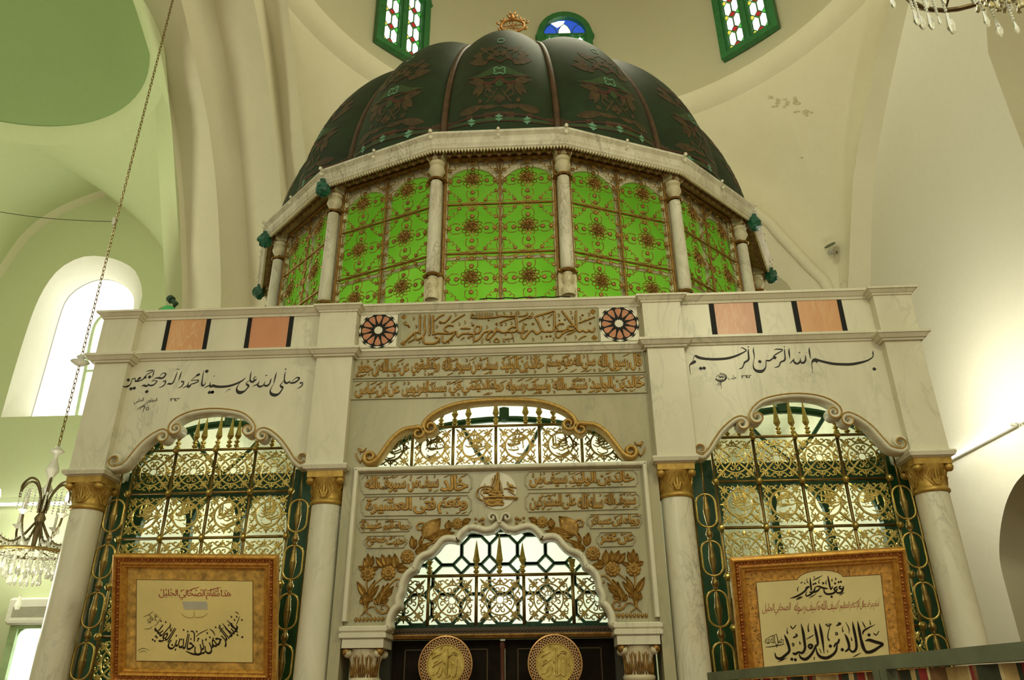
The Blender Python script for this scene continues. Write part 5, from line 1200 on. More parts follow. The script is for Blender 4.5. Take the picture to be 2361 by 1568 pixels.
def frame_parts(t, tl, br, c, mat_in, sheet_poly, mats):
    m = MB(); x0, x1, z0, z1 = c
    rim(m, x0, x1, z0, z1, 0, [(0, .035), (0, -.02), (.012, -.032), (.022, -.030), (.026, -.022)])
    rim(m, x0, x1, z0, z1, 0, [(.060, -.020), (.066, -.030), (.074, -.026), (.080, -.016), (.090, -.018), (.098, -.008), (.104, .006)]); fr = m.build('frame', MT['frame_gold'], t, smooth=True, sharp=30)
    m = MB(); rim(m, x0, x1, z0, z1, 0, [(.026, -.022), (.034, -.012), (.052, -.012), (.060, -.020)])
    e = .043
    nx_, nz_ = int((x1 - x0) / .026), int((z1 - z0) / .026)
    for P, Q, n in (((x0 + e, z0 + e), (x1 - e, z0 + e), nx_), ((x0 + e, z1 - e), (x1 - e, z1 - e), nx_), ((x0 + e, z0 + e), (x0 + e, z1 - e), nz_), ((x1 - e, z0 + e), (x1 - e, z1 - e), nz_)): carve(m, P, Q, n, -.013, .012)
    m.build('carved_band', MT['frame_red'], fr, smooth=True)
    m = MB(); m.poly([(x0 + .095, z0 + .095), (x1 - .095, z0 + .095), (x1 - .095, z1 - .095), (x0 + .095, z1 - .095)], .010, .03); mt_ = m.build('mat', mats[0], t)
    m = MB(); m.poly(sheet_poly, .006, .011); sh = m.build('sheet', mats[1], t)
    m = MB()
    for i in range(len(sheet_poly)):
        a, b = sheet_poly[i], sheet_poly[(i + 1) % len(sheet_poly)]; m.stroke([(a[0], a[1], .004), (b[0], b[1], .004)], .0052)
    m.build('ruled_border', plain('brown_rule', (.10, .035, .015), .7), sh); return sh
t, LOC = board('framed_writing', 'gilt framed writing on cream paper, red line over curved black line, left wing grille', (261.6, 1276), (639, 1282), (258.7, 1565.5), (639, 1569), -.27, .08)
cs = [at(261.6, 1276), at(639, 1282), at(258.7, 1565.5), at(639, 1569)]
c = ((cs[0].x + cs[2].x) / 2, (cs[1].x + cs[3].x) / 2, (cs[2].z + cs[3].z) / 2 - .03, (cs[0].z + cs[1].z) / 2)
WF = ((340, 1340), 8.254)
sp = [(p.x, p.z) for p in ats([(315, 1336.5), (583, 1339.5), (583, 1528), (313.5, 1524)], .006)]
sh = frame_parts(t, 0, 0, c, 0, sp, (MT['mat_tan'], MT['sheet']))
m = MB(); writing(m, '\u0647\u0630\u0627 \u0645\u0642\u0627\u0645 \u0627\u0644\u0635\u062d\u0627\u0628\u064a \u0627\u0644\u062c\u0644\u064a\u0644', [(215, 150), (1590, 165), (1590, 365), (215, 350)], .0045, 0, False, -.004, *WF)
ink(m, [[735,215,6,860,150,14,990,112,6],[1130,190,6,1260,150,14,1400,118,6],[1330,115,8,1345,200,16],[640,180,8,700,160,12]], *WF, .0045)
for x in range(250, 1580, 95): ink(m, [[x, 140 + (x * 37) % 40, 6, x + 16, 160 + (x * 37) % 40, 14, x + 6, 178 + (x * 37) % 40, 6]], *WF, .0045)
m.build('red_writing', MT['red_ink'], sh)
m = MB()
# curved black line: letters bent along a hanging arc
V, Fs = glyphs('\u0639\u0628\u062f \u0627\u0644\u0631\u062d\u0645\u0646 \u0628\u0646 \u062e\u0627\u0644\u062f \u0628\u0646 \u0627\u0644\u0648\u0644\u064a\u062f', False, .006, 0, .84, .40)
def bend(u, v):
    a = math.radians(217 + 108 * u); cx, cy, r = 925, 290, 1130 - 560 * v * .72
    return cx + 1.0 * r * math.cos(a) * .98, cy - r * math.sin(a)
out = []
for u, v, d in V:
    p = at(WF[0][0] + bend(u, v)[0] / WF[1], WF[0][1] + bend(u, v)[1] / WF[1], .0045); out.append((p.x, .0045 - d, p.z))
m.add(out, Fs)
ink(m, [[820,960,16,850,950,22,890,1000,22,890,1150,20],[920,1055,8,1010,985,16,1150,920,8],[1180,910,8,1250,960,20,1285,1040,8],[1510,740,8,1620,850,26,1720,980,16],[1420,800,8,1500,900,26,1590,1020,16],[1370,980,6,1410,920,12,1450,880,6],[1680,860,6,1720,760,14,1755,665,6],[1660,590,6,1710,600,16,1735,640,6],[730,1330,14,860,1385,34,980,1390,36,1090,1350,20,1110,1310,10],[430,790,8,440,960,16,470,880,10]], *WF, .0045)
for x, y in ((250, 760), (340, 780), (680, 930), (760, 960), (930, 960), (1130, 990), (1290, 880), (1370, 850), (1590, 680), (1650, 740), (1690, 680), (1790, 740), (1540, 840), (640, 1110), (1040, 1130), (1180, 1070)): ink(m, [[x - 12, y - 20, 6, x + 14, y, 22, x - 4, y + 16, 8]], *WF, .0045)
dots(m, [(100, 1115, 20), (140, 1140, 20), (470, 1215, 20), (655, 1250, 22), (970, 1095, 20), (1245, 1250, 20), (1805, 1065, 22), (1110, 1120, 16), (1250, 1090, 16)], *WF, .0045)
writing(m, '\u0631\u0636\u064a \u0627\u0644\u0644\u0647 \u0639\u0646\u0647', [(-30, 700), (110, 580), (250, 700), (60, 890)], .0045, 0, False, 0, *WF)
ink(m, [[-80,680,5,20,640,10,110,575,5],[250,695,5,200,790,10,130,860,5],[-60,910,5,40,905,10,95,860,5],[-190,1330,5,-100,1280,10,0,1300,6,40,1330,4],[-160,1360,5,-80,1330,8,-20,1350,5]], *WF, .0045)
m.build('black_writing', MT['ink'], sh)
m = MB(); P = ats([(660, 388), (1135, 385), (1145, 540), (700, 540)], .005, *WF); m.poly([(p.x, p.z) for p in P], .0045, .006); m.build('paper_patch', MT['tape'], sh)
m = MB(); ink(m, [[640,610,10,720,680,16,870,690,16,890,560,8],[900,690,14,1050,680,16,1150,610,8]], *WF, .0048); m.build('faint_ornament', plain('faint_gold', (.50, .36, .10), .8), sh)
LOC = None

t, LOC = board('framed_writing', 'gilt framed writing on pale paper, large black letters, right wing grille', (1682.5, 1286.5), (2084.5, 1262.5), (1699.5, 1545), (2101, 1520), -.25, .02)
QF = ((1740, 1310), 6.819)
cs = [at(1682.5, 1286.5), at(2084.5, 1262.5)]; pb = at(1702, 1585)
c = (cs[0].x, cs[1].x, pb.z - .05, (cs[0].z + cs[1].z) / 2)
sp = [at(o_[0], o_[1], .006) for o_ in ((1743, 1341), (2031, 1326))]; zt_ = (sp[0].z + sp[1].z) / 2; xa, xb = sp[0].x, sp[1].x; xc = at(1740 + 1020 / 6.819, 1310 + 60 / 6.819, .006)
P = [(xa, c[2] + .15), (xb, c[2] + .15), (xb, zt_)] + [(xc.x + .168 * math.cos(a), zt_ - .012 + .068 * math.sin(a)) for a in [.2 + (PI - .4) * i / 14 for i in range(15)]] + [(xa, zt_)]
sh = frame_parts(t, 0, 0, c, 0, P, (MT['mat_orange'], MT['sheet2']))
m = MB()
rnd = random.Random(4)
for i in range(60):
    s_ = rnd.choice((0, 1, 2)); 
    if s_ == 0: x, z = rnd.uniform(c[0] + .1, c[1] - .1), rnd.uniform(zt_ + .01, c[3] - .1)
    elif s_ == 1: x, z = rnd.uniform(c[0] + .1, xa - .01), rnd.uniform(c[2] + .1, c[3] - .1)
    else: x, z = rnd.uniform(xb + .01, c[1] - .1), rnd.uniform(c[2] + .1, c[3] - .1)
    a = rnd.uniform(0, PI); L = rnd.uniform(.006, .012); m.stroke(cr([(x - L * math.cos(a), z - L * math.sin(a), .002), (x, z, .007), (x + L * math.cos(a), z + L * math.sin(a), .002)], 3), .0095)
m.build('mat_flecks', plain('brown_fleck', (.16, .07, .02), .8), t)
m = MB()
ink(m, [[1362,288,14,1335,292,26,1342,322,24,1392,322,26,1392,280,14],[1392,310,28,1370,372,30,1310,392,26,1278,362,22],[1300,292,20,1250,322,26,1272,352,24,1305,322,20],[1287,350,26,1230,397,30,1140,407,30,1095,372,24,1088,310,10],[1150,118,8,1165,200,28,1187,300,26,1202,332,22,1227,288,14],[1150,322,16,1080,312,30,1000,285,22,958,302,10],[1040,300,10,980,362,30,895,380,26,860,372,14],[870,148,8,880,250,28,892,352,24],[950,292,14,935,352,26,880,412,28,820,437,22,803,410,14,820,368,10],[862,290,24,820,310,36,798,352,28,720,412,28,640,452,26,553,476,4],[648,492,5,700,462,14,748,444,6],[655,502,5,710,475,14,755,454,6],[680,366,8,674,330,14,692,288,5],[915,192,8,980,160,16,1067,113,5],[1060,222,12,1090,238,20,1060,250,12],[1020,240,16,1005,215,14,1025,170,5],[1130,255,16,1118,225,14,1135,185,5],[1215,210,18,1215,170,12],[1265,150,14,1280,170,14,1265,190,10],[720,240,10,740,225,14,755,215,8],[790,250,16,785,225,12],[845,230,14,825,215,12,825,160,5],[1010,440,16,1030,445,14,1060,432,6],[1330,428,6,1370,405,14,1412,378,5],[855,470,6,910,440,14,970,400,5],[930,125,10,945,160,10]], *QF, .0045)
dots(m, [(1320, 220, 18), (1356, 214, 18), (1265, 240, 18), (1210, 450, 20), (925, 252, 17), (957, 240, 17)], *QF, .0045)
ink(m, [[1895,888,4,1800,932,20,1712,990,28,1700,1045,10],[1735,1145,8,1800,1130,44,1900,1160,48,2012,1195,44,1960,1238,38,1880,1292,48,1800,1322,48,1740,1300,38,1705,1200,30,1685,1120,20],[1618,832,6,1640,950,40,1668,1100,40,1702,1250,38,1762,1350,10],[1538,838,6,1560,960,40,1592,1120,40,1600,1250,40,1560,1312,36,1510,1300,28,1485,1235,14],[1415,1030,6,1450,1100,40,1482,1200,40,1475,1272,34,1420,1312,22],[1330,1112,26,1312,1170,34,1270,1192,26,1248,1240,28],[1295,1195,22,1282,1290,34,1230,1360,40,1130,1412,48,1030,1392,44,980,1322,28,965,1240,10],[1018,866,6,1040,980,40,1066,1130,38,1092,1342,8],[936,872,6,960,990,40,986,1120,40,992,1190,34,960,1232,28],[872,1195,36,905,1222,40,878,1262,34,845,1225,26,872,1195,30],[962,1205,26,932,1290,34,870,1382,40,800,1432,46,730,1412,34,698,1350,14],[728,872,6,760,1000,40,782,1150,40,792,1260,38,750,1332,38,690,1322,32,640,1350,38,598,1335,26],[465,1045,6,500,1120,40,542,1250,40,540,1312,38,490,1362,40,410,1422,46,340,1402,30,318,1330,12],[850,1000,26,840,930,16,852,865,5],[520,1030,26,508,990,14,517,935,5],[1390,1002,24,1380,950,12,1387,905,4],[1175,1140,28,1150,1090,18,1160,1000,14,1195,870,8],[1115,878,20,1160,912,18,1208,876,12],[565,908,18,600,952,16,650,894,12],[605,1095,20,665,1062,28,645,1030,16],[1285,905,22,1352,872,28,1305,860,14],[810,1118,6,880,1080,16,935,1045,5],[718,1197,24,703,1150,12],[600,1175,14,620,1200,16,605,1225,14,590,1200,14,600,1175,12],[1285,1005,14,1305,1035,18,1280,1050,14,1270,1025,14,1285,1005,12],[1530,1142,22,1515,1085,8],[1432,848,6,1482,950,16,1485,1035,5],[1690,838,6,1722,900,18,1744,945,8],[1822,890,20,1810,815,5],[1868,1022,14,1912,1052,16,1955,985,10],[1540,1402,5,1600,1370,16,1672,1332,5],[360,1478,5,440,1442,16,510,1407,5],[935,1440,14,938,1395,14],[1012,1262,6,1035,1300,12,1045,1345,6],[1150,1325,14,1140,1285,8],[1190,880,10,1150,880,12]], *QF, .0045)
dots(m, [(1798, 1050, 27), (1378, 1282, 28), (1190, 1225, 28), (585, 1432, 26), (640, 1440, 26)], *QF, .0045)
writing(m, '\u0631\u0636\u064a \u0627\u0644\u0644\u0647 \u0639\u0646\u0647', [(160, 1075), (455, 1050), (455, 1240), (160, 1262)], .0045, 0, False, 0, *QF)
ink(m, [[170,1240,6,250,1235,12,400,1210,12,470,1190,5],[190,1110,5,260,1070,10,340,1040,5],[340,1030,6,360,1110,12,370,1190,8]], *QF, .0045)
m.build('black_writing', MT['ink'], sh)
m = MB()
for txt, u0, u1 in (('\u0623\u0645\u0627\u0645 \u0645\u0631\u0642\u062f \u0628\u0637\u0644 \u0627\u0644\u0625\u0633\u0644\u0627\u0645 \u0627\u0644\u0639\u0638\u064a\u0645', .66, 1.0), ('\u0633\u064a\u0641 \u0627\u0644\u0644\u0647 \u0648\u0633\u064a\u0641 \u0631\u0633\u0648\u0644\u0647', .27, .655), ('\u0627\u0644\u0635\u062d\u0627\u0628\u064a \u0627\u0644\u062c\u0644\u064a\u0644', 0.0, .245)):
    X0, X1 = 115 + 1850 * u0, 115 + 1850 * u1; yl = lambda x: 735 - (x - 115) * .052
    writing(m, txt, [(X0 + 15, yl(X0) - 175), (X1, yl(X1) - 175), (X1 - 10, yl(X1) + 15), (X0, yl(X0) + 15)], .0045, 0, False, -.012, *QF)
ink(m, [[1530,570,3,1600,540,7,1675,462,3],[1280,580,3,1310,545,7,1337,492,3],[965,600,3,990,545,7,1020,507,3]], *QF, .0045)
m.build('red_writing', MT['red_ink'], sh)
LOC = None

# ------------------------------------------------------------------ brass rods of oval links and spindles
LK = {}
def link_rod(x, ztop, lab):
    t = thing('oval_link_rod', lab, 'brass rod', (x, .20, 1.0), 'rods of oval links beside the grilles')
    def part(key, nm, mk, loc, mt):
        if key not in LK:
            o = mk().build(nm, MT[mt], None, smooth=True); LK[key] = o; o.parent = t; o.matrix_parent_inverse = Matrix(); o.location = loc
        else: place(LK[key], nm, t, loc)
    def ring():
        m = MB(); P = [(.078 * math.cos(a), 0, .062 + .072 * math.sin(a)) for a in [PI * i / 10 for i in range(11)]] + [(.078 * math.cos(a), 0, -.062 + .072 * math.sin(a)) for a in [PI + PI * i / 10 for i in range(11)]]
        m.tube(P, .0095, 8, True); return m
    def spindle():
        m = MB(); m.lathe([(.008, -.128), (.012, -.11), (.016, -.09), (.026, -.03), (.028, .0), (.0285, .004), (.024, .02), (.024, .03), (.018, .075), (.018, .10), (.012, .112), (.012, .128)], (0, 0, 0), 12); return m
    def knob():
        m = MB(); m.lathe([(.012, -.052), (.02, -.046), (.014, -.036), (.026, -.018), (.030, 0), (.026, .018), (.014, .036), (.02, .046), (.012, .052)], (0, 0, 0), 8); return m
    z = ztop - .136
    part('top', 'hook_rod', lambda: (lambda m: (m.tube([(0, 0, 0), (0, 0, .26)], .008, 6), m)[1])(MB()), (0, 0, ztop - 1.0), 'brass_dark')
    while z > .9:
        part('ring', 'ring', ring, (0, 0, z - 1.0), 'brass'); part('spin', 'spindle', spindle, (0, 0, z - 1.0), 'brass_dark'); part('knob', 'knob', knob, (0, 0, z - .1875 - 1.0), 'brass_dark'); z -= .375
    m = MB(); m.tube([(x + (-.095 if x in (-3.245, 1.668) else .095), .22, .3), (x + (-.095 if x in (-3.245, 1.668) else .095), .22, 3.36)], .008, 6); m.build('side_rod', MT['brass_dark'], t)
link_rod(-3.245, 3.20, 'rod of brass oval links left of the left wing grille'); link_rod(-1.678, 3.168, 'rod of brass oval links right of the left wing grille')
link_rod(1.668, 3.143, 'rod of brass oval links left of the right wing grille'); link_rod(3.241, 3.178, 'rod of brass oval links right of the right wing grille')

# ------------------------------------------------------------------ drum of the shrine: posts, cornice, green glass lattices
DC = Vector((-.0156, 3.808)); NS = 16; AP = PI / NS
gg, N_, L_, B_ = nt('green_glass')
f_ = ramp(N_, L_, noise(N_, L_, 1.2, 3), [(.3, (.34, .58, .13)), (.7, (.44, .66, .20))])
tr = N_.new('ShaderNodeBsdfTranslucent'); L_.new(f_, tr.inputs[0]); mx = N_.new('ShaderNodeMixShader'); mx.inputs[0].default_value = .9
B_.inputs['Base Color'].default_value = (.12, .30, .03, 1); B_.inputs['Roughness'].default_value = .2
L_.new(B_.outputs[0], mx.inputs[1]); L_.new(tr.outputs[0], mx.inputs[2]); L_.new(mx.outputs[0], N_['Material Output'].inputs[0]); MT['green_glass'] = gg
MT['weathered'] = marble('weathered_white', (.74, .71, .58), (.20, .17, .10), (.58, .54, .42), stain=(.40, .34, .20), scale=2.5, rough=.6, seed=1.4)
def gon(r, z, n=NS, a0=AP): return [(DC[0] + r * math.sin(a0 + k * 2 * PI / n), DC[1] - r * math.cos(a0 + k * 2 * PI / n), z) for k in range(n)] 
def gloft(mb, prof):
    L = [gon(r, z) for r, z in prof]; mb.loft([l + l[:1] for l in L], flip=True)
drum = thing('shrine_drum', 'cream sixteen-sided drum with weathered white cornice above the shrine front', 'drum', (DC[0], DC[1], 4.72))
m = MB(); gloft(m, [(3.36, 4.72), (3.36, 5.10), (3.30, 5.12)]); m.build('base_wall', MT['cream'], drum)
m = MB(); gloft(m, [(3.58, 7.07), (3.635, 7.055), (3.645, 7.02), (3.60, 6.995), (3.615, 6.97), (3.60, 6.94), (3.612, 6.915), (3.59, 6.885), (3.60, 6.865), (3.575, 6.85)]); m.build('cornice', MT['weathered'], drum)
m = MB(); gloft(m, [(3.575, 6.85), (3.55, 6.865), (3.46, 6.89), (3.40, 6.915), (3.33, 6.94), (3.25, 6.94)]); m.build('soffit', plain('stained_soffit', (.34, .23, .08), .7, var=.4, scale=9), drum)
def fringe(name, r, z, h, per, mt, rnd_=False, kk=range(-5, 6)):
    m = MB()
    for k in kk:
        a, b = Vector((DC[0] + r * math.sin((k - .5) * 2 * AP), DC[1] - r * math.cos((k - .5) * 2 * AP), z)), Vector((DC[0] + r * math.sin((k + .5) * 2 * AP), DC[1] - r * math.cos((k + .5) * 2 * AP), z)); n_ = Vector((math.sin(k * 2 * AP), -math.cos(k * 2 * AP), 0)) * .012
        for i in range(per):
            p, q = a.lerp(b, i / per), a.lerp(b, (i + 1) / per); c = (p + q) / 2
            if rnd_: pts = [p + (q - p) * .1, c + (p - q) * .22 - Vector((0, 0, h * .75)), c - Vector((0, 0, h)), c + (q - p) * .22 - Vector((0, 0, h * .75)), q - (q - p) * .1]
            else: pts = [p + (q - p) * .18, p + (q - p) * .3 - Vector((0, 0, h)), q - (q - p) * .3 - Vector((0, 0, h)), q - (q - p) * .18]
            L = len(pts); m.add([tuple(v + n_) for v in pts] + [tuple(v - n_) for v in pts], [tuple(range(L)), tuple(range(2 * L - 1, L - 1, -1))] + [(j, j + L, (j + 1) % L + L, (j + 1) % L) for j in range(L)])
    return m.build(name, mt, drum)
fringe('dentil_fringe', 3.575, 6.855, .030, 42, MT['cream'])
fringe('scalloped_fringe', 3.50, 6.885, .075, 13, plain('brown_fringe', (.17, .09, .025), .7, var=.4), True)
m = MB()
for k in range(-5, 6):
    for i in range(46):
        u = (i + .5) / 46 * 2 - 1
        if abs(u) > .90: continue
        a = k * 2 * AP; r = 3.40 * math.cos(AP); x, y = u * 3.40 * math.sin(AP), r
        m.sphere((DC[0] + math.sin(a) * y + math.cos(a) * x, DC[1] - math.cos(a) * y + math.sin(a) * x, 6.925), .0085, 5)
m.build('bead_row', MT['brass'], drum)
m = MB()
for k in range(-4, 6):
    a = (k - .5) * 2 * AP
    for rr, zz in ((3.66, 7.05), (3.64, 6.98)): m.sphere((DC[0] + rr * math.sin(a), DC[1] - rr * math.cos(a), zz), .022, 6)
for k in range(-4, 5):
    a = k * 2 * AP; rr = 3.64 * math.cos(AP) + .015
    for zz in (7.05, 6.96): m.sphere((DC[0] + rr * math.sin(a), DC[1] - rr * math.cos(a), zz), .018, 6)
m.build('cornice_clip', MT['white_inlay'], drum)
for k in range(NS):
    m = MB(); a = (k + .5) * 2 * AP; u, v = Vector((math.cos(a), math.sin(a), 0)), Vector((math.sin(a), -math.cos(a), 0)); c = Vector((DC[0], DC[1], 0))
    w_ = .105; 
    A = [c + v * 3.30 - u * w_, c + v * 3.345 - u * w_ * .95, c + v * 3.345 + u * w_ * .95, c + v * 3.30 + u * w_]
    m.loft([[tuple(p + Vector((0, 0, z))) for p in A + A[:1]] for z in (5.10, 6.94)]); m.build('post', MT['cream'], drum)
# turned colonnettes at the corners
ORD = {-4: 'fourth colonnette of the drum left of the front panel', -3: 'third colonnette of the drum left of the front panel', -2: 'second colonnette of the drum left of the front panel', -1: 'white colonnette at the left edge of the front panel of the drum', 0: 'white colonnette at the right edge of the front panel of the drum', 1: 'second colonnette of the drum right of the front panel', 2: 'third colonnette of the drum right of the front panel', 3: 'fourth colonnette of the drum right of the front panel'}
LOCAL = True
def colonnette_parts(t):
    y = -3.41; o = []
    m = MB(); m.lathe([(.058, 5.455), (.066, 5.47)] + [(.068 - .005 * i / 6, 5.48 + 1.08 * i / 6) for i in range(7)], (0, y, 0), 16); m.build('shaft', MT['weathered'], t, smooth=True)
    m = MB(); m.lathe([(.05, 6.60), (.045, 6.625), (.062, 6.65), (.088, 6.70), (.080, 6.745), (.058, 6.755), (.080, 6.775), (.084, 6.805), (.06, 6.825)], (0, y, 0), 16); m.box(-.088, .088, y - .085, -3.30, 6.825, 6.885); m.frustum(-.088, .088, y - .085, 6.885, -.10, .10, y - .11, 6.925, -3.30); m.build('upper_vase', MT['cream'], t, smooth=True, sharp=35)
    m = MB(); m.lathe([(.066, 5.16), (.074, 5.19), (.070, 5.24), (.046, 5.27), (.040, 5.29), (.056, 5.32), (.060, 5.36), (.045, 5.39), (.05, 5.41)], (0, y, 0), 16); m.box(-.09, .09, -3.40, -3.30, 5.10, 5.42); m.build('lower_vase', MT['cream'], t, smooth=True, sharp=35)
    for z in (5.43, 6.585):
        m = MB(); m.lathe([(.074, z - .014), (.088, z), (.074, z + .014), (.060, z + .014)], (0, y, 0), 16); m.box(-.10, .10, y - .03, -3.33, z - .010, z + .010); m.build('bronze_ring', MT['bronze'], t, smooth=True, sharp=35)
    m = MB()
    for i in range(9): m.sphere((-.07 + .0175 * i, y - .085, 6.945), .016, 5)
    m.build('beads', MT['bronze'], t)
proto = None
def copy_thing(src, loc, rz, label, group):
    r = src.copy(); COL.objects.link(r); r.location = loc; r.rotation_euler = (0, 0, rz); r['label'] = label; r['group'] = group
    for ch in list(src.children):
        c = ch.copy(); COL.objects.link(c); c.parent = r
        for g in list(ch.children):
            d = g.copy(); COL.objects.link(d); d.parent = c
    return r
for k in range(-4, 4):
    a = (k + .5) * 2 * AP
    if proto is None:
        proto = thing('colonnette', ORD[k], 'colonnette', (DC[0], DC[1], 0), 'colonnettes of the drum'); proto.rotation_euler = (0, 0, a); colonnette_parts(proto)
    else: copy_thing(proto, (DC[0], DC[1], 0), a, ORD[k], 'colonnettes of the drum')
# lattice windows
def lattice_cell(mb):
    r = .0046; y = -.004
    S = lambda P: mb.tube([(p[0], y, p[1]) for p in cr(P, 4)], r, 5)
    D = lambda x, z, q=.026: mb.lathe([(q, 0), (q * .8, -.012), (0, -.016)], (x, y, z), 8, 'y')
    for b in range(4):
        c_, s_ = math.cos(b * PI / 2), math.sin(b * PI / 2); T = lambda p: (p[0] * c_ - p[1] * s_, p[0] * s_ + p[1] * c_)
        D(*T((0, .148)), .028); D(*T((0, .232)), .024)
        for e in (-1, 1):
            S([T((e * .0, .268)), T((e * .03, .25)), T((e * .05, .262)), T((e * .045, .285)), T((e * .025, .283))])
            S([T((e * .02, .225)), T((e * .05, .215)), T((e * .062, .19)), T((e * .06, .14)), T((e * .045, .125))])
            S([T((e * .02, .24)), T((e * .035, .235)), T((e * .04, .222))])
            D(*T((e * .135, .245)), .022)
            S([T((0, .268)), T((e * .06, .28)), T((e * .135, .268)), T((e * .215, .25)), T((e * .27, .272))])
            S([T((e * .135, .245)), T((e * .16, .225)), T((e * .15, .20)), T((e * .175, .185)), T((e * .20, .20))])
def rosette_mesh(mb):
    for ring, (R_, n_, w_, dy) in enumerate(((.115, 12, .030, 0), (.080, 10, .026, -.012), (.05, 8, .020, -.022))):
        for i in range(n_):
            a = i * 2 * PI / n_ + ring * .2; ca, sa = math.cos(a), math.sin(a)
            P = [(ca * .02, dy - .004, sa * .02), (ca * R_ * .6 - sa * w_, dy - .016, sa * R_ * .6 + ca * w_), (ca * R_, dy - .008, sa * R_), (ca * R_ * .6 + sa * w_, dy - .016, sa * R_ * .6 - ca * w_), (ca * .02, dy - .004, sa * .02)]
            mb.tube(cr(P, 3), .0050, 4)
    mb.sphere((0, -.03, 0), .016, 6)
PANS = {-4: 'narrow green glass lattice at the far left end of the drum', -3: 'third green glass lattice window left of the front one on the drum', -2: 'second green glass lattice window left of the front one on the drum', -1: 'green glass lattice window just left of the front one on the drum', 0: 'bright green glass lattice window at the front of the drum', 1: 'green glass lattice window just right of the front one on the drum', 2: 'second green glass lattice window right of the front one on the drum', 3: 'third green glass lattice window right of the front one on the drum', 4: 'narrow green glass lattice at the far right end of the drum'}
def panel_parts(t):
    y = -3.292; b = MT['bronze']
    m = MB()
    for a, c_ in (((-.578, 5.12), (-.578, 6.90)), ((.578, 5.12), (.578, 6.90)), ((-.60, 6.90), (.60, 6.90)), ((-.60, 5.12), (.60, 5.12))): band(m, [a, c_], .036, y - .022, y + .02)
    m.build('frame', b, t)
    m = MB(); band(m, [(0, 5.12), (0, 6.90)], .022, y - .012, y + .01); m.build('upright_bar', b, t)
    for z in (5.71, 6.308):
        m = MB(); band(m, [(-.575, z), (.575, z)], .020, y - .016, y + .01); m.build('cross_bar', b, t)
    ce = MB(); lattice_cell(ce); ro = MB(); rosette_mesh(ro); co = rr = None
    for z in (5.412, 6.008, 6.604):
        for x in (-.288, .288):
            if co is None:
                co = ce.build('scroll_wire', b, t); co.location = (x, y, z); rr = ro.build('rosette', MT['bronze'], t); rr.location = (x, y - .01, z)
            else: place(co, 'scroll_wire', t, (x, y, z)); place(rr, 'rosette', t, (x, y - .01, z))
    m = MB(); yb = y + .05
    for s in (-1, 1):
        x0, x1 = (-.60, -.008) if s < 0 else (.008, .60); w_ = (x1 - x0) / 2; cx = (x0 + x1) / 2
        P = [(x0, 6.94), (x0, 5.1), (x0 + .012, 5.1), (x0 + .012, 6.45)] + [(cx - (w_ - .012) * math.cos(q), 6.50 + .31 * math.sin(q) ** .75) for q in [PI * i / 14 for i in range(1, 14)]] + [(x1 - .012, 6.45), (x1 - .012, 5.1), (x1, 5.1), (x1, 6.94)]
        m.poly(P, yb, yb + .03)
    m.box(-.008, .008, yb, yb + .03, 5.1, 6.94); m.box(-.60, .60, yb - .002, yb + .02, 5.665, 5.70); m.build('arched_board', MT['cream'], t)
    m = MB(); m.box(-.62, .62, yb + .035, yb + .041, 5.08, 6.93); m.build('green_pane', MT['green_glass'], t)
proto = None
for k in range(-4, 5):
    if proto is None:
        proto = thing('lattice_window', PANS[k], 'lattice window', (DC[0], DC[1], 0), 'green lattice windows of the drum'); proto.rotation_euler = (0, 0, k * 2 * AP); panel_parts(proto)
    else: copy_thing(proto, (DC[0], DC[1], 0), k * 2 * AP, PANS[k], 'green lattice windows of the drum')
LOCAL = False
m = MB()
for k in range(5, 12):
    a0, a1 = (k - .5) * 2 * AP, (k + .5) * 2 * AP
    m.add([(DC[0] + 3.3 * math.sin(a), DC[1] - 3.3 * math.cos(a), z) for a, z in ((a0, 5.1), (a1, 5.1), (a1, 6.94), (a0, 6.94))], [(0, 1, 2, 3)])
m.build('rear_wall', MT['cream'], drum)

# ------------------------------------------------------------------ fluted painted dome
Z0, HD = 7.10, 3.62
def lobe(k, s, t, off=0.0):
    el = t * PI / 2; ce, se = math.cos(el), math.sin(el)
    blg = math.cos(s * PI / 2) ** .85 if abs(s) < 1 else 0.0
    f = .942 + .062 * blg * min(1, ce * 2.2 + .15)
    r = (3.44 * f) * ce ** .93 + off * ce; z = Z0 + (HD * (.965 + .035 * blg)) * se ** 1.02 + off * se
    a = (k + s / 2) * 2 * AP
    return (DC[0] + r * math.sin(a), DC[1] - r * math.cos(a), z)
dome = thing('fluted_dome', 'dark green fluted dome painted with brown foliage on top of the drum', 'dome', (DC[0], DC[1], 7.06))
DG = plain('dome_dark_green', (.012, .028, .008), .6, var=.4, scale=3, spec=.35)
DBR = plain('dome_brown_paint', (.058, .034, .010), .65, var=.45, scale=14); DRD = plain('dome_red_paint', (.060, .016, .007), .65, var=.35, scale=14)
DMG = plain('dome_leaf_green', (.028, .062, .016), .65, var=.25); DTQ = plain('dome_turquoise', (.13, .30, .19), .65)
def pj(P):
    d = Vector(P) - CAM; z = d.dot(RF); return W / 2 + FPX * d.dot(RX) / z, H / 2 - FPX * d.dot(RU) / z
def solve(px, py):
    s, t = 0.0, .2
    for _ in range(14):
        a = pj(lobe(0, s, t)); b = pj(lobe(0, s + 1e-3, t)); c = pj(lobe(0, s, t + 1e-3))
        j = ((b[0] - a[0]) / 1e-3, (c[0] - a[0]) / 1e-3, (b[1] - a[1]) / 1e-3, (c[1] - a[1]) / 1e-3); det = j[0] * j[3] - j[1] * j[2]
        if abs(det) < 1e-6: break
        ex, ey = px - a[0], py - a[1]; ds, dt = (j[3] * ex - j[1] * ey) / det, (j[0] * ey - j[2] * ex) / det
        s = max(-.97, min(.97, s + max(-.3, min(.3, ds)))); t = max(.005, min(.62, t + max(-.12, min(.12, dt))))
    return s, t
D1 = ((580, 0), 3.647); CXL = 2104.0
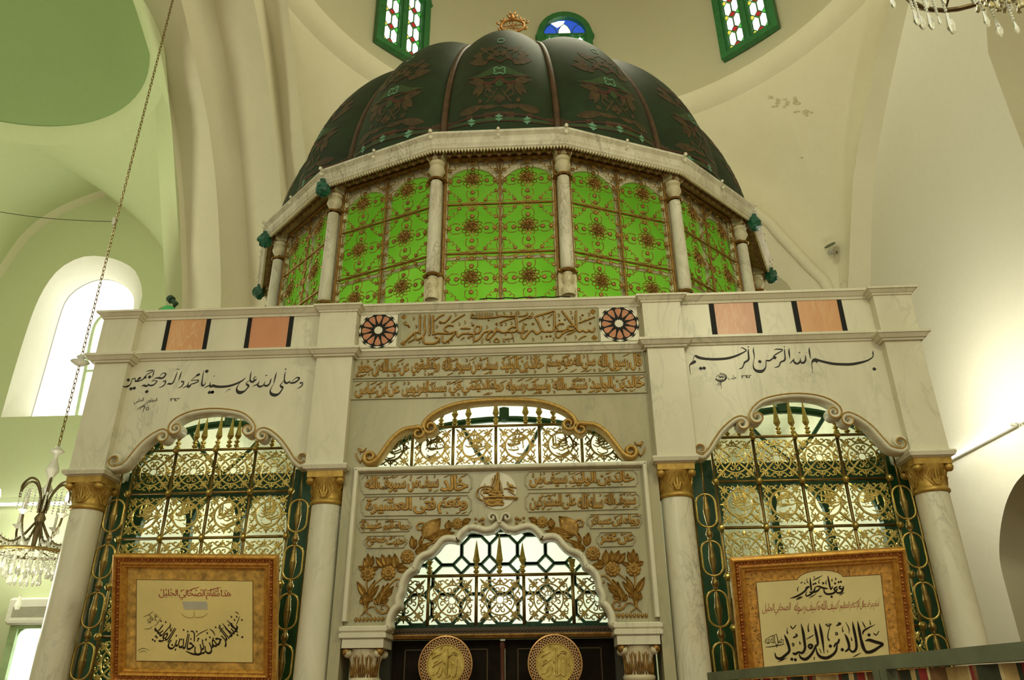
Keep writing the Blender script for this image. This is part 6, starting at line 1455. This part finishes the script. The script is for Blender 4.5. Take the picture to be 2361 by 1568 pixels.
def motif():
    """painted ornament of one lobe as polygons in (s, t): list of (material, points)"""
    out = []
    def conv(P, flip): return [((lambda q: (-q[0] if flip else q[0], q[1]))(solve(D1[0][0] + x / D1[1], D1[0][1] + y / D1[1]))) for x, y in P]
    def both(mt, P):
        q = conv(P, False); s0 = solve(D1[0][0] + CXL / D1[1], D1[0][1] + P[0][1] / D1[1])[0]
        out.append((mt, [(s - s0, t) for s, t in q])); out.append((mt, [(-(s - s0), t) for s, t in q]))
    def leaf2(mt, a, b, w, n=6):
        dx, dy = b[0] - a[0], b[1] - a[1]; L = math.hypot(dx, dy); nx, ny = -dy / L, dx / L
        up = [(a[0] + dx * i / n + nx * w / 2 * math.sin(PI * (i / n) ** .8), a[1] + dy * i / n + ny * w / 2 * math.sin(PI * (i / n) ** .8)) for i in range(n + 1)]
        dn = [(2 * (a[0] + dx * i / n) - up[i][0], 2 * (a[1] + dy * i / n) - up[i][1]) for i in range(n - 1, 0, -1)]
        dn = [up[0]] + dn[::-1] + [up[-1]]
        for i in range(n): both(mt, [up[i], up[i + 1], dn[i + 1], dn[i]])
    def line(mt, P, w):
        Q = cr(P, 3)
        for i in range(len(Q) - 1):
            a, b = Q[i], Q[i + 1]; dx, dy = b[0] - a[0], b[1] - a[1]; L = math.hypot(dx, dy) or 1; nx, ny = -dy / L * w / 2, dx / L * w / 2
            both(mt, [(a[0] + nx, a[1] + ny), (b[0] + nx, b[1] + ny), (b[0] - nx, b[1] - ny), (a[0] - nx, a[1] - ny)])
    up = [(1590, 1075), (1700, 1020), (1850, 968), (2000, 945), (2104, 938)]; lo = [(1590, 1100), (1700, 1075), (1850, 1045), (2000, 1025), (2104, 1020)]
    for i in range(4): both('br', [up[i], up[i + 1], lo[i + 1], lo[i]])
    line('rd', [(x, y + 22) for x, y in up], 14); line('mg', [(x, y - 20) for x, y in lo], 22); line('rd', [(x, y - 4) for x, y in lo], 8)
    for cx, cy in ((2104, 990), (1872, 1025)):
        for q in ([(cx, cy - 38), (cx - 14, cy - 20), (cx - 36, cy - 14), (cx - 12, cy - 2), (cx + 12, cy - 2), (cx + 36, cy - 14), (cx + 14, cy - 20)], [(cx - 10, cy + 4), (cx - 34, cy + 8), (cx - 10, cy + 24), (cx, cy + 38), (cx + 10, cy + 24), (cx + 34, cy + 8), (cx + 10, cy + 4)]): both('tq', q)
    leaf2('br', (1765, 965), (1980, 880), 62); leaf2('br', (1940, 905), (2104, 890), 40); leaf2('br', (1960, 860), (1925, 835), 40)
    leaf2('br', (2104, 872), (2104, 775), 60); leaf2('br', (2060, 850), (2080, 800), 30)
    for a, b, w in (((1975, 695), (1835, 688), 48), ((1965, 700), (1880, 800), 54), ((1975, 710), (1915, 820), 40), ((1985, 705), (2040, 780), 40), ((1985, 690), (2050, 735), 34), ((1985, 690), (1870, 655), 34)): leaf2('br', a, b, w)
    line('br', [(2000, 735), (1985, 790), (2030, 815), (2060, 790), (2040, 765)], 12); line('br', [(2090, 740), (2050, 800), (2000, 860)], 12)
    line('rd', [(1965, 695), (2020, 700), (2060, 690), (2104, 640)], 26); line('rd', [(1860, 655), (1980, 650), (2104, 645)], 12); leaf2('mg', (2104, 735), (2104, 655), 70)
    for q in ([(1825, 662), (1880, 642), (1890, 657)], [(1880, 642), (1940, 620), (1950, 648), (1890, 657)], [(1940, 620), (1990, 592), (1990, 640), (1950, 648)], [(1990, 592), (2040, 565), (2030, 630), (1990, 640)], [(2040, 565), (2072, 555), (2068, 629), (2030, 630)], [(2072, 555), (2104, 548), (2104, 628), (2068, 629)]): both('mg', q)
    K = [(2062, 572), (2078, 566), (2090, 576), (2104, 576)]; K2 = [(2062, 618), (2078, 624), (2090, 614), (2104, 614)]
    line('tq', K, 9); line('tq', K2, 9); line('tq', [(2062, 572), (2056, 586), (2068, 595), (2056, 606), (2062, 618)], 9)
    for a, b, w in (((1970, 520), (1840, 525), 60), ((1960, 500), (1890, 470), 50), ((2000, 520), (1920, 545), 40), ((1960, 445), (1870, 480), 40), ((2000, 440), (1930, 400), 40), ((2060, 470), (1990, 490), 40), ((2104, 460), (2040, 440), 40), ((2050, 410), (1980, 420), 30)): leaf2('br', a, b, w)
    line('rd', [(1980, 520), (2040, 495), (2104, 520)], 12); line('br', [(2104, 455), (2030, 460), (1990, 440), (2010, 410), (2060, 400), (2104, 380)], 10); line('br', [(2104, 425), (2050, 430), (2030, 410)], 12)
    line('tq', [(2076, 345), (2085, 330), (2104, 330)], 8); line('tq', [(2076, 345), (2085, 358), (2104, 356)], 8)
    return out
MOT = motif(); MI = {'br': 1, 'rd': 2, 'mg': 3, 'tq': 4}
NSs, NT = 24, 44
for k in range(-4, 5) if True else ():
    m = MB(); m.loft([[lobe(k, -1 + 2 * i / NSs, (j / NT) ** 1.0) for i in range(NSs + 1)] for j in range(NT + 1)], flip=False)
    for n_, (mt, P) in enumerate(MOT):
        m.cur = MI[mt]; off = {'br': .0030, 'mg': .0036, 'rd': .0042, 'tq': .0050}[mt]
        P = [(max(-.96, min(.96, s)), t) for s, t in P]
        m.add([lobe(k, s, t, off) for s, t in P], [tuple(range(len(P)))])
    m.cur = 0
    m.build('painted_lobe', [DG, DBR, DRD, DMG, DTQ], dome, smooth=True)
m = MB()
for k in range(5, 12): m.loft([[lobe(k, -1 + 2 * i / 6, j / 12) for i in range(7)] for j in range(13)])
m.build('rear_lobes', DG, dome, smooth=True)
for k in range(-5, 5):
    m = MB(); m.tube([lobe(k, 1.0, j / 30, .02) for j in range(1, 30)], [.045 * (1 - .5 * j / 30) for j in range(1, 30)], 8); m.build('rib', plain('rib_brown', (.075, .036, .014), .5, var=.4, scale=10) if k == -5 else bpy.data.materials['rib_brown'], dome, smooth=True)
m = MB(); gloft(m, [(3.60, 7.07), (3.59, 7.095), (3.44, 7.15), (3.30, 7.15)]); m.build('green_rim', plain('rim_green', (.012, .10, .045), .45), dome)

# crest on the dome
ztop = lobe(0, 0, .999)[2]
cz = None
for i in range(400):
    z = 10 + i * .01
    if pj((DC[0], DC[1], z))[1] < 66: cz = z; break
t = thing('crest_finial', 'pierced brass crescent crest with writing on a pole atop the fluted dome', 'finial', (DC[0], DC[1], ztop))
m = MB(); m.lathe([(.10, -.06), (.10, .02), (.04, .06), (.05, .12), (.03, .16)] + [(.03, cz - ztop - .25), (.05, cz - ztop - .2), (.03, cz - ztop - .15)], (DC[0], DC[1], ztop), 10); m.build('pole', MT['bronze'], t, smooth=True)
cz += .06; m = MB(); R_ = .185; x, y = DC[0] + .03, DC[1]
CG = gilt('crest_gold', (.42, .19, .035), (.24, .10, .02), .5, .5)
P = [(x + 1.12 * R_ * math.cos(a), y, cz + .82 * R_ * math.sin(a)) for a in [i * 2 * PI / 28 for i in range(28)]]; m.tube(P, .024, 6, True)
def crescent(cx, c_z, r, a0): 
    m.tube([(cx + r * math.cos(a), y, c_z + r * math.sin(a)) for a in [a0 + PI * .30 + (2 * PI - PI * .60) * i / 12 for i in range(13)]], [.004 + .018 * math.sin(PI * i / 12) for i in range(13)], 6)
crescent(x, cz + .335, .052, PI / 2); crescent(x - .18, cz + .17, .042, PI * .70); crescent(x + .18, cz + .17, .042, PI * .30)
m.tube([(x, y, cz + .15), (x, y, cz + .29)], [.05, .02], 6)
for s in (-1, 1):
    m.tube([(x + s * .02, y, cz + .19), (x + s * .07, y, cz + .22), (x + s * .10, y, cz + .27), (x + s * .07, y, cz + .27)], [.02, .018, .012, .006], 6)
    for zz, xx in ((.05, .235), (-.10, .21)): m.tube([(x + s * xx, y, cz + zz), (x + s * (xx + .04), y, cz + zz + .02), (x + s * (xx + .045), y, cz + zz + .055), (x + s * (xx + .015), y, cz + zz + .06)], [.018, .016, .012, .006], 6)
m.build('crest', CG, t, smooth=True)
m = MB(); rnd = random.Random(9)
for i in range(60):
    u = rnd.uniform(-.17, .17); v = rnd.uniform(-.11, .11)
    if (u / .2) ** 2 + (v / .14) ** 2 > 1: continue
    m.tube([(x + u, y, cz + v), (x + u + rnd.uniform(-.04, .04), y, cz + v + rnd.uniform(.01, .05)), (x + u + rnd.uniform(-.05, .05), y, cz + v + rnd.uniform(-.02, .03))], .0065, 4)
m.tube([(x - .19, y, cz), (x + .19, y, cz + .01)], .010, 4); m.build('pierced_writing', CG, t)

# green-wrapped lamps at the corners of the cornice
GW = plain('green_wrap', (.01, .10, .055), .35, var=.4, scale=20, bmp=.4)
WR = ((-2.5, 'green wrapped lamp under the drum cornice, above the second lattice window on the left'), (-3.5, 'green wrapped lamp at the far left tip of the drum cornice'), (-4.5, 'green wrapped lamp low at the left end of the drum'), (3.5 - 1, 'green wrapped lamp under the drum cornice at its right'), (3.5, 'green wrapped lamp low at the right end of the drum'))
for j, (k, lab) in enumerate(((-1.5, WR[0][1]), (-2.5, WR[1][1]), (-3.5, WR[2][1]), (2.5, WR[3][1]), (3.5, WR[4][1]))):
    a = k * 2 * AP; r = 3.60; c = Vector((DC[0] + r * math.sin(a), DC[1] - r * math.cos(a), 6.80)); rnd = random.Random(j)
    t = thing('wrapped_lamp', lab, 'lamp', (c.x, c.y, 6.85), 'green wrapped lamps on the drum')
    m = MB(); m.sphere(tuple(c), .085, 9, 1, 1.1)
    m.v = [tuple(Vector(v) + Vector((rnd.uniform(-1, 1), rnd.uniform(-1, 1), rnd.uniform(-1, 1))) * .014) for v in m.v]; m.lathe([(.05, .07), (.035, .10), (.045, .12)], tuple(c), 8); m.build('wrap', GW, t)
# ------------------------------------------------------------------ folding screen low on the right, near the camera
BA, BB, BCn = Vector((1.14, -2.0, 0)), Vector((1.345, -3.56, 0)), Vector((1.47, -4.45, 0))
GRY = plain('grey_green_metal', (.125, .145, .085), .5, var=.2, scale=10)
t = thing('folding_screen', 'grey-green metal folding screen with striped cloth, bottom right in front of the shrine', 'screen', (1.3, -3.2, 0))
def bar(mb, a, b, w, z0, z1):
    d = (b - a).normalized(); n = Vector((-d.y, d.x, 0)) * w / 2
    P = [a + n, a - n, b - n, b + n]; mb.add([(p.x, p.y, z) for z in (z0, z1) for p in P], [(0, 1, 5, 4), (1, 2, 6, 5), (2, 3, 7, 6), (3, 0, 4, 7), (4, 5, 6, 7), (3, 2, 1, 0)])
for a, b in ((BA, BB), (BB, BCn)):
    d = (b - a).normalized(); m = MB(); bar(m, a, b, .035, 1.715, 1.752); m.build('top_rail', GRY, t)
    for p in (a + d * .018, b - d * .022): 
        m = MB(); bar(m, p - d * .018, p + d * .018, .035, 0, 1.715); m.build('post', GRY, t)
    m = MB(); bar(m, a, b, .03, .12, .15); m.build('bottom_rail', GRY, t)
CL = [plain('cloth_' + n_, c, .9, var=.15, scale=30) for n_, c in (('beige', (.44, .31, .13)), ('dark', (.035, .04, .022)), ('red', (.24, .02, .015)), ('cream', (.56, .46, .26)), ('brown', (.16, .08, .03)))]
def cloth(a, b, seq):
    m = MB(); d = b - a; L = d.length; d.normalize(); n = Vector((-d.y, d.x, 0)); s = .05; i = 0
    while s < L - .05:
        w_, c = seq[i % len(seq)]; e = min(s + w_, L - .05); k = max(1, int((e - s) / .02))
        for j in range(k):
            m.cur = c; u0, u1 = s + (e - s) * j / k, s + (e - s) * (j + 1) / k
            q = [a + d * u + n * (.010 * math.sin(u * 26) + .004 * math.sin(u * 71)) for u in (u0, u1)]
            m.add([(q[0].x, q[0].y, .15), (q[1].x, q[1].y, .15), (q[1].x, q[1].y, 1.712), (q[0].x, q[0].y, 1.712)], [(0, 1, 2, 3)])
        s = e; i += 1
    m.build('striped_cloth', CL, t)
SEQ = [(.10, 0), (.012, 3), (.03, 2), (.012, 4), (.06, 1), (.012, 3), (.035, 0), (.012, 1), (.03, 2), (.012, 3), (.05, 4)]
cloth(BA, BB, SEQ); cloth(BB, BCn, SEQ[3:] + SEQ[:3])

# ------------------------------------------------------------------ crystal chandelier on the left, on its long chain
AX = at(130, 1040, 1.6); BX = at(47, 1385, 1.6); ax_ = Vector(((AX.x + BX.x) / 2, 1.6, 0)); zt, zb = AX.z, BX.z
cgl, N_, L_, B_ = nt('crystal'); B_.inputs['Base Color'].default_value = (.93, .95, .88, 1); B_.inputs['Roughness'].default_value = .04; B_.inputs['Transmission Weight'].default_value = .75; B_.inputs['IOR'].default_value = 1.5
MT['crystal'] = cgl; MT['brass_dark2'] = gilt('dark_lamp_metal', (.20, .15, .07), (.09, .065, .03), .35, .8, 10); MT['porcelain'] = plain('white_porcelain', (.75, .74, .66), .25, var=.05)
t = thing('chandelier', 'crystal chandelier on a long chain in front of the green aisle at the left', 'chandelier', (ax_.x, ax_.y, zb))
def drop(mb, p, L, r, n=6): mb.lathe([(0, 0), (r * .35, -L * .12), (r, -L * .68), (r * .6, -L * .90), (0, -L)], tuple(p), n)
m = MB(); z = zt + .05; i = 0
ztopc = at(415, -160, 1.6).z
while z < ztopc:
    L = .062; P = [(ax_.x + (.014 * math.cos(a) if i % 2 else 0), ax_.y + (0 if i % 2 else .014 * math.cos(a)), z + L / 2 + L * .58 * math.sin(a)) for a in [k * 2 * PI / 10 for k in range(10)]]
    m.tube(P, .0052, 4, True); z += L * .90; i += 1
m.build('chain', MT['brass_dark'], t)
kz = at(180, 835, 1.6).z
m = MB(); m.lathe([(.02, .09), (.05, .06), (.03, .035), (.10, .0), (.05, -.035), (.015, -.05)], (ax_.x, ax_.y, kz), 14); m.build('chain_rose', MT['porcelain'], t, smooth=True)
S_ = (zt - zb)
zz = lambda py: at(88, py, 1.6).z
m = MB(); m.lathe([(.012, zt + .05), (.07, zt + .0), (.06, zt - .02), (.02, zt - .04), (.025, zt - .10), (.06, zt - .19), (.065, zt - .22), (.03, zt - .28), (.02, zt - .36), (.05, zt - .42), (.025, zt - .48)], (ax_.x, ax_.y, 0), 16); m.build('stem', MT['porcelain'], t, smooth=True)
m = MB(); m.lathe([(.02, zt - .45), (.035, zt - .62), (.025, zt - .66), (.055, zt - .72), (.03, zt - .80), (.02, zt - 1.05)], (ax_.x, ax_.y, 0), 14); m.build('hub', MT['brass_dark2'], t, smooth=True)
zr = zz(1275); R_ = .44
NA = 8
for k in range(NA):
    a = k * 2 * PI / NA + .25; ca, sa = math.cos(a), math.sin(a); P = lambda r, z: (ax_.x + r * ca, ax_.y + r * sa, z)
    m = MB(); m.tube(cr([P(.03, zt - .75), P(.12, zt - .90), P(.22, zt - .98), P(.34, zt - .94), P(.42, zt - .84), P(.44, zt - .76)], 4), .011, 6); arm = m.build('arm', MT['brass_dark2'], t, smooth=True)
    m = MB(); m.lathe([(.055, .02), (.03, 0), (.012, -.02)], P(.44, zt - .75), 10); m.lathe([(.014, .02), (.014, .14)], P(.44, zt - .75), 8); m.build('candle_tube', MT['porcelain'], arm)
    m = MB(); m.lathe([(.008, .14), (.018, .17), (.014, .20), (.003, .245)], P(.44, zt - .75), 8); m.build('candle_bulb', MT['glow'] if k % 2 else MT['crystal'], arm, smooth=True)
    m = MB()
    for j in range(9): drop(m, P(.14 + .036 * j, zt - .90 - .05 * math.sin(j * .6)), .085, .014)
    m.build('crystal_drop', MT['crystal'], arm)
for k in range(6):
    a = k * PI / 3 + .1; ca, sa = math.cos(a), math.sin(a); P = lambda r, z: (ax_.x + r * ca, ax_.y + r * sa, z)
    m = MB(); m.tube(cr([P(.04, zt - .66), P(.05, zt - .50), P(.12, zt - .36), P(.20, zt - .34), P(.26, zt - .42), P(.26, zt - .50)], 4), .012, 6); arm = m.build('upper_arm', MT['brass_dark2'], t, smooth=True)
    m = MB()
    for j in range(5):
        r = .06 + .05 * j
        for q in range(8): m.sphere(P(r, zt - .42 - .028 * q - .03 * (j % 2)), .009, 5)
    m.build('bead_strand', MT['crystal'], arm)
m = MB(); m.tube([(ax_.x + .36 * math.cos(a), ax_.y + .36 * math.sin(a), zr) for a in [i * 2 * PI / 32 for i in range(32)]], .016, 6, True)
for k in range(8):
    a = k * PI / 4; m.tube([(ax_.x, ax_.y, zt - 1.0), (ax_.x + .36 * math.cos(a), ax_.y + .36 * math.sin(a), zr)], .009, 5)
m.build('ring', MT['brass_dark'], t, smooth=True)
for k in range(64):
    rr = (.36, .27, .33, .20)[k % 4]; a = k * 2 * PI / 64; p = (ax_.x + rr * math.cos(a), ax_.y + rr * math.sin(a), zr - .01)
    m = MB()
    for q in range(3 + k % 3): m.sphere((p[0], p[1], p[2] - .025 * q), .011, 5)
    drop(m, (p[0], p[1], p[2] - .025 * (3 + k % 3)), .10, .019); m.build('crystal_drop', MT['crystal'], t)
for k in range(16):
    rr = .14; a = k * 2 * PI / 16; m = MB(); 
    for q in range(5): m.sphere((ax_.x + rr * math.cos(a), ax_.y + rr * math.sin(a), zr - .06 - .03 * q), .010, 5)
    drop(m, (ax_.x + rr * math.cos(a), ax_.y + rr * math.sin(a), zr - .22), .09, .018); m.build('crystal_drop', MT['crystal'], t)
m = MB()
for q in range(8): m.sphere((ax_.x, ax_.y, zr - .05 - .04 * q), .012, 5)
drop(m, (ax_.x, ax_.y, zb + .06), .16, .035); m.build('pendant', MT['crystal'], t)
# thin wire tied to the chain
a, b = at(-60, 478, 1.6), at(263, 511, 1.6); t = thing('wire', 'thin dark wire from the left tied to the chandelier chain', 'wire', b)
m = MB(); m.tube([a.lerp(b, i / 10) - Vector((0, 0, .05 * math.sin(PI * i / 10))) for i in range(11)], .004, 4); m.build('strand', MT['black_stone'], t)
m = MB(); m.tube([b + Vector((0, 0, -.05)), b + Vector((0, 0, .05))], .022, 6); m.build('tape', MT['porcelain'], t)

# lower edge of a second chandelier, top right
t = thing('chandelier', 'hanging crystal drops of the chandelier at the top right corner', 'chandelier', at(2240, -60, -2.6))
cc = at(2230, -75, -2.6); yR = -2.6
m = MB()
for r, z in ((.42, .0), (.24, .06)): m.tube([(cc.x + .08 + r * math.cos(a), cc.y + r * math.sin(a), cc.z + .10 + z) for a in [i * 2 * PI / 32 for i in range(32)]], .018, 6, True)
m.tube([(cc.x + .08, cc.y, cc.z + .1), (cc.x + .08, cc.y, cc.z + 1.8)], .02, 6)
for k in range(8): m.tube([(cc.x + .08, cc.y, cc.z + .3), (cc.x + .08 + .42 * math.cos(k * PI / 4), cc.y + .42 * math.sin(k * PI / 4), cc.z + .1)], .010, 5)
m.build('ring', MT['brass_dark2'], t)
amber = MT['crystal']
for px, py, L in ((2063, 20, 40), (2118, 60, 52), (2131, 70, 60), (2152, 70, 56), (2170, 58, 30), (2200, 80, 70), (2280, 62, 50), (2310, 86, 60), (2349, 78, 40), (2140, 20, 40), (2180, 10, 40), (2250, 10, 50), (2300, 15, 40), (2335, 30, 40)):
    q = at(px, py, yR + random.uniform(-.06, .06)); d = (q - CAM).dot(RF) / FPX; Lm = L * d * 1.05
    m = MB(); top = q + Vector((-.0, 0, Lm)); drop(m, top, Lm, Lm * .13, 7)
    n_ = 0
    while top.z + .02 + .024 * n_ < cc.z + .1 and n_ < 8: m.sphere((top.x, top.y, top.z + .012 + .022 * n_), .010, 5); n_ += 1
    m.build('crystal_drop', MT['crystal'], t)
m = MB()
for i in range(90):
    px, py = 2255 + 120 * random.random(), -10 + 36 * random.random() ** 2 * (1 + .2) ; q = at(px, py, yR + random.uniform(-.1, .1)); drop(m, q + Vector((0, 0, .05)), .045, .012, 5)
m.build('bead_skirt', plain('amber_glass', (.28, .24, .12), .15, var=.3), t)['kind'] = 'stuff'

# ------------------------------------------------------------------ tube lamps, air conditioner, small lamps
def tube_lamp(a, b, off, lab):
    t = thing('tube_lamp', lab, 'lamp', (a + b) / 2, None)
    d = (b - a).normalized(); m = MB(); m.tube([a, b], .035, 8); m.build('housing', MT['porcelain'], t)
    m = MB(); m.tube([a + off + d * .06, b + off - d * .06], .021, 8); m.build('tube', MT['tube'], t, smooth=True)
    m = MB()
    for p in (a, b): m.tube([p + off * 1.3, p - off * .3], .03, 6)
    m.build('end_cap', MT['porcelain'], t); return t
a, b = atx(2186, 1062, XR - .05), atx(2340, 980, XR - .05)
tube_lamp(a, b, Vector((-.055, 0, .01)), 'lit fluorescent tube on the white wall at the right edge')
d = (b - a).normalized(); tube_lamp(b + d * .12, b + d * 1.3, Vector((-.055, 0, .01)), 'second lit tube in line, cut by the right edge of the picture')
a, b = at(-60, 1166, YW - .06), at(200, 1166, YW - .06); b.z = a.z
tube_lamp(a, b, Vector((0, -.06, .01)), 'lit fluorescent tube on the wall behind the left chandelier')
a, b = at(6, 1440, YW - .3), at(118, 1376, YW - .3); x0, x1, z0, z1 = a.x, a.x + 1.15, a.z, b.z
t = thing('air_conditioner', 'white wall air conditioner behind the left chandelier, over the bright window', 'air conditioner', ((x0 + x1) / 2, YW, z0))
AC_ = plain('off_white_plastic', (.82, .80, .68), .45, var=.05)
m = MB(); m.frustum(x0 + .02, x1 - .02, YW - .20, z0, x0, x1, YW - .26, z0 + .06, YW - .01); m.box(x0, x1, YW - .26, YW - .01, z0 + .06, z1 - .04); m.frustum(x0, x1, YW - .26, z1 - .04, x0 + .03, x1 - .03, YW - .22, z1, YW - .01); m.build('body', AC_, t)
m = MB()
for i in range(9): m.box(x0 + .10, x1 - .05, YW - .268, YW - .255, z0 + .15 + .022 * i, z0 + .158 + .022 * i)
m.build('grille', plain('ac_grey', (.42, .41, .32), .5), t)
m = MB(); m.box(x0 + .05, x1 - .05, YW - .275, YW - .258, z0 + .03, z0 + .085); m.build('louvre', AC_, t)
m = MB(); m.box(x0 + .78, x0 + .90, YW - .266, YW - .258, z0 + .105, z0 + .12); m.build('badge', MT['black_stone'], t)
# glass bracket lamp in the corner on the right
q = at(1918, 582, 8.9); t = thing('bracket_lamp', 'small clear glass lamp on a bracket in the wall corner at the right', 'lamp', q)
w_ = at(1945, 585, 9.2)
m = MB(); m.tube([w_, (q + w_) / 2 + Vector((0, 0, .02)), q], .035, 6); m.tube([w_ + Vector((0, 0, .18)), w_ - Vector((0, 0, .22))], .03, 6); m.tube([w_ + Vector((0, 0, -.2)), w_ + Vector((.03, .0, -1.2))], .012, 4); m.build('bracket', MT['brass_dark'], t)
m = MB(); m.sphere(tuple(q), .095, 10); m.build('globe', MT['crystal'], t, smooth=True)
s_ = at(1914, 566, 8.9); m = MB(); m.lathe([(.13, 0), (.13, .015), (.02, .03), (0, .03)], (0, 0, 0), 16)
Rm = Matrix.Rotation(-.6, 4, 'Y') @ Matrix.Rotation(.5, 4, 'X'); m.v = [tuple(Rm @ Vector(v) + s_) for v in m.v]; m.build('shade', plain('dark_shade', (.10, .11, .06), .5), t)
# flood lamps on the roof ledge at the left
q = at(398, 694, .75); t = thing('flood_lamp', 'small dark cylinder lamp above the left wing ledge', 'lamp', (q.x, .75, 4.72))
m = MB(); d = Vector((.05, -.01, -.045)); m.tube([q - d * .8, q - d * .2, q - d * .2, q + d], [.042, .042, .026, .026], 10); m.build('barrel', plain('dark_green_metal', (.02, .06, .03), .4), t)
m = MB(); m.tube([q + d * .6, Vector((q.x + .03, .75, 4.72))], .014, 6); m.build('stalk', MT['black_stone'], t)
q = at(390, 712, .62); t = thing('flood_lamp', 'green dish lamp peeping over the left wing cornice', 'lamp', (q.x, .62, 4.72))
m = MB(); m.lathe([(.0, .02), (.05, .012), (.085, -.03), (.09, -.035)], (0, 0, 0), 16); Rm = Matrix.Rotation(.9, 4, 'X') @ Matrix.Rotation(.4, 4, 'Y'); m.v = [tuple(Rm @ Vector(v) + q) for v in m.v]; m.build('dish', emit('green_lens', (.06, .45, .10), .25), t, smooth=True)
m = MB(); m.lathe([(.085, -.03), (.098, -.032), (.098, -.045)], (0, 0, 0), 16); m.v = [tuple(Rm @ Vector(v) + q) for v in m.v]; m.build('rim', MT['brass'], t)
m = MB(); m.tube([q, Vector((q.x, .62, 4.72))], .014, 6); m.build('stalk', MT['black_stone'], t)
# dark cable lying on the roof ledge
t = thing('cable', 'dark cable lying on the ledge in front of the drum', 'cable', (0, .30, 4.87))
m = MB(); P = [at(1105 + 21 * i, 690 - .45 * i * 21 / 21 * 1.2 - (2 if i % 2 else 0), .25) for i in range(11)]; m.tube(P, .006, 5); m.build('strand', MT['black_stone'], t)

# bright spot and green glint past the link rods, added as glowing balls
for px, py, mt, r, lab in ((680, 1213, emit('white_spot', (1, 1, .95), 8.0), .035, 'white glowing spot inside the shrine, beside the right end of the left grille'), (1640, 1187, emit('green_glint', (.5, 1, .4), 3.0), .02, 'tiny added green glint inside the shrine, left of the right grille')):
    q = at(px, py, .62); t = thing('glow', lab, 'glow', q); m = MB(); m.sphere(tuple(q), r, 8, 1, 1.6); m.build('glass', mt, t, smooth=True)
    m = MB(); m.tube([q + Vector((0, .0, r * 1.4)), q + Vector((0, .0, r * 1.4 + .06))], .014, 6); m.tube([q + Vector((0, 0, r * 1.4 + .05)), Vector((q.x, q.y, 3.48))], .005, 4); m.build('hanger', MT['brass_dark'], t)
